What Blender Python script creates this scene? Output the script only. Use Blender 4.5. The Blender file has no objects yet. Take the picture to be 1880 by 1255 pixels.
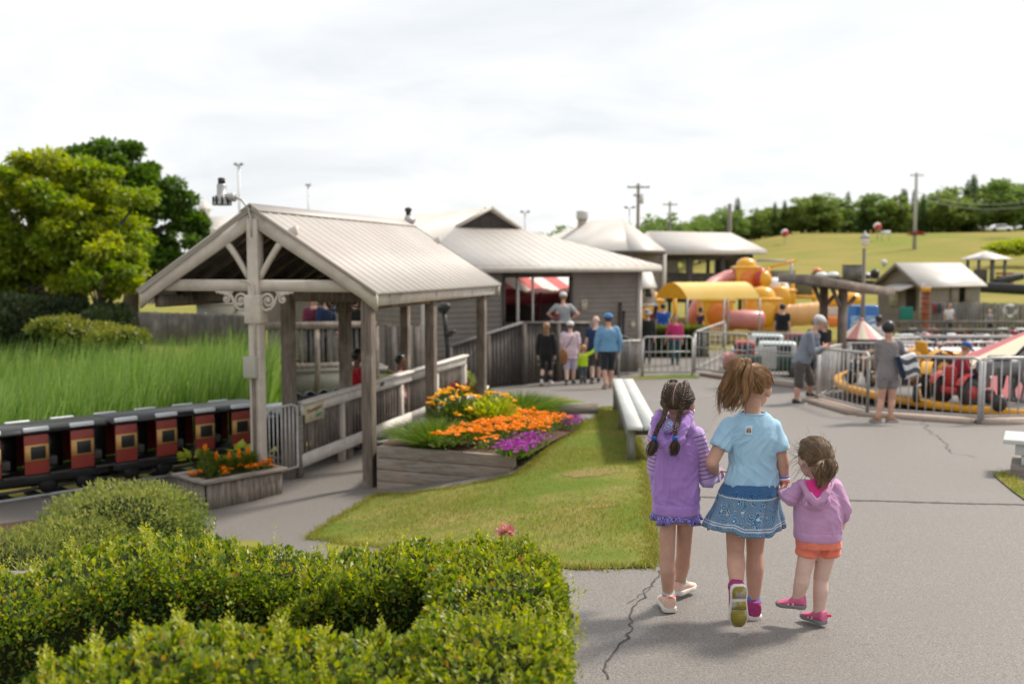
import bpy, bmesh, math, random
import numpy as np
from mathutils import Vector, Matrix, Quaternion
from mathutils import geometry as mgeo
random.seed(7); RNG = np.random.default_rng(11)
PI = math.pi; SC = bpy.context.scene; COL = SC.collection
def rad(a): return math.radians(a)
V = Vector
# ------------------------------------------------------------------ camera
F_PX, CX, CY, HORIZON = 1828.0, 940.0, 627.5, 485.0
PITCH = math.atan((CY-HORIZON)/F_PX); CAM_Z = 1.54
cd = bpy.data.cameras.new('camera'); cam = bpy.data.objects.new('camera', cd); COL.objects.link(cam)
cd.sensor_width = 36.0; cd.lens = F_PX*36.0/1880.0
cam.location = (0, 0, CAM_Z); cam.rotation_euler = (PI/2-PITCH, 0, 0)
cd.clip_start = 0.05; cd.clip_end = 3000
cd.dof.use_dof = True; cd.dof.focus_distance = 5.15; cd.dof.aperture_fstop = 1.8; cd.dof.aperture_blades = 9
SC.camera = cam
# ------------------------------------------------------------------ light
SUN_EL, SUN_AZ = 50.0, 58.0                       # azimuth from the viewing direction (+Y) towards +X
wd = bpy.data.worlds.new('World'); SC.world = wd; wd.use_nodes = True
nt = wd.node_tree; nt.nodes.clear()
def wn(t, **k):
    n = nt.nodes.new(t)
    for a, b in k.items(): setattr(n, a, b)
    return n
sky = wn('ShaderNodeTexSky', sky_type='NISHITA', sun_disc=False)
sky.sun_elevation = rad(SUN_EL); sky.sun_rotation = rad(SUN_AZ); sky.dust_density = 2.0
bg1 = wn('ShaderNodeBackground'); bg1.inputs[1].default_value = 0.10
nt.links.new(sky.outputs[0], bg1.inputs[0])
tc = wn('ShaderNodeTexCoord'); sep = wn('ShaderNodeSeparateXYZ'); nt.links.new(tc.outputs['Generated'], sep.inputs[0])
zz = wn('ShaderNodeMath', operation='MAXIMUM'); zz.inputs[1].default_value = 0.0; nt.links.new(sep.outputs[2], zz.inputs[0])
za = wn('ShaderNodeMath', operation='ADD'); za.inputs[1].default_value = 0.16; nt.links.new(zz.outputs[0], za.inputs[0])
dv = wn('ShaderNodeVectorMath', operation='DIVIDE'); cb = wn('ShaderNodeCombineXYZ')
for i in range(3): nt.links.new(za.outputs[0], cb.inputs[i])
nt.links.new(tc.outputs['Generated'], dv.inputs[0]); nt.links.new(cb.outputs[0], dv.inputs[1])
ns = wn('ShaderNodeTexNoise'); ns.inputs['Scale'].default_value = 1.15; ns.inputs['Detail'].default_value = 7; ns.inputs['Roughness'].default_value = 0.58
ns.inputs['Distortion'].default_value = 0.5; nt.links.new(dv.outputs[0], ns.inputs['Vector'])
cr = wn('ShaderNodeValToRGB'); cr.color_ramp.elements[0].position = 0.32; cr.color_ramp.elements[1].position = 0.62
cr.color_ramp.elements[0].color = (0.565, 0.583, 0.60, 1); cr.color_ramp.elements[1].color = (0.715, 0.712, 0.71, 1)
nt.links.new(ns.outputs[0], cr.inputs[0])
bg2 = wn('ShaderNodeBackground'); bg2.inputs[1].default_value = 0.97; nt.links.new(cr.outputs[0], bg2.inputs[0])
mx = wn('ShaderNodeMixShader'); mx.inputs[0].default_value = 0.90     # mostly cloud, a little blue shows through
nt.links.new(bg1.outputs[0], mx.inputs[1]); nt.links.new(bg2.outputs[0], mx.inputs[2])
wo = wn('ShaderNodeOutputWorld'); nt.links.new(mx.outputs[0], wo.inputs[0])
sl = bpy.data.lights.new('sun', 'SUN'); sl.energy = 3.0; sl.angle = rad(9.0); sl.color = (1.0, 0.93, 0.82)
so = bpy.data.objects.new('sun', sl); COL.objects.link(so); so.location = (0, 0, 60)
_s = V((math.cos(rad(SUN_EL))*math.sin(rad(SUN_AZ)), math.cos(rad(SUN_EL))*math.cos(rad(SUN_AZ)), math.sin(rad(SUN_EL))))
so.rotation_euler = _s.to_track_quat('Z', 'Y').to_euler()
SC.view_settings.view_transform = 'Standard'; SC.view_settings.look = 'None'
SC.view_settings.exposure = 0.70; SC.view_settings.gamma = 1.0
SC.cycles.max_bounces = 8; SC.cycles.transparent_max_bounces = 12
# ------------------------------------------------------------------ pixel <-> place helpers (photo is 1880 x 1255)
_F = V((0, math.cos(PITCH), -math.sin(PITCH))); _U = V((0, math.sin(PITCH), math.cos(PITCH)))
def ray(px, py): return V((1, 0, 0))*((px-CX)/F_PX) + _U*((CY-py)/F_PX) + _F
def P(px, py, Y):
    d = ray(px, py); return V((0, 0, CAM_Z)) + d*(Y/d.y)
def sst(a, b, x):
    t = min(1.0, max(0.0, (x-a)/(b-a))); return t*t*(3-2*t)
def G(x, y):
    """height of the ground"""
    b = -0.06*y if y < 24 else -1.44 - 0.06*(y-24)*(1-sst(24, 34, y)*0.75)
    if y > 34: b = -1.62
    dep = -0.5*sst(1.2, -2.2, x)*sst(5.2, 9.0, y)*(1-0.72*sst(17, 22, y))*(1-sst(24, 34, y))
    b += dep
    wl_ = sst(-1.9, -3.4, x)*sst(7.0, 10.0, y)*(1-sst(17, 22, y))
    b = b*(1-wl_) + wl_*(-1.33-0.012*(y-12))
    if y > 40:
        b += 0.016*(y-40)*(1-sst(60, 100, y)*0.2)
        k = sst(0.08, 0.30, x/y)
        t = (y-62)
        if t > 0:
            hh = 0.078*t if t < 75 else 5.85 + 0.02*(t-75)
            hh *= sst(0, 26, t)*0.35+0.65
            b += k*hh*(0.92+0.0026*max(-10, min(90, x)))
            b += k*0.35*math.sin(x*0.11+1.0)*math.sin(y*0.07)*sst(5, 40, t)
    return b
def onG(px, Y, dz=0.0):
    x = (px-CX)/F_PX*Y*1.0
    p = P(px, 485, Y); return V((p.x, Y, G(p.x, Y)+dz))
# ------------------------------------------------------------------ scene tree
def root_of(o):
    while o.parent: o = o.parent
    return o
def thing(name, label, cat, loc, group=None):
    o = bpy.data.objects.new(name, None); COL.objects.link(o); o.location = V(loc); o.empty_display_size = 0.1
    o['label'] = label; o['category'] = cat
    if group: o['group'] = group
    return o
def tag(o, label=None, cat=None, group=None, kind=None):
    if label: o['label'] = label
    if cat: o['category'] = cat
    if group: o['group'] = group
    if kind: o['kind'] = kind
    return o
def link(name, me, parent=None):
    o = bpy.data.objects.new(name, me); COL.objects.link(o)
    if parent is not None: o.parent = parent
    return o
def mesh_np(name, verts, faces, mat, parent=None, smooth=False, attrs=None, loose=None):
    """verts (n,3) in world metres; faces: list of tuples or (m,k) array"""
    verts = np.asarray(verts, dtype=np.float64).reshape(-1, 3)
    if parent is not None:
        verts = verts - np.array(root_of(parent).location)
    me = bpy.data.meshes.new(name)
    if isinstance(faces, np.ndarray):
        m, k = faces.shape; li = faces.astype(np.int32).ravel(); ls = np.arange(m, dtype=np.int32)*k
    else:
        ln = np.array([len(f) for f in faces], dtype=np.int32); m = len(ln)
        li = np.fromiter((i for f in faces for i in f), dtype=np.int32, count=int(ln.sum()))
        ls = np.concatenate([[0], np.cumsum(ln)[:-1]]).astype(np.int32) if m else np.zeros(0, np.int32)
    me.vertices.add(len(verts)); me.vertices.foreach_set('co', verts.astype(np.float32).ravel())
    me.loops.add(len(li)); me.loops.foreach_set('vertex_index', li)
    me.polygons.add(m); me.polygons.foreach_set('loop_start', ls)
    if smooth: me.polygons.foreach_set('use_smooth', np.ones(m, dtype=bool))
    me.update(calc_edges=True)
    for a, arr in (attrs or {}).items():
        at = me.attributes.new(a, 'FLOAT', 'POINT'); at.data.foreach_set('value', np.asarray(arr, dtype=np.float32))
    me.materials.append(mat)
    return link(name, me, parent)
def dup(o, parent=None):
    c = o.copy(); COL.objects.link(c); c.parent = parent
    for ch in list(o.children): dup(ch, c)
    return c
def place(proto, loc, rotz=0.0, scale=1.0, label=None, first=[None]):
    c = dup(proto); c.location = V(loc); c.rotation_euler = (0, 0, rotz); c.scale = (scale,)*3 if not hasattr(scale, '__len__') else scale
    if label: c['label'] = label
    return c
def drop(o):
    for ch in list(o.children): drop(ch)
    bpy.data.objects.remove(o)
# ------------------------------------------------------------------ mesh builder
class MB:
    def __init__(s): s.v = []; s.f = []
    def add(s, vs, fs):
        n = len(s.v); s.v += [tuple(p) for p in vs]; s.f += [tuple(i+n for i in f) for f in fs]; return s
    def box(s, c, size, rot=None, taper=1.0):
        x, y, z = [a/2 for a in size]; c = V(c)
        pts = [V((sx*x*(taper if sz > 0 else 1), sy*y*(taper if sz > 0 else 1), sz*z)) for sz in (-1, 1) for sx, sy in ((-1,-1),(1,-1),(1,1),(-1,1))]
        if rot is not None: pts = [rot @ p for p in pts]
        return s.add([c+p for p in pts], [(3,2,1,0),(4,5,6,7),(0,1,5,4),(1,2,6,5),(2,3,7,6),(3,0,4,7)])
    def rbox(s, c, size, r, rot=None, n=2):
        """box with rounded upright-ish edges by bmesh bevel"""
        bm = bmesh.new(); bmesh.ops.create_cube(bm, size=1.0)
        for v in bm.verts: v.co = V((v.co.x*size[0], v.co.y*size[1], v.co.z*size[2]))
        bmesh.ops.bevel(bm, geom=bm.edges[:], offset=r, segments=n, profile=0.5, affect='EDGES')
        bm.verts.index_update()
        vs = [(rot @ v.co if rot is not None else v.co)+V(c) for v in bm.verts]; fs = [[v.index for v in f.verts] for f in bm.faces]; bm.free()
        return s.add(vs, fs)
    def beam(s, p, q, w, h, up=(0,0,1)):
        """rectangular bar p->q; w across (horizontal), h along up"""
        p, q = V(p), V(q); d = (q-p).normalized(); u = V(up); sd = d.cross(u)
        if sd.length < 1e-5: sd = V((1,0,0))
        sd.normalize(); u = sd.cross(d).normalized()
        pts = [a + sd*(i*w/2) + u*(j*h/2) for a in (p, q) for i, j in ((-1,-1),(1,-1),(1,1),(-1,1))]
        return s.add(pts, [(0,1,2,3),(7,6,5,4),(1,0,4,5),(2,1,5,6),(3,2,6,7),(0,3,7,4)])
    def tube(s, pts, r, n=8, caps=True, flat=1.0):
        pts = [V(p) for p in pts]; m = len(pts)
        rs = r if hasattr(r, '__len__') else [r]*m
        d0 = (pts[1]-pts[0]).normalized(); ref = V((0,0,1)) if abs(d0.z) < 0.9 else V((1,0,0))
        a = d0.cross(ref).normalized(); vs = []
        for i in range(m):
            d = (pts[min(i+1, m-1)]-pts[max(i-1, 0)])
            d = d.normalized() if d.length > 1e-9 else d0
            a = (a - d*a.dot(d)); a = a.normalized() if a.length > 1e-6 else d.orthogonal().normalized()
            b = d.cross(a)
            for k in range(n):
                t = 2*PI*k/n; vs.append(pts[i] + (a*math.cos(t)+b*(math.sin(t)*flat))*rs[i])
        fs = [(i*n+k, i*n+(k+1)%n, (i+1)*n+(k+1)%n, (i+1)*n+k) for i in range(m-1) for k in range(n)]
        if caps: fs += [tuple(range(n-1, -1, -1)), tuple((m-1)*n+k for k in range(n))]
        return s.add(vs, fs)
    def loft(s, rings, caps=True):
        """rings: lists of the same number of points"""
        n = len(rings[0]); m = len(rings); vs = [p for r in rings for p in r]
        fs = [(i*n+k, i*n+(k+1)%n, (i+1)*n+(k+1)%n, (i+1)*n+k) for i in range(m-1) for k in range(n)]
        if caps: fs += [tuple(range(n-1, -1, -1)), tuple((m-1)*n+k for k in range(n))]
        return s.add(vs, fs)
    def lathe(s, c, prof, n=16, axis=(0,0,1), caps=True):
        """prof: (radius, height along axis)"""
        q = V(axis).normalized().to_track_quat('Z', 'Y'); c = V(c)
        rings = [[c + q @ V((r*math.cos(2*PI*k/n), r*math.sin(2*PI*k/n), h)) for k in range(n)] for r, h in prof]
        return s.loft(rings, caps)
    def ell(s, c, r, rot=None, n=14, m=9):
        c = V(c); vs = []; 
        for i in range(1, m):
            t = PI*i/m
            for k in range(n):
                a = 2*PI*k/n; p = V((r[0]*math.sin(t)*math.cos(a), r[1]*math.sin(t)*math.sin(a), r[2]*math.cos(t)))
                vs.append(c + (rot @ p if rot is not None else p))
        top = V((0,0,r[2])); bot = V((0,0,-r[2]))
        if rot is not None: top = rot @ top; bot = rot @ bot
        vs += [c+top, c+bot]; T = len(vs)-2
        fs = [((i+1)*n+k, (i+1)*n+(k+1)%n, i*n+(k+1)%n, i*n+k) for i in range(m-2) for k in range(n)]
        fs += [(T, k, (k+1)%n) for k in range(n)] + [(T+1, (m-2)*n+(k+1)%n, (m-2)*n+k) for k in range(n)]
        return s.add(vs, fs)
    def cap(s, p, q, r1, r2, n=12):
        """tapered capsule"""
        p, q = V(p), V(q); d = (q-p); L = d.length; d = d.normalized() if L > 1e-6 else V((0,0,1))
        pts, rs = [], []
        for t in (-1, -.92, -.7, -.38): pts.append(p + d*(t*r1)); rs.append(r1*math.sqrt(max(0.0025, 1-t*t)))
        for t in (0, .25, .5, .75, 1.0): pts.append(p + d*(L*t)); rs.append(r1+(r2-r1)*t)
        for t in (.38, .7, .92, 1): pts.append(q + d*(t*r2)); rs.append(r2*math.sqrt(max(0.0025, 1-t*t)))
        return s.tube(pts, rs, n)
    def prism(s, poly, origin, ex, ey, thick):
        """2-D outline poly in the plane (ex, ey) at origin, extruded by thick along ex x ey"""
        o, ex, ey = V(origin), V(ex), V(ey); nz = ex.cross(ey).normalized()*thick; n = len(poly)
        tri = mgeo.tessellate_polygon([[V((a, b, 0)) for a, b in poly]])
        vs = [o+ex*a+ey*b for a, b in poly] + [o+ex*a+ey*b+nz for a, b in poly]
        area = sum(poly[i][0]*poly[(i+1)%n][1]-poly[(i+1)%n][0]*poly[i][1] for i in range(n))
        fs = []
        for t in tri:
            x = sum((poly[t[i]][0]*poly[t[(i+1)%3]][1]-poly[t[(i+1)%3]][0]*poly[t[i]][1]) for i in range(3))
            t = t if x > 0 else (t[2], t[1], t[0])
            fs += [(t[2], t[1], t[0]), tuple(i+n for i in t)]
        for i in range(n):
            j = (i+1) % n; fs.append((i, j, j+n, i+n) if area > 0 else (j, i, i+n, j+n))
        return s.add(vs, fs)
    def quad(s, a, b, c, d): return s.add([a, b, c, d], [(0,1,2,3)])
    def build(s, name, mat, parent=None, smooth=False, attrs=None): return mesh_np(name, s.v, s.f, mat, parent, smooth, attrs)
def rotz(a): return Matrix.Rotation(a, 3, 'Z')
def frame(x, y, z): return Matrix((V(x), V(y), V(z))).transposed()
def sheet(name, poly, mat, step, dz=0.0, h=None, parent=None, amp=None):
    """a ground sheet filling a 2-D outline, draped on the terrain"""
    h = h or G; n = len(poly); pts = []; 
    for i in range(n):
        a, b = V(poly[i]), V(poly[(i+1)%n]); k = max(1, int((b-a).length/step))
        pts += [a+(b-a)*(j/k) for j in range(k)]
    nb = len(pts); edges = [(i, (i+1)%nb) for i in range(nb)]
    xs = [p[0] for p in poly]; ys = [p[1] for p in poly]
    inside = lambda x, y: sum(((poly[i][1] > y) != (poly[(i+1)%n][1] > y)) and x < (poly[(i+1)%n][0]-poly[i][0])*(y-poly[i][1])/(poly[(i+1)%n][1]-poly[i][1])+poly[i][0] for i in range(n)) % 2
    y = min(ys)+step*.5
    while y < max(ys):
        x = min(xs)+step*.5
        while x < max(xs):
            if inside(x, y): pts.append(V((x+random.uniform(-.2, .2)*step, y+random.uniform(-.2, .2)*step)))
            x += step
        y += step
    r = mgeo.delaunay_2d_cdt([V((p[0], p[1])) for p in pts], edges, [list(range(nb))], 1, 1e-4)
    vs = [(p[0], p[1], h(p[0], p[1])+dz) for p in r[0]]
    fs = []
    for f in r[2]:
        a, b, c = [r[0][i] for i in f[:3]]
        fs.append(tuple(f) if (b-a).cross(c-a) > 0 else tuple(reversed(f)))
    return mesh_np(name, vs, fs, mat, parent, True)
# ------------------------------------------------------------------ materials
def mat(name, c1, c2=None, scale=6.0, rough=0.7, bump=0.0, bscale=40.0, metal=0.0, spec=0.4, stretch=(1,1,1), detail=5.0, lo=0.35, hi=0.65, island=0.0, sheen=0.0, coat=0.0, c3=None, s3=1.0, lo3=0.45, hi3=0.62, bdist=0.01, sub=0.0):
    """procedural surface: two colours mixed by stretched noise, an optional third in big patches, value change per loose piece, bump"""
    m = bpy.data.materials.new(name); m.use_nodes = True; t = m.node_tree; b = t.nodes['Principled BSDF']
    N = t.nodes.new; L = t.links.new
    b.inputs['Roughness'].default_value = rough; b.inputs['Metallic'].default_value = metal
    b.inputs['Specular IOR Level'].default_value = spec
    if sheen: b.inputs['Sheen Weight'].default_value = sheen
    if coat: b.inputs['Coat Weight'].default_value = coat; b.inputs['Coat Roughness'].default_value = 0.12
    if sub: b.inputs['Subsurface Weight'].default_value = sub; b.inputs['Subsurface Radius'].default_value = (0.012, 0.005, 0.003); b.inputs['Subsurface Scale'].default_value = 1.0
    tcn = N('ShaderNodeTexCoord'); mp = N('ShaderNodeMapping'); mp.inputs['Scale'].default_value = stretch; L(tcn.outputs['Object'], mp.inputs[0])
    c1 = (*c1, 1); col = None
    if c2 is not None:
        n = N('ShaderNodeTexNoise'); n.inputs['Scale'].default_value = scale; n.inputs['Detail'].default_value = detail; n.inputs['Roughness'].default_value = 0.6
        L(mp.outputs[0], n.inputs['Vector']); r = N('ShaderNodeMapRange'); r.inputs[1].default_value = lo; r.inputs[2].default_value = hi; L(n.outputs[0], r.inputs[0])
        x = N('ShaderNodeMix'); x.data_type = 'RGBA'; x.inputs[6].default_value = c1; x.inputs[7].default_value = (*c2, 1); L(r.outputs[0], x.inputs[0]); col = x.outputs[2]
    if c3 is not None:
        n = N('ShaderNodeTexNoise'); n.inputs['Scale'].default_value = s3; n.inputs['Detail'].default_value = 4; L(tcn.outputs['Object'], n.inputs['Vector'])
        r = N('ShaderNodeMapRange'); r.inputs[1].default_value = lo3; r.inputs[2].default_value = hi3; L(n.outputs[0], r.inputs[0])
        x = N('ShaderNodeMix'); x.data_type = 'RGBA'; x.inputs[7].default_value = (*c3, 1); L(r.outputs[0], x.inputs[0])
        if col: L(col, x.inputs[6])
        else: x.inputs[6].default_value = c1
        col = x.outputs[2]
    if island:
        g = N('ShaderNodeNewGeometry'); r = N('ShaderNodeMapRange'); r.inputs[3].default_value = 1-island; r.inputs[4].default_value = 1+island; L(g.outputs['Random Per Island'], r.inputs[0])
        hs = N('ShaderNodeHueSaturation'); L(r.outputs[0], hs.inputs['Value'])
        if col: L(col, hs.inputs['Color'])
        else: hs.inputs['Color'].default_value = c1
        col = hs.outputs[0]
    if col: L(col, b.inputs['Base Color'])
    else: b.inputs['Base Color'].default_value = c1
    if bump:
        n = N('ShaderNodeTexNoise'); n.inputs['Scale'].default_value = bscale; n.inputs['Detail'].default_value = 4; L(mp.outputs[0], n.inputs['Vector'])
        bp = N('ShaderNodeBump'); bp.inputs['Strength'].default_value = bump; bp.inputs['Distance'].default_value = bdist; L(n.outputs[0], bp.inputs['Height']); L(bp.outputs[0], b.inputs['Normal'])
    return m
def leafmat(name, a, b, young=None, trans=0.35, rough=0.45, spec=0.35, rust=None):
    """leaf colour differs per leaf between a and b; attribute 'young' moves it to the young-shoot colour; light passes through"""
    m = bpy.data.materials.new(name); m.use_nodes = True; t = m.node_tree; N = t.nodes.new; L = t.links.new
    p = t.nodes['Principled BSDF']; out = t.nodes['Material Output']
    p.inputs['Roughness'].default_value = rough; p.inputs['Specular IOR Level'].default_value = spec
    g = N('ShaderNodeNewGeometry'); x = N('ShaderNodeMix'); x.data_type = 'RGBA'; x.inputs[6].default_value = (*a, 1); x.inputs[7].default_value = (*b, 1)
    L(g.outputs['Random Per Island'], x.inputs[0]); col = x.outputs[2]
    if rust:
        gt_ = N('ShaderNodeMath'); gt_.operation = 'GREATER_THAN'; gt_.inputs[1].default_value = .965; L(g.outputs['Random Per Island'], gt_.inputs[0]); xr = N('ShaderNodeMix'); xr.data_type = 'RGBA'; xr.inputs[7].default_value = (*rust, 1); L(gt_.outputs[0], xr.inputs[0]); L(col, xr.inputs[6]); col = xr.outputs[2]
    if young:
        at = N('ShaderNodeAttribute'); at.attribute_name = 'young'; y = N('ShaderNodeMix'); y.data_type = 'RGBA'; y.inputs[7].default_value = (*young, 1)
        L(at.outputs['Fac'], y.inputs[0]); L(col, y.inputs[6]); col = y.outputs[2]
    L(col, p.inputs['Base Color'])
    tr = N('ShaderNodeBsdfTranslucent'); hs = N('ShaderNodeHueSaturation'); hs.inputs['Value'].default_value = 1.5; hs.inputs['Saturation'].default_value = 1.1; L(col, hs.inputs['Color']); L(hs.outputs[0], tr.inputs['Color'])
    ms = N('ShaderNodeMixShader'); ms.inputs[0].default_value = trans; L(p.outputs[0], ms.inputs[1]); L(tr.outputs[0], ms.inputs[2]); L(ms.outputs[0], out.inputs[0])
    return m
# ------------------------------------------------------------------ leaf clouds
def leaves(pts, dirs, ups, size, aspect=0.45, fold=0.15, sz_jit=0.35, young=None):
    """one folded leaf (5 verts, 2 quads) per point; dirs = way the leaf points, ups = its face normal"""
    pts = np.asarray(pts); n = len(pts); d = np.asarray(dirs, float); d /= np.linalg.norm(d, axis=1, keepdims=True)+1e-9
    u = np.asarray(ups, float); s = np.cross(d, u); s /= np.linalg.norm(s, axis=1, keepdims=True)+1e-9; u = np.cross(s, d)
    L = (np.asarray(size)*(1+sz_jit*RNG.uniform(-1, 1, n)))[:, None]; W = L*aspect*.5
    v = np.empty((n, 5, 3)); v[:, 0] = pts; v[:, 1] = pts+d*L*.5+s*W+u*L*fold; v[:, 2] = pts+d*L-u*L*fold*.3; v[:, 3] = pts+d*L*.5-s*W+u*L*fold; v[:, 4] = pts+d*L*.52
    b = np.arange(n)[:, None]*5
    f = np.concatenate([b+np.array([[0, 1, 2, 4]]), b+np.array([[0, 4, 2, 3]])], axis=1).reshape(-1, 4)
    at = {'young': np.repeat(young, 5)} if young is not None else None
    return v.reshape(-1, 3), f, at
def unit(n):
    v = RNG.normal(size=(n, 3)); return v/(np.linalg.norm(v, axis=1, keepdims=True)+1e-9)
def blades(base, tip, w, bend, seg=3):
    """tapering ribbons from base to tip, bending sideways by vector bend"""
    n = len(base); d = tip-base; s = np.cross(d, RNG.normal(size=(n, 3))); s /= np.linalg.norm(s, axis=1, keepdims=True)+1e-9
    w = np.broadcast_to(np.asarray(w, float), (n,))[:, None]
    v = np.empty((n, 2*seg+1, 3))
    for i in range(seg):
        t = i/seg; c = base+d*t+bend*(t*t); ww = w*(1-t*t)*.5
        v[:, 2*i] = c-s*ww; v[:, 2*i+1] = c+s*ww
    v[:, 2*seg] = tip+bend
    k = 2*seg+1; b = np.arange(n)[:, None]*k; fs = []
    for i in range(seg-1): fs.append(b+np.array([[2*i, 2*i+1, 2*i+3, 2*i+2]]))
    q = np.concatenate(fs, axis=1).reshape(-1, 4) if fs else np.zeros((0, 4), int)
    tr = (b+np.array([[2*seg-2, 2*seg-1, 2*seg]])).reshape(-1, 3)
    return v.reshape(-1, 3), [tuple(x) for x in q.tolist()]+[tuple(x) for x in tr.tolist()]
# ================================================================== SETTING: ground
def hit(px, py):
    """where the ray through a photo pixel meets the ground"""
    d = ray(px, py); d = d/d.y; y = 2.0; z = None
    while y < 300:
        if CAM_Z + d.z*y <= G(d.x*y, y): break
        y += 0.1 if y < 40 else 0.5
    lo, hi = y-0.5, y
    for _ in range(25):
        m = (lo+hi)/2
        if CAM_Z + d.z*m <= G(d.x*m, m): hi = m
        else: lo = m
    return V((d.x*hi, hi, G(d.x*hi, hi)))
m_field = mat('dry_meadow', (0.185,0.188,0.038), (0.285,0.222,0.068), scale=0.5, rough=0.95, spec=0.1, bump=0.7, bscale=3, stretch=(.35,1.3,1), bdist=0.2, c3=(0.17,0.20,0.035), s3=0.06, lo3=0.52, hi3=0.7)
m_asph = mat('worn_asphalt', (0.090,0.080,0.072), (0.245,0.222,0.202), scale=120, rough=0.62, spec=0.5, bump=0.5, bscale=200, lo=0.36, hi=0.64, detail=4, c3=(0.155,0.138,0.123), s3=0.8, lo3=0.5, hi3=0.95, bdist=0.003)
m_patch = mat('newer_asphalt', (0.165,0.155,0.145), (0.215,0.20,0.188), scale=150, rough=0.9, spec=0.25, bump=0.3, bscale=260, detail=3, bdist=0.003)
m_tar = mat('tar', (0.035,0.032,0.03), (0.07,0.062,0.055), scale=30, rough=0.8)
m_lawn = mat('lawn_turf', (0.135,0.165,0.030), (0.245,0.205,0.072), scale=2.2, rough=0.95, spec=0.1, bump=0.6, bscale=120, c3=(0.105,0.155,0.022), s3=0.7, lo3=0.45, hi3=0.6)
m_soil = mat('bark_mulch', (0.055,0.036,0.024), (0.13,0.085,0.058), scale=30, rough=0.95, spec=0.1, bump=0.8, bscale=60)
m_bare = mat('bare_reddish_soil', (0.25,0.17,0.09), (0.22,0.19,0.06), scale=9, rough=0.95, spec=0.1, bump=0.5, bscale=80)
m_grassbl = leafmat('grass_blade', (0.14,0.18,0.026), (0.31,0.26,0.075), trans=0.45, rough=0.6)
# terrain: one sheet to the horizon
xs = sorted(set([-900,-600,-420,-300,-220,-170,-140]+list(range(-120, -40, 5))+list(range(-40, 60, 2))+list(range(60, 160, 4))+[175,200,240,300,420,600,900]))
ys = sorted(set([-40,-20,-10]+list(range(-6, 60, 2))+list(range(60, 180, 4))+[190,210,240,290,360,460,620,900,1400]))
vs = []; 
for y in ys:
    for x in xs: vs.append((x, y, G(x, min(y, 260))-(0.07 if -16 < x < 36 and y < 37 else 0.0)))
nx = len(xs); fs = [(j*nx+i, j*nx+i+1, (j+1)*nx+i+1, (j+1)*nx+i) for j in range(len(ys)-1) for i in range(nx-1)]
tag(mesh_np('ground', vs, fs, m_field, None, True), kind='structure')
tag(sheet('asphalt_path', [(-15,-4),(34,-4),(34,36.2),(-3,36.2),(-3.4,20),(-3.2,15.2),(-5.2,12.9),(-9.5,9.2),(-15,7)], m_asph, 0.55, 0.0), kind='structure')
lawn_px = [(600,992),(560,990),(640,938),(690,909),(760,905),(850,893),(946,873),(972,852),(1012,820),(1050,797),(1066,780),(1100,768),(1100,750),(1128,748),(1165,790),(1186,860),(1196,930),(1205,1040),(1140,1043),(1060,1044),(940,1040),(800,1020),(680,1005)]
lawn_poly = []
for i_, p_ in enumerate(lawn_px):
    a_, b_ = hit(*p_), hit(*lawn_px[(i_+1) % len(lawn_px)]); k_ = max(1, int((b_-a_).length/.13))
    lawn_poly += [(a_.x+(b_.x-a_.x)*j/k_+random.uniform(-.022, .022), a_.y+(b_.y-a_.y)*j/k_+random.uniform(-.022, .022)) for j in range(k_)]
tag(sheet('lawn', lawn_poly, m_lawn, 0.22, 0.006), kind='structure')
tag(sheet('lawn_verge', [tuple(hit(*p)[:2]) for p in [(905,745),(985,742),(1080,741),(1040,731),(985,728),(915,731)]], m_lawn, 0.4, 0.014), kind='structure')
tag(sheet('fence_verge', [tuple(hit(*p)[:2]) for p in [(1140,697),(1285,694),(1275,688),(1178,690)]], m_lawn, 0.5, 0.014), kind='structure')
tag(sheet('far_lawn', [(15.2,27.5),(34,26),(34,34),(14.2,33)], m_lawn, 0.9, 0.014), kind='structure')
tag(sheet('mulch_bed', [(-7.2,7.2),(-4.2,8.0),(-3.15,9.6),(-3.3,10.6),(-3.8,11.2),(-5.4,10.9),(-7.5,9.4)], m_soil, 0.3, 0.02), kind='structure')
def ragged(name, c, rx, ry, material, dz):
    n = 22; pts = [(c[0]+rx*math.cos(2*PI*i/n)*random.uniform(.7, 1.15), c[1]+ry*math.sin(2*PI*i/n)*random.uniform(.7, 1.15)) for i in range(n)]
    tag(sheet(name, pts, material, 0.1, dz), kind='structure')
ragged('bare_soil', hit(1085, 868), 0.30, 0.28, m_bare, 0.010); ragged('bare_soil', hit(1105, 930), 0.16, 0.10, m_bare, 0.010)
tag(sheet('path_patch', [tuple(hit(*p)[:2]) for p in [(1205,800),(1300,792),(1336,742),(1290,728),(1190,738)]], m_patch, 0.3, 0.004), kind='structure')
m_seam = mat('sealed_seam', (0.085,0.078,0.072), (0.15,0.135,0.122), scale=25, rough=.85)
def crack(name, px, w, jag, mm=None):
    pts = [hit(*p) for p in px]; out = []
    for a, b in zip(pts[:-1], pts[1:]):
        k = max(2, int((b-a).length/0.05))
        out += [a+(b-a)*(i/k) for i in range(k)]
    L, R = [], []
    off = 0.0
    for i, p in enumerate(out[:-1]):
        d = (out[i+1]-p); d = V((d.x, d.y, 0)).normalized(); s = V((d.y, -d.x, 0)); off = off*0.75+random.uniform(-jag, jag); ww = w*random.uniform(.35, 1.3)
        for lst, e in ((L, -ww/2), (R, ww/2)):
            q = p + s*(off+e); lst.append((q.x, q.y, G(q.x, q.y)+0.005))
    n = len(L); mesh = mesh_np(name, L+R, [(i, n+i, n+i+1, i+1) for i in range(n-1)], mm or m_tar); tag(mesh, kind='structure')
crack('path_crack', [(1204,1047),(1192,1075),(1165,1130),(1158,1165),(1130,1225),(1112,1262)], 0.010, 0.022)
crack('path_crack', [(1190,1078),(1168,1092),(1150,1118)], 0.005, 0.018)
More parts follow.
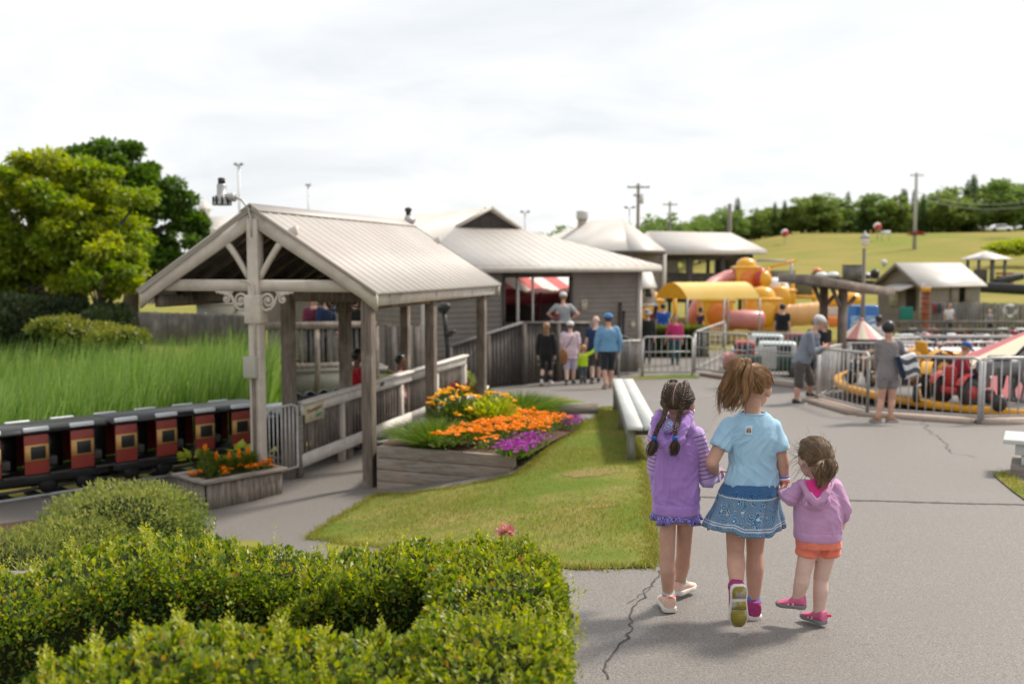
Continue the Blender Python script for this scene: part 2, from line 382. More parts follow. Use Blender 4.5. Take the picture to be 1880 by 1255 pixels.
crack('path_seam', [(1285,912),(1420,916),(1600,919),(1760,924),(1930,927)], 0.06, 0.006, m_seam)
crack('path_seam', [(1690,770),(1745,830),(1800,842)], 0.012, 0.03)
# grass blades of the near lawn
def in_poly(poly, x, y):
    n = len(poly); c = np.zeros(len(x), bool)
    for i in range(n):
        (x1, y1), (x2, y2) = poly[i], poly[(i+1)%n]
        if y1 == y2: continue
        c ^= ((y1 > y) != (y2 > y)) & (x < (x2-x1)*(y-y1)/(y2-y1)+x1)
    return c
def grass(name, poly, n, hmin, hmax, w=0.006):
    X = [p[0] for p in poly]; Yy = [p[1] for p in poly]
    x = RNG.uniform(min(X), max(X), n); y = RNG.uniform(min(Yy), max(Yy), n); k = in_poly(poly, x, y); x, y = x[k], y[k]; n = len(x)
    z = np.array([G(a, b) for a, b in zip(x, y)])+0.012
    base = np.stack([x, y, z], 1); h = RNG.uniform(hmin, hmax, n)*(0.6+0.5*np.sin(x*2.1)*np.sin(y*1.7+1))
    h = np.maximum(h, hmin*.6); tip = base+np.stack([RNG.normal(0, .35, n)*h, RNG.normal(0, .35, n)*h, h], 1); bend = RNG.normal(0, 0.3, (n, 3))*h[:, None]; bend[:, 2] = 0
    v, f = blades(base, tip, w, bend, 2); o = mesh_np(name, v, f, m_grassbl); tag(o, kind='stuff'); return o
grass('lawn_grass', lawn_poly, 90000, 0.015, 0.045)
def edge_grass(name, poly, per_m, spread):
    bx, by = [], []
    for i in range(len(poly)):
        a, b = poly[i], poly[(i+1)%len(poly)]; L_ = math.hypot(b[0]-a[0], b[1]-a[1]); k = max(1, int(L_*per_m)); t = RNG.random(k)
        clump = np.abs(RNG.normal(0, spread, k))*(.4+.9*np.sin((a[0]+t*(b[0]-a[0]))*9+(a[1]+t*(b[1]-a[1]))*7)**2); sg = np.where(RNG.random(k) < .7, 1, -1)
        bx.append(a[0]+t*(b[0]-a[0])+(b[1]-a[1])/max(L_, 1e-6)*clump*sg); by.append(a[1]+t*(b[1]-a[1])-(b[0]-a[0])/max(L_, 1e-6)*clump*sg)
    x, y = np.concatenate(bx), np.concatenate(by); n = len(x); z = np.array([G(p, q) for p, q in zip(x, y)]); base = np.stack([x, y, z], 1); h = RNG.uniform(.02, .055, n)
    tip = base+np.stack([RNG.normal(0, .4, n)*h, RNG.normal(0, .4, n)*h, h], 1); v, f = blades(base, tip, .007, np.zeros((n, 3)), 2); tag(mesh_np(name, v, f, m_grassbl), kind='stuff')
edge_grass('edge_grass', lawn_poly, 700, .045)
vp = [tuple(hit(*p)[:2]) for p in [(1822,872),(1845,868),(1890,895),(1890,925),(1862,905)]]
tag(sheet('bench_verge', vp, m_lawn, 0.15, 0.014), kind='structure'); grass('verge_grass', vp, 2500, 0.02, 0.07)
# ================================================================== PAVILION with its ramp rail
AX = V((0.2790, 0.9603, 0)); LX = V((-0.9603, 0.2790, 0)); UP = V((0, 0, 1))
E0 = V((-1.70, 12.05, 0)); HW = 1.56; RL = 4.94
def pv(s, t, z): return E0 + LX*(HW+s) + AX*t + UP*z           # s: left of the ridge line, t: along the ridge, z: height
Z_EAVE, Z_RIDGE = 1.22, 2.20
def wood(name, a, b, stretch, **k):
    return mat(name, a, b, scale=7, rough=0.85, spec=0.2, bump=0.5, bscale=18, stretch=stretch, island=0.18, bdist=0.004, **k)
m_cream = mat('weathered_cream_paint', (0.56,0.50,0.435), (0.46,0.405,0.35), scale=5, rough=0.75, bump=0.25, bscale=30, island=0.06, c3=(0.31,0.28,0.25), s3=2.5, lo3=0.58, hi3=0.8, bdist=0.003)
m_whiteboard = mat('peeling_white_paint', (0.66,0.62,0.57), (0.55,0.50,0.45), scale=6, rough=0.8, bump=0.3, bscale=25, stretch=(1,1,1), c3=(0.30,0.27,0.25), s3=5, lo3=0.60, hi3=0.78, bdist=0.003)
m_post = wood('grey_brown_timber', (0.20,0.165,0.135), (0.105,0.085,0.07), (6,6,.5), c3=(0.30,0.26,0.22), s3=2, lo3=0.55, hi3=0.75)
m_rafter = wood('dark_roof_timber', (0.15,0.125,0.10), (0.09,0.075,0.06), (1,1,1))
m_plank = wood('weathered_grey_plank', (0.30,0.262,0.225), (0.17,0.145,0.122), (.7,.7,7), c3=(0.34,0.25,0.19), s3=1.6, lo3=0.52, hi3=0.72)
m_pick = wood('grey_picket', (0.23,0.195,0.17), (0.12,0.10,0.085), (6,6,.6), c3=(0.30,0.25,0.215), s3=3, lo3=0.5, hi3=0.7)
m_roof = mat('pale_ribbed_metal', (0.49,0.455,0.42), (0.44,0.405,0.375), scale=1.2, rough=0.5, spec=0.4, c3=(0.44,0.38,0.35), s3=0.8, lo3=0.48, hi3=0.8)
m_grey = mat('grey_metal', (0.42,0.42,0.42), (0.33,0.33,0.33), scale=5, rough=0.45, metal=0.5)
m_galv = mat('galvanised_steel', (0.52,0.50,0.49), (0.42,0.405,0.40), scale=12, rough=0.5, metal=0.35)
m_dark = mat('black_metal', (0.02,0.02,0.02), (0.035,0.035,0.035), scale=9, rough=0.45)
m_glass = mat('dark_glass', (0.03,0.04,0.045), rough=0.08, spec=0.6)
gb = G(*pv(0, 0, 0)[:2])
pav = thing('pavilion', 'open timber shelter with pale ribbed gable roof and carved scroll brackets over the ramp', 'shelter', pv(0, 0, 0)+UP*gb)
# ribbed roof sheets, one per slope
def slope(sg):
    n = 66*6; vs = []; over = 0.10
    nrm = (LX*(sg*(Z_RIDGE-Z_EAVE)) + UP*(HW)).normalized()
    for lay in (0, -0.022):
        for i in range(n+1):
            t = -0.12+(RL+0.24)*i/n; c = 0.016*max(-0.6, math.cos(2*PI*i/6))*(1.5 if (i//6) % 3 == 0 else .8)
            for s, z in ((0.0, Z_RIDGE+.02), (HW*0.5, (Z_RIDGE+Z_EAVE)/2+.02), (HW+over, Z_EAVE+.02-(Z_RIDGE-Z_EAVE)*over/HW)):
                vs.append(pv(sg*s, t, z)+nrm*(c+lay+0.02))
    k = 3; fs = []; T = (n+1)*k
    for i in range(n):
        for j in range(2):
            q = (i*k+j, (i+1)*k+j, (i+1)*k+j+1, i*k+j+1)
            fs.append(q if sg < 0 else q[::-1]); q2 = tuple(a+T for a in q); fs.append(q2[::-1] if sg < 0 else q2)
    for i in range(n): q = (i*k+2, (i+1)*k+2, (i+1)*k+2+T, i*k+2+T); fs.append(q)
    for i in (0, n):
        for j in range(2): fs.append((i*k+j, i*k+j+1, i*k+j+1+T, i*k+j+T))
    o = mesh_np('roof', vs, fs, m_roof, pav, False)
    o.data.polygons.foreach_set('use_smooth', np.ones(len(fs), bool))
    return o
slope(1); slope(-1)
m = MB(); 
for sg in (1, -1):
    m.prism([(0,0),(0.13*sg,-0.085),(0.13*sg,-0.072),(0,0.016)], pv(0, -0.14, Z_RIDGE+0.075), LX, UP, RL+0.28)
m.build('ridge_cap', m_roof, pav)
# boarding under the sheets
for sg in (1, -1):
    m = MB(); m.prism([(0, -0.03), (sg*HW, Z_EAVE-Z_RIDGE-0.03), (sg*HW, Z_EAVE-Z_RIDGE-0.055), (0, -0.06)], pv(0, 0.02, Z_RIDGE+0.02), LX, UP, RL-0.04); m.build('ceiling_boards', m_rafter, pav)
    for i in range(1, 9):
        t = RL*i/9; b = MB(); b.beam(pv(sg*0.05, t, Z_RIDGE-0.13), pv(sg*(HW-0.06), t, Z_EAVE-0.095), 0.05, 0.12); b.build('rafter', m_rafter, pav)
# gable faces front and back
def gable(t, material):
    sgn = -1 if t < 1 else 1
    for sg in (1, -1):
        L = math.hypot(HW+.1, (Z_RIDGE-Z_EAVE)); b = MB()
        dz = (Z_RIDGE-Z_EAVE)/HW
        b.prism([(0, 0.015), (sg*(HW+.1), -dz*(HW+.1)+.015), (sg*(HW+.1), -dz*(HW+.1)-.185), (sg*(HW-.12), -dz*(HW+.1)-.185+0.17), (0, -.19)], pv(0, t+sgn*0.03, Z_RIDGE), LX, UP, sgn*0.045*1.0)
        b.build('bargeboard', material, pav)
        # curved brace
        b = MB(); n = 14; up_, dn = [], []
        for i in range(n+1):
            u = i/n; s = 0.09+(0.60-0.09)*u; z = (Z_EAVE+.17)+(0.565)*math.sin(u*PI/2*0.92); up_.append((sg*s, z+.06)); dn.append((sg*s, z-.05))
        b.prism(up_+dn[::-1], pv(0, t+sgn*0.01, 0), LX, UP, sgn*0.06); b.build('curved_brace', material, pav)
    b = MB(); b.beam(pv(HW-.25, t+.01, Z_EAVE+.055), pv(-HW+.25, t+.01, Z_EAVE+.055), 0.10, 0.145); b.build('tie_beam', material, pav)
gable(0.0, m_cream); gable(RL, m_cream)
for t in (0.78, 2.5):
    b = MB(); b.beam(pv(HW-.15, t, Z_EAVE-.06), pv(-HW+.08, t, Z_EAVE-.06), 0.09, 0.22); b.build('tie_beam', m_post, pav)
for sg in (1, -1):
    b = MB(); b.beam(pv(sg*(HW+.02), -0.06, Z_EAVE-.10), pv(sg*(HW+.02), RL+.06, Z_EAVE-.10), 0.05, 0.17); b.build('fascia', m_whiteboard, pav)
    b = MB(); b.beam(pv(sg*(HW-.09), 0.05, Z_EAVE-.16), pv(sg*(HW-.09), RL-.05, Z_EAVE-.16), 0.10, 0.15); b.build('eave_beam', m_post, pav)
# posts: the centre row and the open right-hand row
def post(name, s, t, w, material, top, seg=True):
    p = pv(s, t, 0); b = MB(); b.rbox((p.x, p.y, (top+G(p.x, p.y)-.1)/2), (w, w, top-G(p.x, p.y)+.1), 0.008, rotz(-rad(16.2))); return b.build(name, material, pav)
kp = post('king_post', 0, -0.02, 0.15, m_cream, Z_RIDGE-.10)
p = pv(0, -0.02, 0); b = MB(); b.rbox((p.x, p.y, 0.98), (0.23, 0.22, 0.36), 0.02, rotz(-rad(16.2))); b.build('post_collar', m_cream, kp)
for t, w in ((0.78, 0.15), (2.5, 0.15), (4.86, 0.14)): post('post', 0, t, w, m_post, Z_EAVE-.02+(0 if t < 4 else .1))
for t in (0.06, 2.2, 4.55): post('post', -HW+.075, t, 0.138, m_post, Z_EAVE-.1)
# scroll brackets
def scroll(sg, s0, t, z, sc, material):
    pts = []
    def spiral(cx, cz, r0, turns, a0, dirn, n=26):
        return [(cx+r0*(1-.8*i/n)*math.cos(a0+dirn*2*PI*turns*i/n), cz+r0*(1-.8*i/n)*math.sin(a0+dirn*2*PI*turns*i/n)) for i in range(n+1)]
    b = MB(); f = lambda a, c: pv(s0+sg*a*sc, t, z+c*sc)
    big = spiral(0.165, -0.14, 0.115, 1.6, PI*0.95, -1); small = spiral(0.42, -0.115, 0.075, 1.35, PI*0.35, 1)
    stem = [(0.055,-0.13),(0.05,-0.20),(0.07,-0.27),(0.14,-0.29),(0.22,-0.26),(0.275,-0.19),(0.305,-0.11),(0.34,-0.04),(0.42,-0.02),(0.50,-0.03),(0.56,-0.01)]
    for path, r in ((big, .026), (small, .024), (stem, .03)):
        b.tube([f(*q) for q in path], [r*sc*(1-.35*i/len(path)) for i in range(len(path))], 7, flat=0.9)
    b.ell(f(0.165,-0.14), (.035*sc,)*3); b.ell(f(0.42,-0.115), (.028*sc,)*3); b.ell(f(0.05,-0.30), (.03*sc, .025*sc, .05*sc))
    b.beam(f(0.30,-0.012), f(0.60,-0.012), 0.035*sc, 0.03*sc)
    b.build('scroll_bracket', material, pav, True)
for sg in (1, -1): scroll(sg, sg*0.06, -0.06, Z_EAVE-.02, 0.80, m_cream); scroll(sg, sg*0.07, 2.46, Z_EAVE-.16, 0.72, m_post)
# conduit, junction box
b = MB(); b.tube([pv(.17, -.11, Z_EAVE+.11), pv(.06, -.115, Z_EAVE+.115), pv(-.01, -.115, Z_EAVE+.07), pv(-.03, -.115, Z_EAVE-.05), pv(-.03, -.115, 0.35)], .014, 8); b.build('conduit', m_cream, pav, True)
b = MB(); b.rbox(pv(0.03, -.135, 0.26), (.17, .08, .27), .012, rotz(-rad(16.2))); b.build('junction_box', mat('box_grey_paint', (.38,.37,.32), rough=.6), pav)
b = MB(); b.tube([pv(0.0, -.12, 0.13), pv(0.0, -.12, G(*pv(0,0,0)[:2])+.3)], .02, 8); b.build('conduit', m_post, pav, True)
# lamp on a gooseneck
lp = thing('floodlight', 'grey caged floodlight on a bent arm at the shelter gable peak', 'lamp', pv(0, -.1, Z_RIDGE))
b = MB(); b.tube([pv(0, -.09, Z_RIDGE-.32), pv(0, -.1, Z_RIDGE-.12), pv(.03, -.11, Z_RIDGE+.03), pv(.11, -.12, Z_RIDGE+.13), pv(.20, -.12, Z_RIDGE+.17)], .016, 8); b.build('arm', m_galv, lp, True)
b = MB(); b.lathe(pv(.30, -.12, Z_RIDGE+.17), [(.03,-.10),(.045,-.09),(.05,0),(.06,.09),(.03,.10)], 12, axis=LX*-1); b.build('housing', m_grey, lp, True)
b = MB(); b.lathe(pv(.39, -.12, Z_RIDGE+.07), [(.115,0),(.12,.02),(.105,.05),(.085,.12),(.062,.13),(.06,.24),(.055,.26)], 16); sh = b.build('shade', m_grey, lp, True)
b = MB()
for i in range(10):
    a = 2*PI*i/10; c = pv(.39, -.12, Z_RIDGE+.07); b.box(c+V((.112*math.cos(a), .112*math.sin(a), .055)), (.012, .03, .1), rotz(a))
b.build('cage', m_dark, sh); b = MB(); b.lathe(pv(.39, -.12, Z_RIDGE+.33), [(.045,0),(.045,.07),(.03,.08)], 12); b.build('photocell', m_dark, lp, True)
# small loudspeaker at the far end of the ridge
rs = thing('ridge_lamp', 'small grey twin lamp clamped at the far end of the shelter ridge', 'lamp', pv(0, RL+.05, Z_RIDGE))
b = MB(); b.lathe(pv(0, RL+.1, Z_RIDGE+.05), [(.05,0),(.09,.03),(.10,.10),(.05,.14)], 12, axis=(.4,-.5,.7)); b.build('lamp_head', m_grey, rs, True)
b = MB(); b.lathe(pv(0, RL+.1, Z_RIDGE+.02), [(.04,0),(.04,.22),(.06,.23),(.06,.28),(.02,.3)], 10); b.build('bracket', m_dark, rs, True)
# ------------------------------------------------------------------ ramp rail along the centre row
def rail_z(t): return 0.965 + 0.012*t
def rg(t): q = pv(0, t, 0); return G(q.x, q.y)
T0, T1 = 0.86, 7.7
zt = lambda t: -0.335 + 0.006*(t-T0)
zb = lambda t: -1.215 + 0.004*(t-T0)
rail = thing('ramp_rail', 'weathered board rail with pickets running along the shelter centre', 'railing', pv(0, T0, rg(T0)))
SR = -0.10
nseg = [T0, 2.42, 4.78, T1]
for a, c in zip(nseg[:-1], nseg[1:]):
    b = MB(); b.beam(pv(SR-.02, a+.005, zt(a)-.075), pv(SR-.02, c-.005, zt(c)-.075), .045, .15); b.build('top_board', m_whiteboard, rail)
    b = MB(); b.beam(pv(SR-.03, a, zt(a)+.018), pv(SR-.03, c, zt(c)+.018), .13, .035); b.build('cap_board', m_whiteboard, rail)
    b = MB(); b.beam(pv(SR-.02, a+.005, zb(a)+.11), pv(SR-.02, c-.005, zb(c)+.11), .045, .17); b.build('bottom_board', m_whiteboard, rail)
b = MB(); t = T0+.1; i = 0
while t < T1-.08:
    b.beam(pv(SR+.035, t, zb(t)+.06), pv(SR+.035, t+random.uniform(-.008, .008), zt(t)-.03), .036, .03, up=AX); t += .112
b.build('pickets', m_pick, rail)
for t in (T0, 2.15, 4.4, 6.1, T1):
    b = MB(); b.beam(pv(SR+.01, t, rg(t)-.05), pv(SR+.01, t, zt(t)-.155), .085, .085, up=AX); b.build('rail_post', m_cream if t > 1 else m_plank, rail)
# low second rail beyond
a, c = P(852,734,17.4), P(893,712,19.6)
r2 = thing('low_rail', 'short pale low board rail behind the yellow daisies', 'railing', (a.x, a.y, G(a.x, a.y)))
b = MB(); b.beam(a, c, .1, .1); b.build('top_board', m_whiteboard, r2)
for q in (a.lerp(c, .1), a.lerp(c, .9)):
    b = MB(); b.beam((q.x, q.y, G(q.x, q.y)-.05), q-UP*.05, .09, .09, up=AX); b.build('rail_post', m_plank, r2)
# notice on the rail
sgn = thing('rail_sign', 'small cream notice with brown and green lettering fixed to the ramp rail start', 'sign', pv(SR-.05, T0+.28, zt(T0)-.14))
b = MB(); b.beam(pv(SR-.055, T0+.06, zt(T0)-.145), pv(SR-.055, T0+.60, zt(T0)-.145), .012, .245); b.build('board', mat('cream_sign', (.56,.50,.33), (.52,.44,.31), scale=9, rough=.6), sgn)
def text(body, mname, loc, ex, ez, size, material, parent, ext=0.002):
    cu = bpy.data.curves.new(mname, 'FONT'); cu.body = body; cu.size = size; cu.extrude = ext; cu.align_x = 'CENTER'; cu.align_y = 'CENTER'
    tmp = bpy.data.objects.new('tmp', cu); COL.objects.link(tmp); dg = bpy.context.evaluated_depsgraph_get(); me = tmp.evaluated_get(dg).to_mesh()
    ex, ez = V(ex), V(ez); ny = ex.cross(ez)
    vs = [V(loc)+ex*v.co.x+ez*v.co.y+ny*v.co.z for v in me.vertices]; fs = [tuple(p.vertices) for p in me.polygons]
    tmp.evaluated_get(dg).to_mesh_clear(); bpy.data.objects.remove(tmp); return mesh_np(mname, vs, fs, material, parent)
text('Passengers', 'lettering', pv(SR-.066, T0+.31, zt(T0)-.10), (AX+UP*.08).normalized(), UP, .10, mat('brown_letter', (.20,.12,.09)), sgn)
text('ONLY', 'lettering', pv(SR-.066, T0+.44, zt(T0)-.20), AX, UP, .075, mat('green_letter', (.06,.33,.18)), sgn)
text('i', 'lettering', pv(SR-.066, T0+.2, zt(T0)-.205), AX, UP, .10, mat('olive_letter', (.22,.20,.08)), sgn)
# steel gate between king post and rail
gt = thing('metal_gate', 'narrow silver tubular gate standing open beside the shelter front post', 'gate', pv(.12, .35, rg(.4)))
g0, g1 = pv(-.02, .10, 0), pv(SR-.02, T0-.10, 0); zt_, zb_ = -0.31, -1.16
b = MB(); b.tube([g0+UP*zb_, g0+UP*(zt_-.12), g0.lerp(g1, .05)+UP*(zt_-.03), g0.lerp(g1, .18)+UP*zt_, g0.lerp(g1, .82)+UP*zt_, g0.lerp(g1, .95)+UP*(zt_-.03), g1+UP*(zt_-.12), g1+UP*zb_, g0+UP*zb_], .019, 8); b.build('gate_frame', m_galv, gt, True)
for i in range(1, 8):
    q = g0.lerp(g1, i/8); b = MB(); b.tube([q+UP*zb_, q+UP*zt_], .009, 6); b.build('bar', m_galv, gt, True)
# ------------------------------------------------------------------ flower bed walls
wl = thing('planter_wall', 'low stacked weathered plank wall at the near end of the flower bed', 'planter', (-.8, 11.6, G(-.8, 11.6)))
wa, wb = V((-1.62, 11.93, 0)), V((.035, 11.3, 0)); wd_ = (wb-wa).normalized(); wn_ = V((wd_.y, -wd_.x, 0)); zt0 = -.645
for i, ln in enumerate((1.0, .985, .80, .46)):
    L = (wb-wa).length*ln; b = MB(); h = .142; z = zt0-h*(i+.5)
    b.rbox((wa+wd_*(L/2)+UP*z), (L, .09, h-.006), .006, frame(wd_, -wn_, UP)); b.build('plank', m_plank, wl)
w2 = thing('planter_wall', 'low brown plank wall at the far end of the flower bed', 'planter', (1.0, 16.1, G(1, 16.1)))
pa_, pb_ = hit(1004,775), hit(1097,768); zt_2 = P(1050,740,(pa_.y+pb_.y)/2).z
for (pa, pb, z) in ((pa_, pb_, 0), (pa_, pa_.lerp(pb_, .62), -.175)):
    b = MB(); h = .18 if z == 0 else .16; zz_ = zt_2-h/2+z
    b.beam((pa.x, pa.y, zz_), (pb.x, pb.y, zz_), .09, h-.006); b.build('plank', m_plank, w2)
BE = [hit(947,872), hit(974,851), hit(1014,820), hit(1052,797), hit(1068,780)]
bed_poly = [(-1.62,11.98),(.0,11.36)]+[(p.x, p.y) for p in BE[1:]]+[(.75,15.9),(.5,16.5),(-.1,17.3),(-.75,17.6),(-1.0,16.0),(-1.5,14.0)]
def bed_h(x, y):
    t = (y-11.5)/5; z = -.74-.26*t
    return max(z+.10*(1-sst(-.5, 1.0, x-(y-11.3)*.27)) , G(x, y)+.02)
tag(sheet('flower_bed_soil', bed_poly, m_soil, 0.2, 0.0, bed_h), kind='structure')
# wooden planter box by the gate
pb0, pb1 = V((-3.57, 11.42, 0)), V((-2.86, 12.2, 0)); pd_ = (pb1-pb0).normalized(); pn_ = V((-pd_.y, pd_.x, 0)); W_ = .62
pbx = thing('planter_box', 'weathered board planter box with orange flowers beside the silver gate', 'planter', (pb0.x, pb0.y, G(pb0.x, pb0.y)))
zt1 = P(515,857,12.2).z
def boards(a, c, nrm, name):
    n = max(3, int((c-a).length/.075)); b = MB()
    for i in range(n):
        p, q = a.lerp(c, i/n), a.lerp(c, (i+.93)/n); g_ = min(G(p.x, p.y), G(q.x, q.y))-.03
        b.beam(((p+q)/2)+UP*g_+nrm*random.uniform(0, .006), ((p+q)/2)+UP*(zt1-.045), (q-p).length, .03, up=nrm)
    b.build(name, m_pick2, pbx)
m_pick2 = wood('weathered_upright_board', (0.27,0.235,0.20), (0.15,0.125,0.105), (5,5,.7), c3=(0.42,0.29,0.21), s3=1.8, lo3=.55, hi3=.7)
cs = [pb0, pb1, pb1+pn_*W_, pb0+pn_*W_]
for i in range(4): 
    d_ = (cs[(i+1)%4]-cs[i]).normalized(); boards(cs[i]+d_*.02, cs[(i+1)%4]-d_*.02, V((d_.y, -d_.x, 0)), 'side_boards')
for i in range(4):
    d_ = (cs[(i+1)%4]-cs[i]).normalized(); b = MB(); b.beam(cs[i]-d_*(.055 if i % 2 == 0 else -.055)+UP*(zt1-.022), cs[(i+1)%4]+d_*(.055 if i % 2 == 0 else -.055)+UP*(zt1-.022), .11, .04); b.build('rim', m_plank, pbx)
b = MB(); b.add([c+UP*(zt1-.09) for c in cs], [(0,1,2,3)]); b.build('soil', m_soil, pbx)
# ------------------------------------------------------------------ benches
m_white = mat('chipped_white_paint', (0.56,0.57,0.55), (0.46,0.47,0.45), scale=4, rough=0.6, bump=.2, bscale=20, c3=(.50,.50,.47), s3=3, lo3=.55, hi3=.75)
m_benchside = mat('grey_painted_board', (.24,.235,.20), (.16,.155,.13), scale=6, rough=.8, bump=.3, bscale=20, stretch=(3,3,.6))
A0, A1 = P(1181,784,11.0), P(1143,697,17.8)
bn = thing('bench', 'long backless white plank bench running along the lawn edge', 'bench', (A0.x, A0.y, G(A0.x, A0.y)))
dd = (A1-A0); dd = dd.normalized(); ss = dd.cross(UP).normalized(); 
for o_ in (-.093, .093): b = MB(); b.beam(A0+ss*o_-dd*.1, A1+ss*o_, .172, .045); b.build('seat_plank', m_white, bn)
for u in (.02, .5, .95):
    q = A0.lerp(A1, u); g_ = G(q.x, q.y)
    for o_ in (-.13, .13): b = MB(); b.beam(V((q.x, q.y, g_-.05))+ss*o_, q-UP*.025+ss*o_, .09, .14, up=dd); b.build('leg', m_benchside, bn)
    b = MB(); b.beam(q+ss*.17-UP*.07+dd*.1, q-ss*.17-UP*.07+dd*.1, .04, .09); b.build('cross_piece', m_benchside, bn)
for o_ in (-.2, .2): b = MB(); b.beam(A0+ss*o_*.86-UP*.075+dd*.12, A1+ss*o_*.86-UP*.075-dd*.3, .03, .10); b.build('apron', m_benchside, bn)
B0 = P(1842,806,10.0); g_ = G(B0.x, B0.y)
bn2 = thing('bench', 'white topped box bench with dark sides cut off by the photo edge', 'bench', (B0.x, B0.y, g_))
ex, ey = V((.88, -.47, 0)), V((.47, .88, 0)); 
b = MB(); b.rbox(B0+ex*1.0+ey*.28-UP*.02, (2.0, .60, .045), .006, frame(ex, ey, UP)); b.build('seat', m_white, bn2)
b = MB(); b.rbox(B0+ex*1.04+ey*.28-UP*.10, (1.86, .50, .11), .005, frame(ex, ey, UP)); b.build('apron', m_white, bn2)
b = MB(); b.box(B0+ex*1.06+ey*.28+UP*((g_-B0.z)/2-.07), (1.66, .40, B0.z-g_-.16), frame(ex, ey, UP)); b.build('side_panel', m_benchside, bn2)
for u in (.2, 1.9): b = MB(); b.box(B0+ex*u+ey*.28+UP*((g_-B0.z)/2-.05), (.06, .46, B0.z-g_-.14), frame(ex, ey, UP)); b.build('leg', m_white, bn2)
b = MB(); b.rbox(B0+ex*1.05+ey*.28+UP*(g_-B0.z+.05), (1.95, .56, .13), .01, frame(ex, ey, UP)); b.build('base_timber', m_plank, bn2)
# ================================================================== BUILDINGS
m_side = mat('taupe_siding', (0.225,0.195,0.172), (0.195,0.168,0.148), scale=3, rough=0.75, spec=.25, island=.05, c3=(.255,.225,.20), s3=.8, lo3=.5, hi3=.7)
m_side2 = mat('taupe_panel', (0.235,0.205,0.182), (0.205,0.178,0.158), scale=3, rough=0.8, spec=.2)
m_trim = mat('cream_trim', (0.56,0.52,0.47), (0.48,0.44,0.40), scale=4, rough=.7)
m_roof2 = mat('pale_sheet_roof', (0.51,0.48,0.445), (0.455,0.425,0.395), scale=.8, rough=.5, spec=.4)
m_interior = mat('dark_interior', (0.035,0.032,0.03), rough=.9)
m_weather = wood('dark_weathered_board', (0.115,0.10,0.09), (0.058,0.05,0.046), (4,4,.5))
m_greyfence = wood('silver_grey_board', (0.185,0.175,0.165), (0.10,0.094,0.09), (4,4,.5), c3=(.26,.24,.215), s3=1.2, lo3=.5, hi3=.7)
def lap(name, a, b, z0, z1, nrm, material, parent, holes=(), course=.145):
    """lap siding between ground points a and b; holes = (u0,u1,z0,z1) left out"""
    a, b, nrm = V(a), V(b), V(nrm); L = (b-a).length; m = MB(); z = z0
    while z < z1-1e-3:
        t = min(z1, z+course); cuts = [0.0, L]
        for h in holes:
            if z < h[3]-1e-3 and t > h[2]+1e-3: cuts += [h[0], h[1]]
        cuts = sorted(cuts); segs = [(cuts[i], cuts[i+1]) for i in range(len(cuts)-1)]
        segs = [s for s in segs if not any(h[0]-1e-3 <= (s[0]+s[1])/2 <= h[1]+1e-3 and z < h[3]-1e-3 and t > h[2]+1e-3 for h in holes)]
        for u0, u1 in segs:
            p, q = a.lerp(b, u0/L), a.lerp(b, u1/L)
            m.quad(p+UP*z+nrm*.028, q+UP*z+nrm*.028, q+UP*t+nrm*.004, p+UP*t+nrm*.004)
            m.quad(p+UP*z, q+UP*z, q+UP*z+nrm*.028, p+UP*z+nrm*.028)
        z = t
    return m.build(name, material, parent)
def roofpoly(name, faces, material, parent, th=.06, ribs=0):
    m = MB()
    for f in faces:
        f = [V(p) for p in f]; n = (f[1]-f[0]).cross(f[2]-f[0]).normalized()
        if n.z < 0: f = f[::-1]
        k = len(f); m.add(f+[p-UP*th for p in f], [tuple(range(k)), tuple(range(2*k-1, k-1, -1))]+[(i, i+k, (i+1)%k+k, (i+1)%k) for i in range(k)])
    return m.build(name, material, parent)
# ---- main pavilion building: dutch gable towards us
bu = V((math.sin(rad(55)), math.cos(rad(55)), 0)); bv = V((-bu.y, bu.x, 0))
bA = V((-2.3, 26.0, 0)); BW = 7.51; zg = -1.62; ze = 1.37
mb_ = thing('main_building', 'large taupe clapboard hall with pale dutch gable roof behind the shelter', 'building', (bA.x, bA.y, zg))
def q(u, v, z): return bA + bu*u + bv*v + UP*z
hu0, hu1 = 2.5, 4.87
hz0, hz1 = -.75, 1.17
lap('front_wall', q(0,0,0), q(BW,0,0), zg, ze, -bv, m_side, mb_, [(hu0, hu1, hz0, hz1)])
lap('left_wall', q(0,11,0), q(0,0,0), zg, ze, -bu, m_side, mb_)
lap('right_wall', q(BW,0,0), q(BW,1.0,0), zg, ze, bu, m_side, mb_)  # stops short; this added gap lets sun into the hall
m = MB(); m.beam(q(0,11,(zg+ze)/2), q(BW,11,(zg+ze)/2), .1, ze-zg); m.build('back_wall', m_side2, mb_)
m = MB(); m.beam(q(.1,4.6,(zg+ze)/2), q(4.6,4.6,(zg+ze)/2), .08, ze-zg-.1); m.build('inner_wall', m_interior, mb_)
m = MB(); m.box(q(BW/2,1.7,hz0-.1), (BW-.2, 3.3, .08), frame(bu, bv, UP)); m.build('inner_floor', m_weather, mb_)
for u in (0, BW):
    m = MB(); m.beam(q(u,-.02,zg), q(u,-.02,ze), .13, .13, up=bv); m.build('corner_trim', m_trim, mb_)
m = MB()
m.beam(q(hu0,-.02,hz0), q(hu0,-.02,hz1), .07, .12, up=bv); m.beam(q(hu1,-.02,hz0), q(hu1,-.02,hz1), .07, .12, up=bv); m.beam(q(hu0,-.02,hz1+.06), q(hu1,-.02,hz1+.06), .12, .12)
m.build('opening_frame', m_weather, mb_)
for u, w in ((hu0+.50, .07), (hu0+1.02, .05)): m = MB(); m.beam(q(u,0,hz0), q(u,0,hz1), w, w, up=bv); m.build('opening_post', m_trim, mb_)
OV = .48; s_ = .37; RW = BW+2*OV; zr = ze+.14
def rq(u, v, h): return q(u, v, zr+h)
d1 = 3.05; gh = .60; gb_ = d1-OV
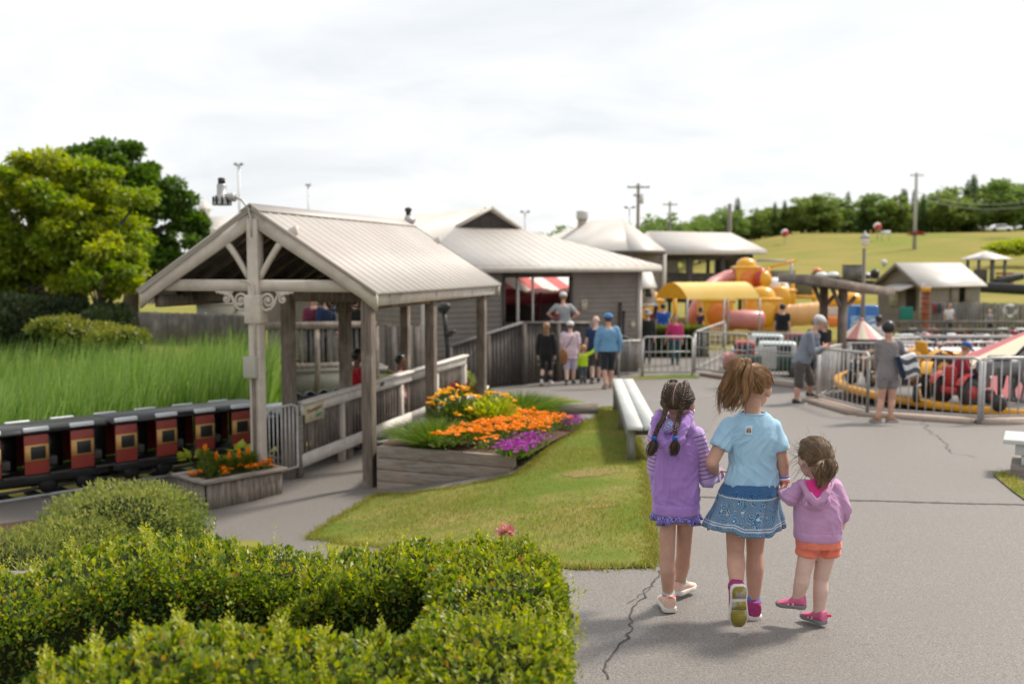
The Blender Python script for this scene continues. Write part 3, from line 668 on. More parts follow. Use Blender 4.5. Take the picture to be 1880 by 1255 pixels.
gu0, gu1 = -OV+d1, BW+OV-d1; cu = BW/2; Lr = 13
ztop = d1*s_+gh
roofpoly('roof', [[rq(-OV,-OV,0), rq(BW+OV,-OV,0), rq(gu1,gb_,d1*s_), rq(gu0,gb_,d1*s_)],
  [rq(BW+OV,-OV,0), rq(BW+OV,1.6,0), rq(BW+OV-2.08,1.6,2.08*s_)], [rq(BW+OV-2.08,1.6,2.08*s_), rq(gu1,gb_,d1*s_), rq(cu,gb_-.12,ztop), rq(cu,5.4,ztop), rq(BW+OV-2.08,5.4,2.08*s_)], [rq(BW+OV,5.4,0), rq(BW+OV,Lr,0), rq(cu,Lr,ztop), rq(cu,5.4,ztop)],  # unseen slope shaped with an added gap so sun reaches the booth canopy
  [rq(-OV,-OV,0), rq(gu0,gb_,d1*s_), rq(cu,gb_-.12,ztop), rq(cu,Lr,ztop), rq(-OV,Lr,0)]], m_roof2, mb_, .05)
m = MB(); u = -OV+.3
while u < BW+OV-.2:
    d_ = min(u+OV, BW+OV-u, d1)-.03; m.beam(rq(u,-OV,.004), rq(u,-OV+d_,d_*s_+.004), .018, .006); u += .3
m.build('roof_rib', m_roof2, mb_)
m = MB()
for i in range(8):
    f = i/8; w0 = (gu1-gu0)/2*(1-f)*.92; z = d1*s_+gh*f
    m.quad(rq(cu-w0,gb_+.05,z-d1*0), rq(cu+w0,gb_+.05,z), rq(cu+w0*.9,gb_+.09,z+gh/8), rq(cu-w0*.9,gb_+.09,z+gh/8))
m.build('gable_louvre', m_weather, mb_)
for sg in (0, 1):
    u0 = (gu0, gu1)[sg]; m = MB(); m.beam(rq(u0,gb_-.03,d1*s_+.0), rq(cu,gb_-.13,ztop), .06, .10); m.build('gable_trim', m_trim, mb_)
for a, c in ((q(-OV,-OV,zr-.06), q(BW+OV,-OV,zr-.06)), (q(-OV,Lr,zr-.06), q(-OV,-OV,zr-.06)), (q(BW+OV,-OV,zr-.06), q(BW+OV,Lr,zr-.06))):
    m = MB(); m.beam(a-UP*.05, c-UP*.05, .04, .17); m.build('fascia', m_trim, mb_)
for (u, z, w, h) in ((5.35, .35, .22, .32), (7.25, -.28, .18, .2)):
    nb = thing('notice', ['cream paper notice on the taupe wall right of the wide opening','small tan notice low on the taupe wall near the corner trim'][int(u > 6)], 'notice', q(u,-.05,z))
    m = MB(); m.beam(q(u-w/2,-.045,z), q(u+w/2,-.045,z), .012, h); m.build('sheet', mat('aged_paper', (.52,.45,.36), (.48,.40,.31), scale=12, rough=.8), nb)
    m = MB(); m.beam(q(u-w*.35,-.053,z+h*.3), q(u+w*.35,-.053,z+h*.3), .004, h*.12); m.build('heading', m_plank, nb)
for u in (6.72, 6.86):
    o = thing('downpipe', ['dark downpipe on the taupe wall, the taller of two','dark downpipe on the taupe wall, the shorter of two'][int(u > 6.8)], 'downpipe', q(u,-.1,zg))
    m = MB(); m.tube([q(u,-.08,zg), q(u,-.08,.35-(u > 6.8)*.25)], .045, 8); m.build('pipe', m_weather, o)
    m = MB(); m.lathe(q(u,-.08,.34-(u > 6.8)*.25), [(.045,0),(.06,.03),(.05,.06)], 8); m.build('cap', m_dark, o)
# booth with a striped canopy seen through the opening
def stripes(name, ca, cb, n, axis=0, coord='Object'):
    m = bpy.data.materials.new(name); m.use_nodes = True; t = m.node_tree; N = t.nodes.new; L = t.links.new; b = t.nodes['Principled BSDF']; b.inputs['Roughness'].default_value = .6
    a = N('ShaderNodeAttribute'); a.attribute_name = 'along'; k = N('ShaderNodeMath'); k.operation = 'MULTIPLY'; k.inputs[1].default_value = n; L(a.outputs['Fac'], k.inputs[0])
    f = N('ShaderNodeMath'); f.operation = 'FRACT'; L(k.outputs[0], f.inputs[0]); g = N('ShaderNodeMath'); g.operation = 'GREATER_THAN'; g.inputs[1].default_value = .5; L(f.outputs[0], g.inputs[0])
    x = N('ShaderNodeMix'); x.data_type = 'RGBA'; x.inputs[6].default_value = (*ca, 1); x.inputs[7].default_value = (*cb, 1); L(g.outputs[0], x.inputs[0]); L(x.outputs[2], b.inputs['Base Color']); return m
m_candy = stripes('red_white_canvas', (.80,.76,.72), (.62,.10,.10), 1)
m_redval = mat('crimson_scallop', (.26,.025,.03), (.18,.02,.022), scale=3, rough=.6)
bt = thing('game_booth', 'booth with red and white striped canopy and crimson scallops inside the hall', 'booth', q(5.6,2.2,hz0-.06))
vs, fs, al = [], [], []; n = 24
for i in range(n+1):
    u = 3.4+4.4*i/n; vs += [q(u,1.75,.74), q(u,3.2,1.33)]; al += [i/6.0+.25]*2
    if i: fs.append((2*i-2, 2*i, 2*i+1, 2*i-1))
mesh_np('canopy', vs, fs, m_candy, bt, attrs={'along': al})
poly = [(0,0)]
for i in range(24): poly.append((3.2*(i+.5)/24, .18+.10*abs(math.sin(i*PI/4))))
m = MB(); m.prism([(0,.0)]+[(4.4*i/24, .36+.12*abs(math.sin(i*PI/6))) for i in range(25)]+[(4.4,.0)], q(3.4,1.7,.34), bu, UP, .03); m.build('valance', m_redval, bt)
m = MB()
for u in (3.5, 5.0, 6.5, 7.6): m.beam(q(u,1.8,hz0), q(u,1.6,.7), .06, .06, up=bv)
m.build('booth_post', m_redval, bt)
m = MB(); m.box(q(5.6,2.2,hz0+.25), (4.2,.5,.55), frame(bu, bv, UP)); m.build('counter', m_greyfence, bt); m = MB(); m.beam(q(3.2,3.3,-.45), q(8.6,3.3,-.45), .06, 1.5); m.build('shade_panel', m_interior, bt)  # dark panel added behind the booth; its colour stands in for interior shade
# ---- second building with a hipped roof and a broad chimney
def Qs(px, py, Y): return P(px, py, Y)
YB = 46.0
sb = thing('hipped_building', 'taupe hall with pale hipped roof and stubby grey chimney', 'building', (6.0, YB, -1.55))
c0 = P(1156,462,YB); c1 = P(1219,462,YB+1.2); c2 = P(1060,462,YB+5.0); zb0 = -1.6; ztw = c0.z
def wall(name, a, b, material, parent, z0=-1.7, z1=None, th=.1):
    m = MB(); m.beam((a.x, a.y, (z0+z1)/2), (b.x, b.y, (z0+z1)/2), th, z1-z0); return m.build(name, material, parent)
nrm = V(((c1-c0).y, -(c1-c0).x, 0)).normalized()
lap('front_wall', (c0.x,c0.y,0), (c1.x,c1.y,0), zb0, ztw, nrm, m_side2, sb, course=.2)
n2 = V(((c0-c2).y, -(c0-c2).x, 0)).normalized(); lap('left_wall', (c2.x,c2.y,0), (c0.x,c0.y,0), zb0, ztw, n2, m_side2, sb, course=.2)
for c in (c0, c1): m = MB(); m.beam((c.x, c.y-.05, zb0), (c.x, c.y-.05, ztw), .2, .2, up=(0,1,0)); m.build('corner_trim', m_trim, sb)
eL, eM, eR = P(1000,462,YB+5.4), P(1153,459,YB-.6), P(1222,459,YB+.6); back = V((-2.5, 7, 0))
ap, rp = P(1142,400,YB+3.6), P(1088,404,YB+6.6)
eB = eR+V((-4.2,7.5,0)); eLB = eL+V((-2,5,0))
roofpoly('roof', [[eM, eR, ap], [eL, eM, ap, rp], [eR, eB, ap], [eL, rp, eLB], [eLB, rp, ap, eB]], m_roof2, sb)
for a, c in ((eL, eM), (eM, eR)): m = MB(); m.beam(a-UP*.12, c-UP*.12, .06, .16); m.build('fascia', m_weather, sb)
cp = P(1069,405,YB+6.8); m = MB(); m.lathe(cp-UP*.8, [(.24,0),(.24,.95)], 4); ch = m.build('chimney', mat('beige_render', (.40,.34,.30), (.34,.29,.26), scale=4), sb)
m = MB(); m.lathe(cp+UP*.08, [(.30,0),(.31,.05),(.31,.38),(.29,.42)], 18); m.build('chimney_cowl', m_galv, ch, True)
# small lean-to between the halls
lt = thing('lean_to', 'little pale roofed lean-to with a small window beside the hall corner', 'building', P(1186,560,YB-6))
a, c = P(1172,560,YB-6), P(1202,560,YB-6); z1 = P(1186,528,YB-6).z
wall('wall', a, c, m_side2, lt, -1.7, z1)
roofpoly('roof', [[P(1168,527,YB-6.4), P(1206,527,YB-6.4), P(1192,484,YB-5), P(1172,484,YB-5)]], m_roof2, lt)
m = MB(); pw = P(1190,538,YB-6.06); m.box(pw, (.36, .06, .40)); wf = m.build('window_frame', m_trim, lt); m = MB(); m.box(pw-V((0,.035,0)), (.27, .02, .31)); m.build('pane', m_glass, wf)
m = MB(); m.box(P(1186,560,YB-6.08), (.9, .05, .12)); m.build('sill_board', m_trim, lt)
# ---- open picnic shelter on the right of it
YS = 50.0
sh = thing('picnic_shelter', 'open shelter with long pale hipped roof on dark posts before the hill', 'shelter', (10, YS, -1.5))
f0, f1 = P(1206,460,YS-1), P(1408,459,YS-1); b0, b1 = P(1150,452,YS+6), P(1388,452,YS+6); r0, r1 = P(1190,424,YS+2.5), P(1342,427,YS+2.5)
roofpoly('roof', [[f0, f1, r1, r0], [b0, b1, r1, r0], [f1, b1, r1], [f0, b0, r0]], m_roof2, sh)
m = MB(); m.beam(f0-UP*.13, f1-UP*.13, .06, .15); m.build('fascia', m_trim, sh); m = MB(); m.beam(f0-UP*.33+V((.3,.4,0)), f1-UP*.33+V((-.6,.4,0)), .15, .3); m.build('eave_beam', m_weather, sh)
for px in (1266, 1327, 1376):
    t = P(px, 472, YS-.6); m = MB(); m.beam((t.x, t.y, -1.5), t, .30 if px < 1300 else .2, .25, up=(0,1,0)); m.build('post', m_weather, sh)
for px in (1230, 1300, 1360):
    t = P(px, 472, YS+5.5); m = MB(); m.beam((t.x, t.y, -1.5), t, .18, .18, up=(0,1,0)); m.build('post', m_weather, sh)
m = MB(); a, c = P(1216,530,YS+.5), P(1350,530,YS+.5); m.beam((a.x,a.y,P(1216,500,YS).z-.75), (c.x,c.y,P(1350,502,YS).z-.75), .1, 1.5); m.build('low_wall', m_greyfence, sh)
for px, w, h, col in ((1229,.75,1.1,(.40,.40,.42)), (1323,.6,1.15,(.03,.035,.04)), (1344,.6,1.3,(.10,.09,.085)), (1362,.7,1.0,(.02,.03,.05))):
    t = P(px, 496, YS+3); o = thing('storage_box', {1229:'pale grey cabinet under the open shelter, left end',1323:'black cabinet under the open shelter beside a taller brown one',1344:'tall brown cabinet standing under the open shelter',1362:'dark blue bin under the open shelter, right end'}[px], 'cabinet', (t.x,t.y,t.z-h/2))
    mm = mat('cabinet_paint', col, rough=.6); m = MB(); m.rbox(t, (w, .5, h), .03); m.build('body', mm, o); m = MB(); m.rbox(t+UP*(h/2), (w+.06, .56, .05), .01); m.build('lid', m_dark, o)
# ---- shed on the right
YH = 47.0
shd = thing('shed', 'taupe clapboard shed with bright pale gable roof in front of the yellow hill', 'shed', (19, YH, -1.5))
gl, gr_, far = P(1613,520,YH+4.2), P(1692,520,YH), P(1800,520,YH+3.5)
zb_s, zt_s = -1.75, gr_.z; gl.z = gr_.z = far.z = zt_s
n1 = V(((gr_-gl).y, -(gr_-gl).x, 0)).normalized(); n2 = V(((far-gr_).y, -(far-gr_).x, 0)).normalized()
lap('gable_wall', (gl.x,gl.y,0), (gr_.x,gr_.y,0), zb_s, zt_s, n1, m_side, shd, course=.17)
L_ = (far-gr_).length
lap('side_wall', (gr_.x,gr_.y,0), (far.x,far.y,0), zb_s, zt_s, n2, m_side, shd, [(L_*.60, L_*.83, zt_s-1.15, zt_s-.1)], course=.17)
gm = (gl+gr_)/2; ap = V((gm.x, gm.y, P(1646,482,YH+2.1).z)); ax_ = (far-gr_)
m = MB(); m.add([gl-ax_*0+n1*.01, gr_+n1*.01, ap+n1*.01-UP*.1], [(0,1,2)]); m.build('gable_end', m_side, shd)
oh = -ax_.normalized()*.35; dn = (gr_-ap)*1.16; dn2 = (gl-ap)*1.16
roofpoly('roof', [[ap+oh, ap+ax_-oh, ap+ax_+dn-oh, ap+dn+oh], [ap+oh, ap+ax_-oh, ap+ax_+dn2-oh, ap+dn2+oh]], m_roof2, shd)
for d_ in (dn, dn2): m = MB(); m.beam(ap+oh*1.05-UP*.1, ap+d_+oh*1.05-UP*.1, .06, .16); m.build('bargeboard', m_side2, shd)
m = MB(); m.beam(gr_-UP*1.6+n2*.02, gr_+n2*.02, .14, .14, up=n2); m.build('corner_trim', m_trim, shd)
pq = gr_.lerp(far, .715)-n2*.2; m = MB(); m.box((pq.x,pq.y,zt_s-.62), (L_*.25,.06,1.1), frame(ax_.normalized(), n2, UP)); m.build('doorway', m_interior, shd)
pq = gr_.lerp(far, .76)+n2*.07; m = MB(); m.box((pq.x,pq.y,zt_s-.65), (L_*.11,.05,1.0), frame(ax_.normalized(), n2, UP)); m.build('door', m_side2, shd)
pq = gr_.lerp(far, .53)+n2*.07; m = MB(); m.box((pq.x,pq.y,zt_s-.65), (L_*.13,.05,1.0), frame(ax_.normalized(), n2, UP)); m.build('shutter', m_side2, shd)
a1_, a2_ = gl.lerp(gr_, .46), gl.lerp(gr_, .97)
roofpoly('porch_roof', [[a1_+UP*.02+n1*.05, a2_+UP*.02+n1*.05, a2_-UP*.32+n1*1.0, a1_-UP*.32+n1*1.0]], m_roof2, shd)
pq = gl.lerp(gr_, .42)+n1*.07-UP*.75; m = MB(); m.box(pq, (.85,.05,.8), frame((gr_-gl).normalized(), n1, UP)); wf = m.build('window_frame', m_trim, shd); m = MB(); m.box(pq+n1*.03, (.7,.02,.65), frame((gr_-gl).normalized(), n1, UP)); m.build('pane', mat('pale_blind', (.36,.36,.32), rough=.3), wf)
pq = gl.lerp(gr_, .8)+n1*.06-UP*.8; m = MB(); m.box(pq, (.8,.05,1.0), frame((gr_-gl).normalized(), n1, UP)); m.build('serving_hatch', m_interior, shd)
ds = ap+oh-UP*.15+LX*.55; 
o = thing('satellite_dish', 'white round dish on the shed gable', 'dish', ds); m = MB(); m.lathe(ds+UP*.15, [(.02,.06),(.09,.05),(.15,0),(.16,0),(.10,.07),(.02,.08)], 16, axis=(-.2,-.9,.25)); m.build('bowl', m_white, o, True); m = MB(); m.tube([ds+UP*.15, ds-UP*.1], .03, 6); m.build('arm', m_galv, o)
# ---- little lookout with a pyramid roof
YG = 62.0
gz_ = thing('lookout', 'small lookout with white pyramid roof, grey posts and red brown rail on the hill foot', 'gazebo', P(1810,520,YG))
cr_ = P(1810,475,YG); e = 1.12
cs_ = [cr_+V((i*e, j*e, 0)) for i, j in ((-1,-1),(1,-1),(1,1),(-1,1))]; tp = P(1809,460,YG); tp.y = YG
roofpoly('roof', [[cs_[i], cs_[(i+1)%4], tp] for i in range(4)], m_roof2, gz_, .08)
for i, j in ((-.8,-.8),(.8,-.8),(.75,.8),(-.75,.8),(.05,-.85)):
    m = MB(); m.beam(cr_+V((i,j,-2.1)), cr_+V((i,j,0)), .14, .14, up=(0,1,0)); m.build('post', m_greyfence, gz_)
m_redwood = wood('red_brown_board', (.26,.085,.05), (.17,.06,.04), (1,1,1))
for z in (-.9, -1.1, -1.3, -1.5):
    m = MB(); m.beam(cr_+V((.2,-.95,z)), cr_+V((1.3,-.95,z)), .06, .12); m.build('rail_board', m_redwood, gz_)
m = MB(); m.box(cr_+V((-.75,-.95,-1.15)), (.8,.1,1.0)); m.build('panel', m_weather, gz_)
m = MB(); m.box(cr_+V((.3,0,-1.75)), (3.0,2.2,.2)); m.build('deck', m_weather, gz_)
# ---- flat timber canopy with braced posts
YC = 23.0
cn = thing('timber_canopy', 'sloping weathered timber canopy on crossed braces beside the rides', 'shelter', (7.5, YC, G(7.5, YC)))
k0, k1, k2 = P(1430,507,YC+2.0), P(1484,508,YC-.8), P(1640,533,YC+1.5); k3 = k2+(k0-k1)
m = MB(); m.add([k0, k1, k2, k3]+[p-UP*.13 for p in (k0, k1, k2, k3)], [(0,1,2,3),(7,6,5,4),(0,4,5,1),(1,5,6,2),(2,6,7,3),(3,7,4,0)])
m.build('roof_board', m_greyfence, cn)
for a, c, w in ((k1, k2, .10), (k0, k1, .08)): m = MB(); m.beam(a-UP*.05-V((0,.05,0)), c-UP*.05-V((0,.05,0)), .06, .20); m.build('fascia', m_pick, cn)
pl = []
for px, yy, Y in ((1548,524,YC+.6), (1513,520,YC+2.2)):
    t = P(px, yy, Y); pl.append(t); m = MB(); m.beam((t.x, t.y, G(t.x, t.y)-.05), t, .17, .17, up=(0,1,0)); m.build('post', m_post, cn)
ed = (k2-k1).normalized()
for t in pl:
    for sg in (1, -1): m = MB(); m.beam(t-UP*.62, t+ed*(sg*.52)-UP*(.14+.10*sg), .05, .09); m.build('brace', m_post, cn)
# ---- far-off pieces on the left
cb_ = thing('cupola_building', 'far pale hall with a square roof cupola above the trees', 'building', P(400,420,70))
YQ = 70.0
roofpoly('roof', [[P(372,430,YQ), P(455,430,YQ), P(430,396,YQ+3), P(385,398,YQ+3)]], m_roof2, cb_)
m = MB(); a = P(375,430,YQ+.5); m.box((a.x+1.7,a.y+1.5,(a.z-1)/2-.3), (3.4,2.5,a.z+1.6)); m.build('wall', m_side2, cb_)
m = MB(); c = P(376,395,YQ+2.0); m.box(c, (.62,.62,1.0)); cu_ = m.build('cupola', m_trim, cb_); m = MB(); m.lathe(c+UP*.42, [(.62,0),(.6,.04),(.02,.62)], 4); m.build('cupola_roof', m_roof2, cu_)
m = MB(); m.box(c-V((0,.32,-.05)), (.36,.04,.4)); m.build('louvre', m_weather, cu_)
gbk = thing('service_hut', 'plain grey green hut behind the board fence beyond the reeds', 'building', P(402,590,42))
a = P(402,573,42); m = MB(); m.box((a.x,a.y+1,a.z-.4), (1.9,2.0,1.4)); m.build('wall', mat('grey_green_panel', (.245,.245,.20), (.225,.22,.185), scale=2, rough=.8), gbk); m = MB(); m.box((a.x,a.y+1,a.z+.33), (2.1,2.2,.07)); m.build('roof', m_greyfence, gbk)
# ================================================================== FENCES
def board_fence(name, label, a, b, h, material, group=None, w=.14, gap=.012, zf=None):
    a, b = V(a), V(b); L = (b-a).length; n = int(L/w); zf = zf or (lambda t: 0)
    o = thing(name, label, 'fence', (a.x, a.y, G(a.x, a.y)), group); m = MB()
    for i in range(n):
        t = (i+.5)/n; p = a.lerp(b, t); g = G(p.x, p.y)
        m.beam((p.x, p.y, g-.05), (p.x, p.y, g+h+random.uniform(-.015, .015)+zf(t)), w-gap, .025, up=V((-(b-a).y, (b-a).x, 0)))
    m.build('boards', material, o)
    d = (b-a).normalized(); nn = V((-d.y, d.x, 0))
    k = max(2, int(L/2.2))
    for i in range(k+1):
        p = a.lerp(b, i/k)+nn*.06; g = G(p.x, p.y); m = MB(); m.beam((p.x, p.y, g-.05), (p.x, p.y, g+h+.03+zf(i/k)), .1, .1, up=nn); m.build('post', material, o)
    return o
fa, fb = P(200,600,41), P(470,600,37)
board_fence('board_fence', 'grey board fence beyond the reeds under the yellow slope', (fa.x, fa.y, 0), (fb.x, fb.y, 0), P(300,572,40).z-G(fa.x, 40), m_greyfence)
fa, fb = P(1712,560,44), P(1905,560,42)
fz = P(1800,556,43).z-G(14+5, 43)
board_fence('board_fence', 'silver grey board fence behind the toy cars with a white life ring', (fa.x, fa.y, 0), (fb.x, fb.y, 0), fz, m_greyfence)
lr = P(1853,571,42.1); o = thing('life_ring', 'white life ring hung on the silver grey board fence', 'life ring', lr)
m = MB(); m.tube([lr+V((.24*math.cos(a), -.05, .24*math.sin(a))) for a in np.linspace(0, 2*PI, 25)], .07, 8, caps=False); m.build('ring', m_white, o, True)
m = MB()
for a in (.7, 2.3, 3.9, 5.5): m.box(lr+V((.24*math.cos(a), -.05, .24*math.sin(a))), (.08,.16,.16), Matrix.Rotation(-a, 3, 'Y'))
m.build('band', m_greyfence, o)
# ramp landing fence in front of the hall
RF = [P(823,636,24.0), P(958,592,25.4), P(1080,592,27.2), P(1150,620,28.6), P(1172,628,29.2)]
rf = thing('ramp_fence', 'dark weathered picket fence rising to a landing before the hall opening', 'fence', (RF[0].x, RF[0].y, G(RF[0].x, RF[0].y)))
for i in range(len(RF)-1):
    a, c = RF[i], RF[i+1]; m = MB(); m.beam(a, c, .14, .05); m.build('top_rail', m_greyfence, rf)
    d = (c-a); d.z = 0; n_ = max(2, int(d.length/.115)); m = MB(); nn = V((-d.y, d.x, 0)).normalized()
    for j in range(n_):
        p = a.lerp(c, (j+.5)/n_); m.beam((p.x, p.y, G(p.x, p.y)+.02), (p.x, p.y, p.z-.03), .10, .03, up=nn)
    m.build('boards', m_weather, rf)
    for u in ((0, .5) if i < 2 else (0,)):
        p = a.lerp(c, u)-nn*.05; m = MB(); m.beam((p.x, p.y, G(p.x, p.y)-.05), (p.x, p.y, p.z-.02), .12, .12, up=nn); m.build('post', m_weather, rf)
# landing deck behind it
m = MB(); a, c = P(960,640,25.9), P(1085,640,27.6)
ld = thing('landing', 'wooden landing deck behind the dark picket fence', 'deck', (a.x, a.y, G(a.x, a.y)))
zl = P(1035,592,27).z-1.02
m.beam((a.x, a.y+.35, zl), (c.x, c.y+.35, zl), 1.2, .08); m.build('deck_boards', m_greyfence, ld)
m = MB(); 
for u in (.05, .5, .95): p = a.lerp(c, u); m.beam((p.x, p.y+.35, G(p.x, p.y)), (p.x, p.y+.35, zl-.04), .12, .12, up=(0,1,0))
m.build('support', m_weather, ld)
# far rail by the pond with people leaning on it
def picket_rail(name, label, a, b, ztop, material, top_mat, sp=.13):
    a, b = V(a), V(b); o = thing(name, label, 'railing', (a.x, a.y, G(a.x, a.y))); d = b-a; n = int(d.length/sp); nn = V((-d.y, d.x, 0)).normalized()
    a.z = b.z = ztop; m = MB(); m.beam(a, b, .14, .16); m.build('top_board', top_mat, o)
    m = MB(); m.beam(a-UP*.95, b-UP*.95, .08, .16); m.build('bottom_board', top_mat, o); m = MB()
    for j in range(n): p = a.lerp(b, (j+.5)/n); m.beam(p-UP*.98, p-UP*.05, .07, .03, up=nn)
    m.build('pickets', material, o)
    for j in range(5): p = a.lerp(b, j/4); m = MB(); m.beam((p.x, p.y, G(p.x, p.y)-.3), p-UP*.05, .12, .12, up=nn); m.build('post', top_mat, o)
    return o
ra, rb = P(468,600,22.5), P(690,600,23.5); zr_ = P(580,597,23).z
picket_rail('boardwalk_rail', 'pale grey picket rail of a raised boardwalk beyond the reeds', (ra.x, ra.y, 0), (rb.x, rb.y, 0), zr_, m_greyfence, m_pick)
bw = thing('boardwalk', 'raised grey boardwalk with concrete side beyond the reeds', 'boardwalk', (ra.x, ra.y+.6, G(ra.x, ra.y)))
m = MB(); a, c = ra+V((0,.75,0)), rb+V((0,.75,0)); m.beam((a.x, a.y, zr_-1.06), (c.x, c.y, zr_-1.06), 1.5, .12); m.build('deck_boards', m_greyfence, bw)
m = MB(); m.beam((a.x, a.y-.1, zr_-1.42), (c.x, c.y-.1, zr_-1.42), 1.2, .6); m.build('side_wall', mat('mossy_concrete', (.20,.195,.175), (.15,.15,.13), scale=3, rough=.9, bump=.3, bscale=20), bw)
pk = P(716,612,23.2); board_fence('slat_screen', 'two dark slatted screens against the taupe wall behind the shelter', (P(714,600,23.6).x, 23.6, 0), (P(772,600,24.2).x, 24.2, 0), P(740,598,24).z-G(-2.8, 24), m_weather, w=.22, gap=.05)
# dark streetlamp/speaker post by the ramp
spx = thing('speaker_post', 'slim black post with a horn loudspeaker and side bracket behind the shelter', 'loudspeaker', (P(819,690,20.5).x, 20.5, G(P(819,690,20.5).x, 20.5)))
b0_ = P(822,680,20.5); t0_ = P(816,560,20.5); m = MB(); m.tube([(b0_.x, 20.5, G(b0_.x, 20.5)), P(822,640,20.5), P(818,600,20.5), P(815,575,20.5)], .05, 8); m.build('pole', m_dark, spx, True)
m = MB(); m.lathe(t0_-UP*.05, [(.05,-.15),(.10,-.08),(.12,.0),(.06,.12),(.02,.14)], 12, axis=(.7,-.4,.3)); m.build('horn', m_dark, spx, True)
m = MB(); m.beam(P(816,610,20.5), P(836,608,20.45), .1, .06); m.ell(P(824,613,20.5), (.09,.09,.06)); m.build('bracket', m_dark, spx)
# steel crowd barriers
def barrier(name, label, pts, h0, group, dens=.10, posts=True, cap=True, zbot=.12, mid=False):
    """tubular panel between ground points, bars and frame in one part each"""
    a, b = V(pts[0]), V(pts[1]); o = thing(name, label, 'barrier', (a.x, a.y, G(a.x, a.y)), group)
    L = (b-a).length; ga, gb2 = G(a.x, a.y), G(b.x, b.y); A = V((a.x, a.y, ga)); B = V((b.x, b.y, gb2)); d = (B-A).normalized(); r = .1
    ta, tb = A+UP*h0, B+UP*h0
    m = MB(); m.tube([A+UP*zbot, ta-UP*r, ta-UP*r*.3+d*r*.3, ta+d*r, tb-d*r, tb-UP*r*.3-d*r*.3, tb-UP*r, B+UP*zbot, A+UP*zbot], .024, 8); m.build('frame', m_galv, o, True)
    n = int(L/dens); 
    m = MB()
    for i in range(1, n): p = A.lerp(B, i/n); m.tube([p+UP*zbot, p+UP*h0], .010, 6)
    m.build('bars', m_galv, o, True)
    if mid: m = MB(); m.tube([A+UP*h0*.62, B+UP*h0*.62], .018, 6); m.build('mid_rail', m_galv, o, True)
    if posts:
        for p in (A, B): m = MB(); m.tube([p-UP*.02, p+UP*(h0-.05)], .03, 8); m.build('leg', m_galv, o, True); 
    return o
Gp = lambda px, py: hit(px, py)
g_b = 'silver crowd barriers around the rides'
c_a, c_b, c_c, c_d, c_e = Gp(1500,737), Gp(1592,763), Gp(1797,778), Gp(1900,776), Gp(1560,704)
barrier('barrier', 'silver barred barrier panel right of the man leaning, behind the woman in grey', (c_a, c_b), 1.06, g_b, .26)
barrier('barrier', 'long curved front barrier panel between the woman in grey and the thick double post', (c_b, c_c), 1.02, g_b, .135)
barrier('barrier', 'barrier panel in front of the grey horse, cut by the photo edge', (c_c+V((.05,0,0)), c_d), 1.02, g_b, .135)
barrier('barrier', 'barrier panel running back from the corner by the leaning man', (c_a+V((.05,.08,0)), c_e), 1.06, g_b, .22)
barrier('barrier', 'barrier panel directly behind the woman in grey, nearest the round platform back', (Gp(1565,700)+V((0,.5,0)), Gp(1690,690)), 1.1, g_b, .12)
h_a, h_b, h_c = Gp(1274,684), Gp(1372,694), Gp(1512,712)
barrier('barrier', 'tall silver barrier in front of the white green toy truck, left half', (h_a, h_b), 1.22, g_b, .2, mid=True)
barrier('barrier', 'tall silver barrier in front of the white green toy truck, right half', (h_b, h_c), 1.28, g_b, .2, mid=True)
barrier('barrier', 'silver barrier panel standing square between the hall corner and the gate', (Gp(1136,693), Gp(1178,691)), 1.02, g_b, .08)
barrier('barrier', 'silver gate panel in front of the pink shirted visitor', (Gp(1180,691), Gp(1271,690)), 1.12, g_b, .16, mid=True)
barrier('barrier', 'silver panel linking the gate end to the tall ride barrier', (Gp(1276,683), Gp(1330,655)), 1.2, g_b, .5)
barrier('barrier', 'far silver barrier edging the little lawn on the right', (V((15.6,26.6,0)), V((26,25.2,0))), 1.05, g_b, .2)
barrier('barrier', 'far silver barrier between round platform and toy cars', (V((8.6,25.6,0)), V((15.5,26.6,0))), 1.05, g_b, .14)
kb = MB()
for a, c in ((Gp(1290,688), Gp(1512,715)),):
    kb.beam(V(a)+UP*.04-V((0,.2,0)), V(c)+UP*.04-V((0,.2,0)), .3, .1)
tag(kb.build('kerb', mat('pinkish_concrete', (.36,.28,.235), (.30,.24,.20), scale=8, rough=.9), None), kind='structure')
kb = MB(); 
for a, c in ((c_a, c_b), (c_b, c_c), (c_c, c_d)): kb.beam(V((a.x, a.y+.12, a.z+.02)), V((c.x, c.y+.12, c.z+.02)), .55, .08)
tag(kb.build('kerb', bpy.data.materials['pinkish_concrete'], None), kind='structure')
# ================================================================== POLES AND LAMPS
m_pole = mat('weathered_pole', (.22,.19,.165), (.16,.14,.12), scale=4, rough=.9, stretch=(6,6,.4))
m_paleconc = mat('pale_pole', (.40,.385,.37), (.34,.33,.32), scale=3, rough=.7)
def upole(label, px, ytop, Y, r, arms, material, extra=None):
    t = P(px, ytop, Y); g = G(t.x, Y); o = thing('utility_pole', label, 'pole', (t.x, Y, g)); m = MB(); m.tube([(t.x, Y, g-.2), t], [r, r*.72], 8); m.build('shaft', material, o, True)
    for dz, w in arms: m = MB(); m.beam(t+V((-w/2, -.1, -dz)), t+V((w/2, -.1, -dz)), .10, .12); m.build('cross_arm', material, o); m = MB(); [m.lathe(t+V((x, -.1, -dz+.06)), [(.03,0),(.05,.05),(.03,.12)], 6) for x in np.linspace(-w/2+.1, w/2-.1, 4)]; m.build('insulator', m_galv, o)
    if extra: m = MB(); m.lathe(t+V((.22,-.1,-extra)), [(.18,0),(.2,.05),(.2,.6),(.12,.66)], 10); m.build('transformer', m_galv, o, True)
    return o
upole('tall pale utility pole standing on the hilltop before the wood', 1683, 317, 112, .24, ((.3, 1.5),), m_paleconc)
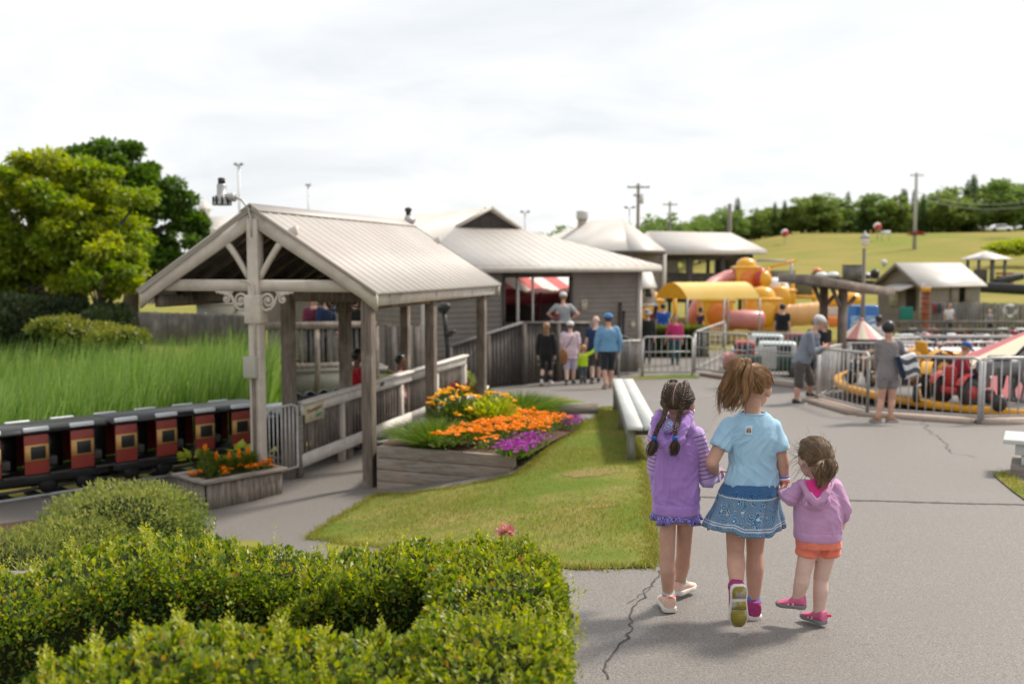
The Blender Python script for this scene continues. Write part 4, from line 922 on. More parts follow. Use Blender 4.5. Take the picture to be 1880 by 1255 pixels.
upole('grey utility pole with cross arm behind the hipped roof', 1172, 337, 80, .17, ((.3, 1.8), (.95, .8)), m_pole, 1.6)
upole('plain brown pole rising behind the open shelter roof', 1340, 374, 70, .20, (), m_pole)
upole('distant thin pole with cross arm in front of the tree clump', 1230, 369, 110, .14, ((.4, 1.6),), m_pole)
def mast(label, px, ytop, Y, r, heads):
    t = P(px, ytop, Y); g = G(t.x, Y); o = thing('light_mast', label, 'light mast', (t.x, Y, g)); m = MB(); m.tube([(t.x, Y, g), t], [r, r*.7], 8); m.build('shaft', m_grey, o, True)
    m = MB(); m.beam(t+V((-heads/2,0,-.05)), t+V((heads/2,0,-.05)), .06, .06); m.build('arm', m_grey, o)
    for x in (-heads/2, heads/2): m = MB(); m.box(t+V((x,0,.02)), (heads*.42,.2,.12)); m.build('lamp_head', m_dark, o)
mast('slim green grey light mast above the shelter gable', 438, 302, 62, .08, .36)
mast('slim light mast rising over the shelter ridge', 566, 340, 66, .07, .2)
mast('far double headed light mast over the hall roof', 964, 389, 75, .07, .5)
mast('double headed light mast left of the grey utility pole', 1156, 381, 78, .07, .6)
lpY = 30.0; t = P(1588, 428, lpY); g = G(t.x, lpY)
o = thing('street_lamp', 'old style lamp post with white lantern in front of the yellow hill', 'street lamp', (t.x, lpY, g))
m = MB(); m.tube([(t.x, lpY, g), P(1587,456,lpY)], [.075, .05], 10); m.build('post', m_pole, o, True)
m = MB(); m.lathe(P(1588,452,lpY), [(.05,0),(.10,.04),(.145,.22),(.13,.25)], 8); m.build('lantern', mat('milky_glass', (.72,.66,.52), rough=.3), o, True)
m = MB(); m.lathe(P(1588,437,lpY), [(.17,0),(.13,.07),(.05,.13),(.015,.22)], 8); m.build('lantern_roof', m_paleconc, o, True)
# hanging wires from the hilltop pole
wr = thing('power_line', 'thin sagging power wires running right from the hilltop pole', 'power line', P(1683,322,112))
for dz in (0, -.5):
    a, c = P(1683,352,112)+UP*dz, P(1905,366,100)+UP*dz; m = MB(); m.tube([a.lerp(c, i/12)-UP*(.9*4*(i/12)*(1-i/12)) for i in range(13)], .03, 5); m.build('wire', m_grey, wr)
# ================================================================== PLANTS
def rotm(v, ax, a): return v
m_bark = mat('bark', (.10,.08,.06), (.055,.045,.036), scale=10, rough=.95, bump=.6, bscale=25, stretch=(3,3,.5))
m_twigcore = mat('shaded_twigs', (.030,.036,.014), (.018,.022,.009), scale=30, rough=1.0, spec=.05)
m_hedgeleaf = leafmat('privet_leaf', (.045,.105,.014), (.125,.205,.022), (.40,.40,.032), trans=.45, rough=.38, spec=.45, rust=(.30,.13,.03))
# ---- clipped hedges in front
def tops(x, y, phase):
    return 0.025*math.sin(x*7+phase)+0.03*math.sin(y*6+x*3+phase*2)+.02*math.sin(x*17+y*13)
def hedge_band(name, label, pts, w, htop, nleaf, size, phase, shoot=.05, group='clipped hedges'):
    """hedge along a line of (x, y, top z): one body of leaves over a twiggy core"""
    pts = [V(p) for p in pts]; o = thing(name, label, 'hedge', (pts[0].x, pts[0].y, G(pts[0].x, pts[0].y)))
    rings = []
    prof = []
    N = 20
    for k in range(N):
        a = 2*PI*k/N; c, s = math.cos(a), math.sin(a); e = .38
        prof.append((math.copysign(abs(c)**e, c), math.copysign(abs(s)**e, s)))
    path = []
    for a, b in zip(pts[:-1], pts[1:]):
        k = max(2, int((b-a).length/.12)); path += [a.lerp(b, i/k) for i in range(k)]
    path.append(pts[-1]); m = len(path); P_ = []; Nn = []
    for i, p in enumerate(path):
        d = path[min(i+1, m-1)]-path[max(i-1, 0)]; d.z = 0; d.normalize(); s = V((d.y, -d.x, 0))
        g = G(p.x, p.y); hh = (p.z+tops(p.x, p.y, phase)-g); c = V((p.x, p.y, g+hh/2))
        e = 1.0
        if i < 3: e = (.55, .82, .95)[i]
        if i > m-4: e = (.95, .82, .55)[i-m+3]
        rings.append([c+s*(a*w/2*e)+UP*(b*hh/2*(e if b > 0 else 1)) for a, b in prof])
    R = np.array([[list(q) for q in r] for r in rings]); cen = R.mean(axis=1, keepdims=True)
    core = cen+(R-cen)*np.array([.84,.84,.90])
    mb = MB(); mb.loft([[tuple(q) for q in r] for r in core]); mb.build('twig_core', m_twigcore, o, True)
    # leaves: random points on the skin, several layers deep
    i = RNG.integers(0, m-1, nleaf); k = RNG.integers(0, N, nleaf); u = RNG.random(nleaf)[:, None]; v = RNG.random(nleaf)[:, None]
    A = R[i, k]*(1-u)+R[i+1, k]*u; B = R[i, (k+1) % N]*(1-u)+R[i+1, (k+1) % N]*u; pt = A*(1-v)+B*v; ce = cen[i, 0]
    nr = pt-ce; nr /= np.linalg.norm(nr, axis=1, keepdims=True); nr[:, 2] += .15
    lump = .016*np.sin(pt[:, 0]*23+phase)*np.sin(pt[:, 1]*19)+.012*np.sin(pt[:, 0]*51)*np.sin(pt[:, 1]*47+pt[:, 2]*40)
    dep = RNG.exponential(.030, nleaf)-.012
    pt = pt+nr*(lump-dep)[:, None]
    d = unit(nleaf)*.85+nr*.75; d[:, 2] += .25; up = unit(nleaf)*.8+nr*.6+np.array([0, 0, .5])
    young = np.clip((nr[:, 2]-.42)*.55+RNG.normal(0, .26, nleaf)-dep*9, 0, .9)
    vv, ff, at = leaves(pt, d, up, np.full(nleaf, size), .55, .10, .4, young)
    # shoots sticking out of the top
    ns = int(nleaf*shoot/6); i = RNG.integers(0, m-1, ns); tt = RNG.uniform(-1, 1, ns); top = R[i, N//4]*.5+R[i, N//4+1]*.5
    side = R[i, 1]-R[i, N//2-1]; top = top+side*(tt*.46)[:, None]; top[:, 2] -= .02+np.abs(tt)**6*.05
    dirs = unit(ns)*.35+np.array([0, 0, 1.0]); dirs /= np.linalg.norm(dirs, axis=1, keepdims=True); ln = RNG.uniform(.03, .085, ns)+(RNG.random(ns) < .06)*.06
    SP, SD, SU, SS, SY = [], [], [], [], []
    for j in range(7):
        f = (j+.5)/7; SP.append(top+dirs*(ln*f)[:, None]); q = unit(ns); q = q-dirs*(q*dirs).sum(1, keepdims=True); q /= np.linalg.norm(q, axis=1, keepdims=True)+1e-9
        SD.append(q*(1.0-.5*f)+dirs*.7); SU.append(dirs-q*.4); SS.append(np.full(ns, size*(.95-.35*f))); SY.append(np.clip(RNG.normal(.75, .2, ns), .2, 1))
    v2, f2, a2 = leaves(np.concatenate(SP), np.concatenate(SD), np.concatenate(SU), np.concatenate(SS), .5, .12, .3, np.concatenate(SY))
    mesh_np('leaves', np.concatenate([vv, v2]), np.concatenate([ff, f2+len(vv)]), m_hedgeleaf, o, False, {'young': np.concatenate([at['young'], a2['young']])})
    sv, sf = blades(top-dirs*.03, top+dirs*ln[:, None], .003, np.zeros((ns, 3)), 2); 
    return o
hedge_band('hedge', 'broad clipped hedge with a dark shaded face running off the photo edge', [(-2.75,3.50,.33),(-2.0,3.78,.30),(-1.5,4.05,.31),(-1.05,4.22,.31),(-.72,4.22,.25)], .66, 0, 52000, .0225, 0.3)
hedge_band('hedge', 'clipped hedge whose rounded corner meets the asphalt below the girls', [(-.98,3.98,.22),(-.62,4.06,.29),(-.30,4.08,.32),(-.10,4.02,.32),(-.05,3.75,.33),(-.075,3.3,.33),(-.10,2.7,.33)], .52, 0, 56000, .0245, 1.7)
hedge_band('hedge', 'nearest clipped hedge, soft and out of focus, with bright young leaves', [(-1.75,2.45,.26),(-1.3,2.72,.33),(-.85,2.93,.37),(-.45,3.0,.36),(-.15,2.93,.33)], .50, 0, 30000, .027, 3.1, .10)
# stray pink bloom on the hedge
pk_ = P(928,975,4.35); fb_ = thing('hedge_bloom', 'single faded pink bloom standing on the hedge corner', 'flower', pk_)
n = 60; d = unit(n); d[:, 2] = np.abs(d[:, 2])*.6+.1; v, f, a = leaves(np.tile(np.array(pk_)+[0, 0, -.01], (n, 1))+d*.012, d, unit(n), np.full(n, .038), .6, .2); mesh_np('petals', v, f, leafmat('faded_pink', (.50,.20,.19), (.62,.33,.28), trans=.3), fb_)
m = MB(); m.tube([pk_-V((0,0,.16)), pk_], .004, 5); m.build('stem', m_hedgeleaf, fb_)
# ---- loose shrubs
def shrub(name, label, c, r, nl, size, material, aspect=.4, core=.72, up=.6, group=None, cat='shrub', lumps=5, seed=0, young=True, droop=0):
    rs = np.random.default_rng(seed); c = np.array(c, float); r = np.array(r, float)
    g = G(c[0], c[1]); o = thing(name, label, cat, (c[0], c[1], g), group)
    sub = [(np.zeros(3), 1.0)]+[((lambda q: q*np.array([.55,.55,.35]))(rs.normal(size=3)*.75), rs.uniform(.45, .65)) for _ in range(lumps)]
    n_each = rs.multinomial(nl, [s**2/sum(t[1]**2 for t in sub) for _, s in sub]); PP, NN = [], []
    mb = MB()
    for (off, s), k in zip(sub, n_each):
        d = rs.normal(size=(k, 3)); d /= np.linalg.norm(d, axis=1, keepdims=True)
        rad_ = (1+.10*np.sin(d[:, 0]*7+off[0]*9)*np.sin(d[:, 1]*6+d[:, 2]*5))*rs.uniform(.80, 1.06, k)
        p = c+off*r+d*r*s*rad_[:, None]; PP.append(p); NN.append(d)
        mb.ell(c+off*r, tuple(r*s*core), n=12, m=8)
    p = np.concatenate(PP); d = np.concatenate(NN); keep = p[:, 2] > g-.02
    p, d = p[keep], d[keep]; n = len(p)
    dirs = d*.6+rs.normal(size=(n, 3))*.6+np.array([0, 0, up]); ups = d*.7+rs.normal(size=(n, 3))*.6+np.array([0, 0, .6])
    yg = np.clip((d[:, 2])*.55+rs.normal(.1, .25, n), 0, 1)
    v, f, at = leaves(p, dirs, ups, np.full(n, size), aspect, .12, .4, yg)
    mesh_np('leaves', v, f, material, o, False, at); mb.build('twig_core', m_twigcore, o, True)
    return o
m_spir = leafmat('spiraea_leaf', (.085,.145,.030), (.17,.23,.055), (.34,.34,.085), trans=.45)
gq = lambda px, Y: P(px, 900, Y).x
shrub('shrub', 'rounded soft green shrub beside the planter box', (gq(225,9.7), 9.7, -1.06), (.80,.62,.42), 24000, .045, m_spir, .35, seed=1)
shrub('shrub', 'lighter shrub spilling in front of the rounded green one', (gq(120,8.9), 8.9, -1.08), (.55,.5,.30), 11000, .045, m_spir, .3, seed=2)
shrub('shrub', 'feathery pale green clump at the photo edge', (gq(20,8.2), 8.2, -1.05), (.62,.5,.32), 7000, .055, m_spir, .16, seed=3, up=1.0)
m_box = leafmat('box_leaf', (.035,.07,.012), (.10,.14,.02), (.26,.26,.04), trans=.3)
shrub('shrub', 'clipped low green bush behind the ramp rail', (gq(740,18.5), 18.5, -.9), (.75,.5,.42), 5000, .05, m_box, .5, seed=4)
shrub('shrub', 'yellow green rounded bush beside the end of the ramp rail', (gq(848,20.5), 20.5, -.98), (.30,.3,.33), 2500, .05, m_spir, .5, seed=5)
hb = thing('hedge', 'long clipped dark green hedge before the yellow play structure', 'hedge', (7, 35, G(7, 35)))
n = 9000; x = RNG.uniform(P(1176,600,34).x, P(1296,600,34).x, n); y = RNG.uniform(33.6, 34.6, n); zt = P(1200,601,34).z; zz_ = zt-RNG.exponential(.18, n); fr = RNG.random(n) < .5; y[fr] = 33.6; zz_[fr] = RNG.uniform(-1.6, zt, fr.sum())
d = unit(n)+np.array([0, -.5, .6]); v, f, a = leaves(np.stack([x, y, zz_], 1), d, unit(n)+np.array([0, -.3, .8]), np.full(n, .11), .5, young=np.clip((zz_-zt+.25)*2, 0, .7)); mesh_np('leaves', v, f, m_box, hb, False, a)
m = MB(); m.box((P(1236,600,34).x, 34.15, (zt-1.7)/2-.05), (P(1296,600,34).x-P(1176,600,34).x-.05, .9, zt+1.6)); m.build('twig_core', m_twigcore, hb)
# ---- flower bed
m_stem = leafmat('flower_leaf', (.045,.105,.016), (.10,.17,.03), (.19,.24,.04), trans=.35)
m_lime = leafmat('lime_leaf', (.26,.33,.025), (.40,.43,.05), trans=.4)
m_orange = leafmat('marigold_petal', (.62,.105,.010), (.84,.34,.025), trans=.25, rough=.6)
m_yellow = leafmat('daisy_petal', (.80,.36,.012), (.82,.50,.02), trans=.3, rough=.6)
m_purple = leafmat('petunia_petal', (.27,.022,.24), (.42,.06,.40), trans=.3, rough=.6)
m_bladeg = leafmat('sedge_blade', (.075,.145,.018), (.16,.22,.035), trans=.4)
m_crim = leafmat('crimson_leaf', (.16,.02,.03), (.28,.05,.05), trans=.3)
m_plume = leafmat('yellow_plume', (.75,.36,.02), (.80,.25,.02), trans=.3)
def foliage(parent, c, r, n, size, material, aspect=.4, name='leaves', up=.7):
    d = unit(n); d[:, 2] = np.abs(d[:, 2]); p = np.array(c)+d*np.array(r)*RNG.uniform(.35, 1.0, n)[:, None]
    v, f, a = leaves(p, d*.8+unit(n)*.5+np.array([0, 0, up*.5]), unit(n)*.5+np.array([0, 0, 1]), np.full(n, size), aspect, .1, .4, np.clip(RNG.normal(.3, .3, n), 0, 1)); return mesh_np(name, v, f, material, parent, False, a)
def heads(parent, cs, r, material, petals, name='bloom', flat=.55, lift=.5):
    if name == 'bloom' and len(cs) > 1:
        for c in cs: heads(parent, [c], r, material, petals, name, flat)
        return
    P_, D_, U_, S_ = [], [], [], []
    for c in cs:
        d = unit(petals); d[:, 2] = np.abs(d[:, 2])*flat+.05; P_.append(np.tile(c, (petals, 1))+d*r*.15); D_.append(d); U_.append(unit(petals)*.4+np.array([0, 0, 1])); S_.append(np.full(petals, r))
    v, f, a = leaves(np.concatenate(P_), np.concatenate(D_), np.concatenate(U_), np.concatenate(S_), .75, .12, .25); return mesh_np(name, v, f, material, parent)
def flower_proto(name, label, cat, group, petal, nh, r, hr, spread, height, pet):
    o = thing(name, label, cat, (0, 0, 0), group)
    foliage(o, (0, 0, height*.35), (spread, spread, height*.5), 90, .06, m_stem, .35)
    cs = []
    for i in range(nh):
        a = i*2.4; q = spread*1.02*math.sqrt((i+.4)/nh); cs.append(np.array([q*math.cos(a)+random.uniform(-.02, .02), q*math.sin(a)+random.uniform(-.02, .02), height*(.86+.22*random.random())]))
    heads(o, cs, r, petal, pet, 'bloom' if cat == 'flower' and name != 'petunia' else 'petals'); return o
marig = [flower_proto('marigold', 'bushy marigold covered in orange blooms in the sloping flower bed', 'flower', 'orange marigolds massed in the flower bed', m_orange, 9, .042, .05, .17, .24, 16) for _ in range(3)]
petun = [flower_proto('petunia', 'low purple petunia edging the flower bed against the lawn', 'flower', 'purple petunias edging the flower bed', m_purple, 12, .036, .05, .16, .17, 6) for _ in range(2)]
def bedpt(px, py):
    d = ray(px, py); d = d/d.y; y = 10.0
    while y < 20 and CAM_Z+d.z*y > bed_h(d.x*y, y): y += .03
    return V((d.x*y, y, bed_h(d.x*y, y)))
def bed_edge(t):                                                   # along the lawn side
    k = min(3, int(t*4)); return V(BE[k][:2]).lerp(V(BE[k+1][:2]), t*4-k)
for i in range(46):
    for _ in range(30):
        t = random.random()*.88; e = bed_edge(t); off = random.uniform(.12, .95) if .38 < t < .80 else random.uniform(.32, .95); x, y = e.x-off*.93, e.y+off*.28
        if y < 11.75: continue
        if all((x-a)**2+(y-b)**2 > .030 for a, b in globals().setdefault('_mg', [])): break
    _mg.append((x, y)); place(random.choice(marig), (x, y, bed_h(x, y)-.02), random.uniform(0, 6), random.uniform(.8, 1.1)*(1-.38*sst(13.6, 15.6, y)))
for i in range(22):
    t = (.02+.36*(i+.5)/14) if i < 14 else (.74+.2*(i-13.5)/8); e = bed_edge(t); off = .03+.12*(i % 2); place(random.choice(petun), (e.x-off, e.y+off*.3, bed_h(e.x-off, e.y)-.02), random.uniform(0, 6), random.uniform(.85, 1.1)*(1 if i < 14 else .75))
for p_ in marig+petun: drop(p_)
# daisies (yellow) and lime foliage behind them
def daisy(label, c, r, nl, nh, seed):
    o = thing('daisy_bush', label, 'flower bush', (c[0], c[1], bed_h(c[0], c[1])))
    foliage(o, (c[0], c[1], c[2]-r[2]*.1), r, nl, .085, m_stem, .35); foliage(o, (c[0], c[1], c[2]-r[2]*.6), (r[0]*.9, r[1]*.9, r[2]*.9), nl//2, .09, m_stem, .35, 'low_leaves')
    cs = []
    for i in range(nh):
        d = unit(1)[0]; d[2] = abs(d[2])*.9+.1; d /= np.linalg.norm(d); cs.append(np.array(c)+d*np.array(r)*random.uniform(.98, 1.14))
    heads(o, cs, .062, m_yellow, 14, 'bloom', .35); pass
    m = MB(); [m.tube([(c[0]+(q[0]-c[0])*.4, c[1]+(q[1]-c[1])*.4, bed_h(c[0], c[1])), tuple(q)], .005, 4) for q in cs[::2]]; m.build('stems', m_stem, o)
daisy('tall dark leaved bush dotted with golden daisies by the ramp rail', P(836,768,13.6), (.40,.38,.42), 800, 34, 1)
daisy('golden daisies standing behind the lime leaves', P(905,760,14.8), (.36,.3,.30), 300, 24, 2)
lm = P(902,788,13.5); o = thing('lime_plant', 'bright lime leaved plant in the middle of the flower bed', 'plant', (lm.x, lm.y, bed_h(lm.x, lm.y))); foliage(o, lm+UP*.04, (.42,.36,.36), 650, .11, m_lime, .6); foliage(o, lm-UP*.2, (.34,.3,.3), 250, .11, m_lime, .6, 'low_leaves')
def sedge(label, c, h, w, n):
    o = thing('ornamental_grass', label, 'ornamental grass', (c[0], c[1], c[2])); a = RNG.uniform(0, 2*PI, n); q = RNG.random(n)**.6
    base = np.array(c)+np.stack([np.cos(a)*q*w*.35, np.sin(a)*q*w*.35, np.zeros(n)], 1); hh = h*RNG.uniform(.6, 1.05, n)
    tip = base+np.stack([np.cos(a)*q*w*.35, np.sin(a)*q*w*.35, hh], 1); bend = np.stack([np.cos(a)*q*w*.55, np.sin(a)*q*w*.55, -hh*q*.45], 1)
    v, f = blades(base, tip, .013, bend, 4); mesh_np('blades', v, f, m_bladeg, o)
b_ = bedpt(790,826); sedge('fine green grass clump arching over the near planter plank', (b_.x+.02, b_.y+.35, bed_h(b_.x, b_.y+.35)-.03), .46, .62, 1500)
b_ = bedpt(955,768); sedge('fountain of green grass at the far end of the flower bed', (b_.x, b_.y+.5, bed_h(b_.x, b_.y+.5)-.02), .50, .8, 1500)
b_ = V((P(862,705,18.6).x, 18.6, G(-.8, 18.6))); sedge('pale grass tuft at the base of the far shelter post', (P(905,715,18.5).x, 18.5, G(-.3, 18.5)), .40, .7, 500)
o = thing('crimson_plant', 'low crimson and green leaved plants behind the daisies', 'plant', (P(850,712,18.2).x, 18.2, G(-.9, 18.2)))
cq = P(852,716,18.2); foliage(o, cq-UP*.1, (.35,.3,.22), 160, .10, m_crim, .5); foliage(o, cq-UP*.12+V((.2,0,0)), (.35,.3,.2), 160, .10, m_stem, .6, 'green_leaves')
# planter box plants
mid = (pb0+pb1)/2+pn_*W_*.5
for i in range(11):
    u = (i+.5)/11; side = .22 if i % 2 else .45
    if i in (1, 2, 5): continue
    p_ = pb0.lerp(pb1, u)+pn_*(W_*side); o = thing('marigold', ['orange marigold at the lower left corner of the planter box','','','orange marigold beside the tall plume in the planter box','orange marigold behind the planter box rim, middle','','orange marigold right of the middle in the planter box','orange marigold under the yellow plumes','orange marigold in the planter box near its right end','orange marigold touching the shelter post','rightmost orange marigold in the planter box'][i], 'flower', (p_.x, p_.y, zt1-.08), 'orange marigolds in the planter box')
    foliage(o, (p_.x, p_.y, zt1-.06), (.09,.09,.10), 40, .05, m_stem); heads(o, [np.array([p_.x+random.uniform(-.08, .08), p_.y+random.uniform(-.08, .08), zt1+random.uniform(.01, .06)]) for _ in range(4)], .042, m_orange, 18)
for k, (u, s, h) in enumerate(((.18,.5,.40), (.36,.6,.24), (.5,.55,.22), (.62,.5,.24), (.74,.5,.25))):
    p_ = pb0.lerp(pb1, u)+pn_*(W_*s); o = thing('celosia', ['tallest feathery plant with yellow plume in the planter box','second feathery plant, left of the middle in the planter box','middle feathery plant of the planter box','feathery plant with the fattest yellow plume in the planter box','rightmost feathery plant of the planter box'][k], 'flower', (p_.x, p_.y, zt1-.08), 'feathery plumed plants in the planter box')
    n = 160; hh = RNG.random(n); a = RNG.uniform(0, 2*PI, n); pt = np.stack([p_.x+np.cos(a)*.05*(1-hh*.4), p_.y+np.sin(a)*.05*(1-hh*.4), zt1-.06+hh*h*.8], 1); d = np.stack([np.cos(a), np.sin(a), np.full(n, .9)], 1)
    v, f, at = leaves(pt, d, np.tile([0, 0, 1.], (n, 1)), np.full(n, .11), .22, .1, .3, np.full(n, .6)); mesh_np('leaves', v, f, m_stem, o, False, at)
    n = 70; hh = RNG.random(n); a = RNG.uniform(0, 2*PI, n); pt = np.stack([p_.x+np.cos(a)*.012*(1-hh), p_.y+np.sin(a)*.012*(1-hh), zt1-.06+h*.74+hh*.10], 1); d = np.stack([np.cos(a)*.5, np.sin(a)*.5, np.full(n, 1.0)], 1)
    v, f, at = leaves(pt, d, unit(n), np.full(n, .04), .5, .1); mesh_np('plume', v, f, m_plume, o)
for px, py, lab in ((440,829,'pair of big lime leaves hanging behind the planter box'), (350,843,'small lime leaf spray at the planter box left end')):
    c = P(px, py, 12.9); o = thing('vine_spray', lab, 'plant', c); foliage(o, c, (.12,.1,.06), 14, .12, m_lime, .8); m = MB(); m.tube([(c.x, c.y, G(c.x, c.y)), c], .006, 4); m.build('stem', m_stem, o)
# ---- reeds
m_reed = leafmat('reed_blade', (.045,.125,.012), (.14,.245,.028), (.28,.37,.12), trans=.42, rough=.5)
rp = [(-14,14.2),(-8.2,11.7),(-5.6,13.7),(-4.35,15.6),(-4.2,17.5),(-4.9,21.5),(-7.5,26),(-12,27),(-18,22)]
n = 26000; x = RNG.uniform(-18, -4, n); y = RNG.uniform(11, 27, n)
edge = -8.2+(y-11.7)*.95
w_ = RNG.random(n) < np.clip(1.25-(y-(11.5+np.maximum(0, x+8.2)*.9))/16, .25, 1)
k = in_poly(rp, x, y) & w_; x, y = x[k], y[k]; n = len(x); z = np.array([G(a, b) for a, b in zip(x, y)])-.1
h = RNG.uniform(1.05, 1.56, n)*(.95+.10*np.sin(x*1.3)*np.sin(y*.9+2))+.10+.36*np.clip((x+8)/4, -.3, 1.0)+np.clip((y-19)/8, 0, .6)*.3
base = np.stack([x, y, z], 1); tip = base+np.stack([RNG.normal(.06, .13, n), RNG.normal(0, .13, n), h], 1); bend = np.stack([RNG.normal(.16, .16, n), RNG.normal(0, .12, n), -RNG.random(n)*.14], 1)
v, f = blades(base, tip, RNG.uniform(.018, .034, n), bend, 4)
yg = np.repeat((RNG.random(n)**3)[:, None], 9, 1); yg[:, 6:] += .22
tag(mesh_np('reeds', v, f, m_reed, None, False, {'young': np.clip(yg, 0, 1).ravel()}), 'dense tall green reeds filling the pond behind the little train', 'reeds', kind='stuff')
tag(sheet('pond_mud', rp, mat('dark_pond_mud', (.03,.035,.015), (.05,.05,.02), scale=3, rough=.9), .8, .03), kind='structure')
# ---- trees
m_leafA = leafmat('sunny_maple_leaf', (.12,.20,.018), (.24,.31,.028), (.40,.40,.034), trans=.5)
m_leafB = leafmat('deep_green_leaf', (.045,.10,.012), (.10,.17,.018), trans=.4)
m_leafC = leafmat('dark_conifer', (.022,.040,.013), (.045,.066,.02), trans=.2, rough=.7)
m_wood1 = leafmat('wood_edge_leaf', (.115,.185,.042), (.19,.26,.06), trans=.45, rough=.6)
m_wood2 = leafmat('spruce_needles', (.07,.125,.04), (.125,.18,.06), trans=.45, rough=.7)
m_wood3 = leafmat('birch_leaf', (.13,.19,.04), (.20,.25,.055), trans=.45, rough=.6)
def tree(name, label, base, h, crown, nl, size, material, trunk_r, group=None, seed=0, nclump=60, clump=.22, limbs=7, c_low=.25, aspect=.6):
    """crown: list of (cx, cy, cz, rx, ry, rz) ellipsoids relative to base"""
    rs = np.random.default_rng(seed); o = thing(name, label, 'tree', base, group); B = V(base); m = MB()
    top = B+UP*h*.75; m.tube([B-UP*.2, B+UP*h*.2+V((rs.normal()*.1, rs.normal()*.1, 0)), B+UP*h*.45, top], [trunk_r*1.15, trunk_r, trunk_r*.7, trunk_r*.2], 9)
    cl = []
    wts = np.array([c[3]*c[4]*c[5] for c in crown]); cnt = rs.multinomial(nclump, wts/wts.sum())
    for c, k in zip(crown, cnt):
        d = rs.normal(size=(k, 3)); d /= np.linalg.norm(d, axis=1, keepdims=True); r = rs.uniform(.55, 1.0, k)**.6
        cl.append(np.array(c[:3])+d*np.array(c[3:])*r[:, None])
    cl = np.concatenate(cl)+np.array(base)
    for i in rs.choice(len(cl), min(limbs, len(cl)), replace=False):
        e = V(cl[i]); s = B+UP*h*rs.uniform(.18, .5); mid_ = s.lerp(e, .5)+UP*h*.04; m.tube([s, mid_, e], [trunk_r*.42, trunk_r*.26, trunk_r*.06], 6)
    m.build('trunk', m_bark, o, True)
    per = nl//len(cl); R = clump*np.mean([c[3] for c in crown])
    idx = np.repeat(np.arange(len(cl)), per); n = len(idx); sc = rs.uniform(.6, 1.25, len(cl))[idx]
    d = rs.normal(size=(n, 3)); d /= np.linalg.norm(d, axis=1, keepdims=True); p = cl[idx]+d*(R*sc*rs.random(n)**.5)[:, None]*np.array([1.15, 1.15, .7])
    dirs = d+rs.normal(size=(n, 3))*.7+np.array([0, 0, -.25]); ups = rs.normal(size=(n, 3))*.55+np.array([0, 0, 1.])+d*.4
    zr = (p[:, 2]-p[:, 2].min())/np.ptp(p[:, 2]); yg = np.clip(rs.random(len(cl))[idx]**2*.9+rs.normal(0, .18, n)-.1, 0, 1)
    v, f, a = leaves(p, dirs, ups, np.full(n, size), aspect, .12, .4, yg); mesh_np('crown', v, f, material, o, False, a); return o
def tb(px, Y): x = P(px, 600, Y).x; return (x, Y, G(x, Y))
Yt = 29.0; b_ = tb(150, Yt)
def el(px, py, rx, rz, Y, b): c = P(px, py, Y); k = Y/F_PX; return (c.x-b[0], c.y-b[1], c.z-b[2], rx*k, rx*k*.9, rz*k)
tree('tree', 'big yellow green broadleaf tree beside the reeds', b_, 5.6, [el(90,400,120,115,Yt,b_), el(190,410,85,100,Yt,b_), el(20,420,90,120,Yt,b_), el(150,480,110,60,Yt,b_), el(40,500,110,70,Yt,b_), el(250,440,35,45,Yt,b_)], 76000, .15, m_leafA, .24, seed=3, nclump=210, clump=.25, limbs=22)
b_ = tb(190, 27.4); m = MB(); 
tree('tree', 'slim dark trunked tree in front of the big yellow green one', b_, 4.4, [el(200,500,60,40,27.4,b_), el(225,470,55,35,27.4,b_)], 7000, .15, m_leafA, .16, seed=5, nclump=34, clump=.26, limbs=8)
b_ = tb(250, 36); tree('tree', 'tall deep green tree standing behind the yellow green one', b_, 7.4, [el(205,345,90,85,36,b_), el(265,400,85,90,36,b_), el(330,440,50,60,36,b_), el(290,490,70,50,36,b_), el(160,330,55,60,36,b_)], 46000, .19, m_leafB, .28, seed=8, nclump=150, clump=.26, limbs=14)
for i, (px, w, hh, Y) in enumerate(((30,120,95,26.5),(120,80,85,27),(185,34,62,26.8),(-30,90,100,26))):
    c = P(px, 590, Y); k = Y/F_PX; shrub('conifer', ['wide dark spreading conifer at the foot of the yellow green tree','dark spreading conifer left of the slim trunk','small dark conifer beside the slim trunk','dark conifer cut off by the photo edge'][i], (c.x, Y, c.z-.2), (w*k*.8, .9, hh*k*.62), 6500, .17, m_leafC, .3, core=.85, seed=20+i, cat='conifer', young=False)
m_lawnbush = leafmat('sunny_clipped_leaf', (.12,.17,.02), (.20,.23,.03), (.27,.26,.04), trans=.3)
for i, (px, py, rx, rz, Y) in enumerate(((160,612,60,14,25.5),(215,622,55,12,25),(120,600,40,12,25.8))):
    c = P(px, py, Y); k = Y/F_PX; shrub('shrub', ['low sunlit clipped mound before the dark conifers','lower sunlit mound nearer the board fence','small sunlit mound deeper under the trees'][i], (c.x, Y, c.z), (rx*k, .8, rz*k*1.5), 2500, .10, m_lawnbush, .5, seed=30+i)
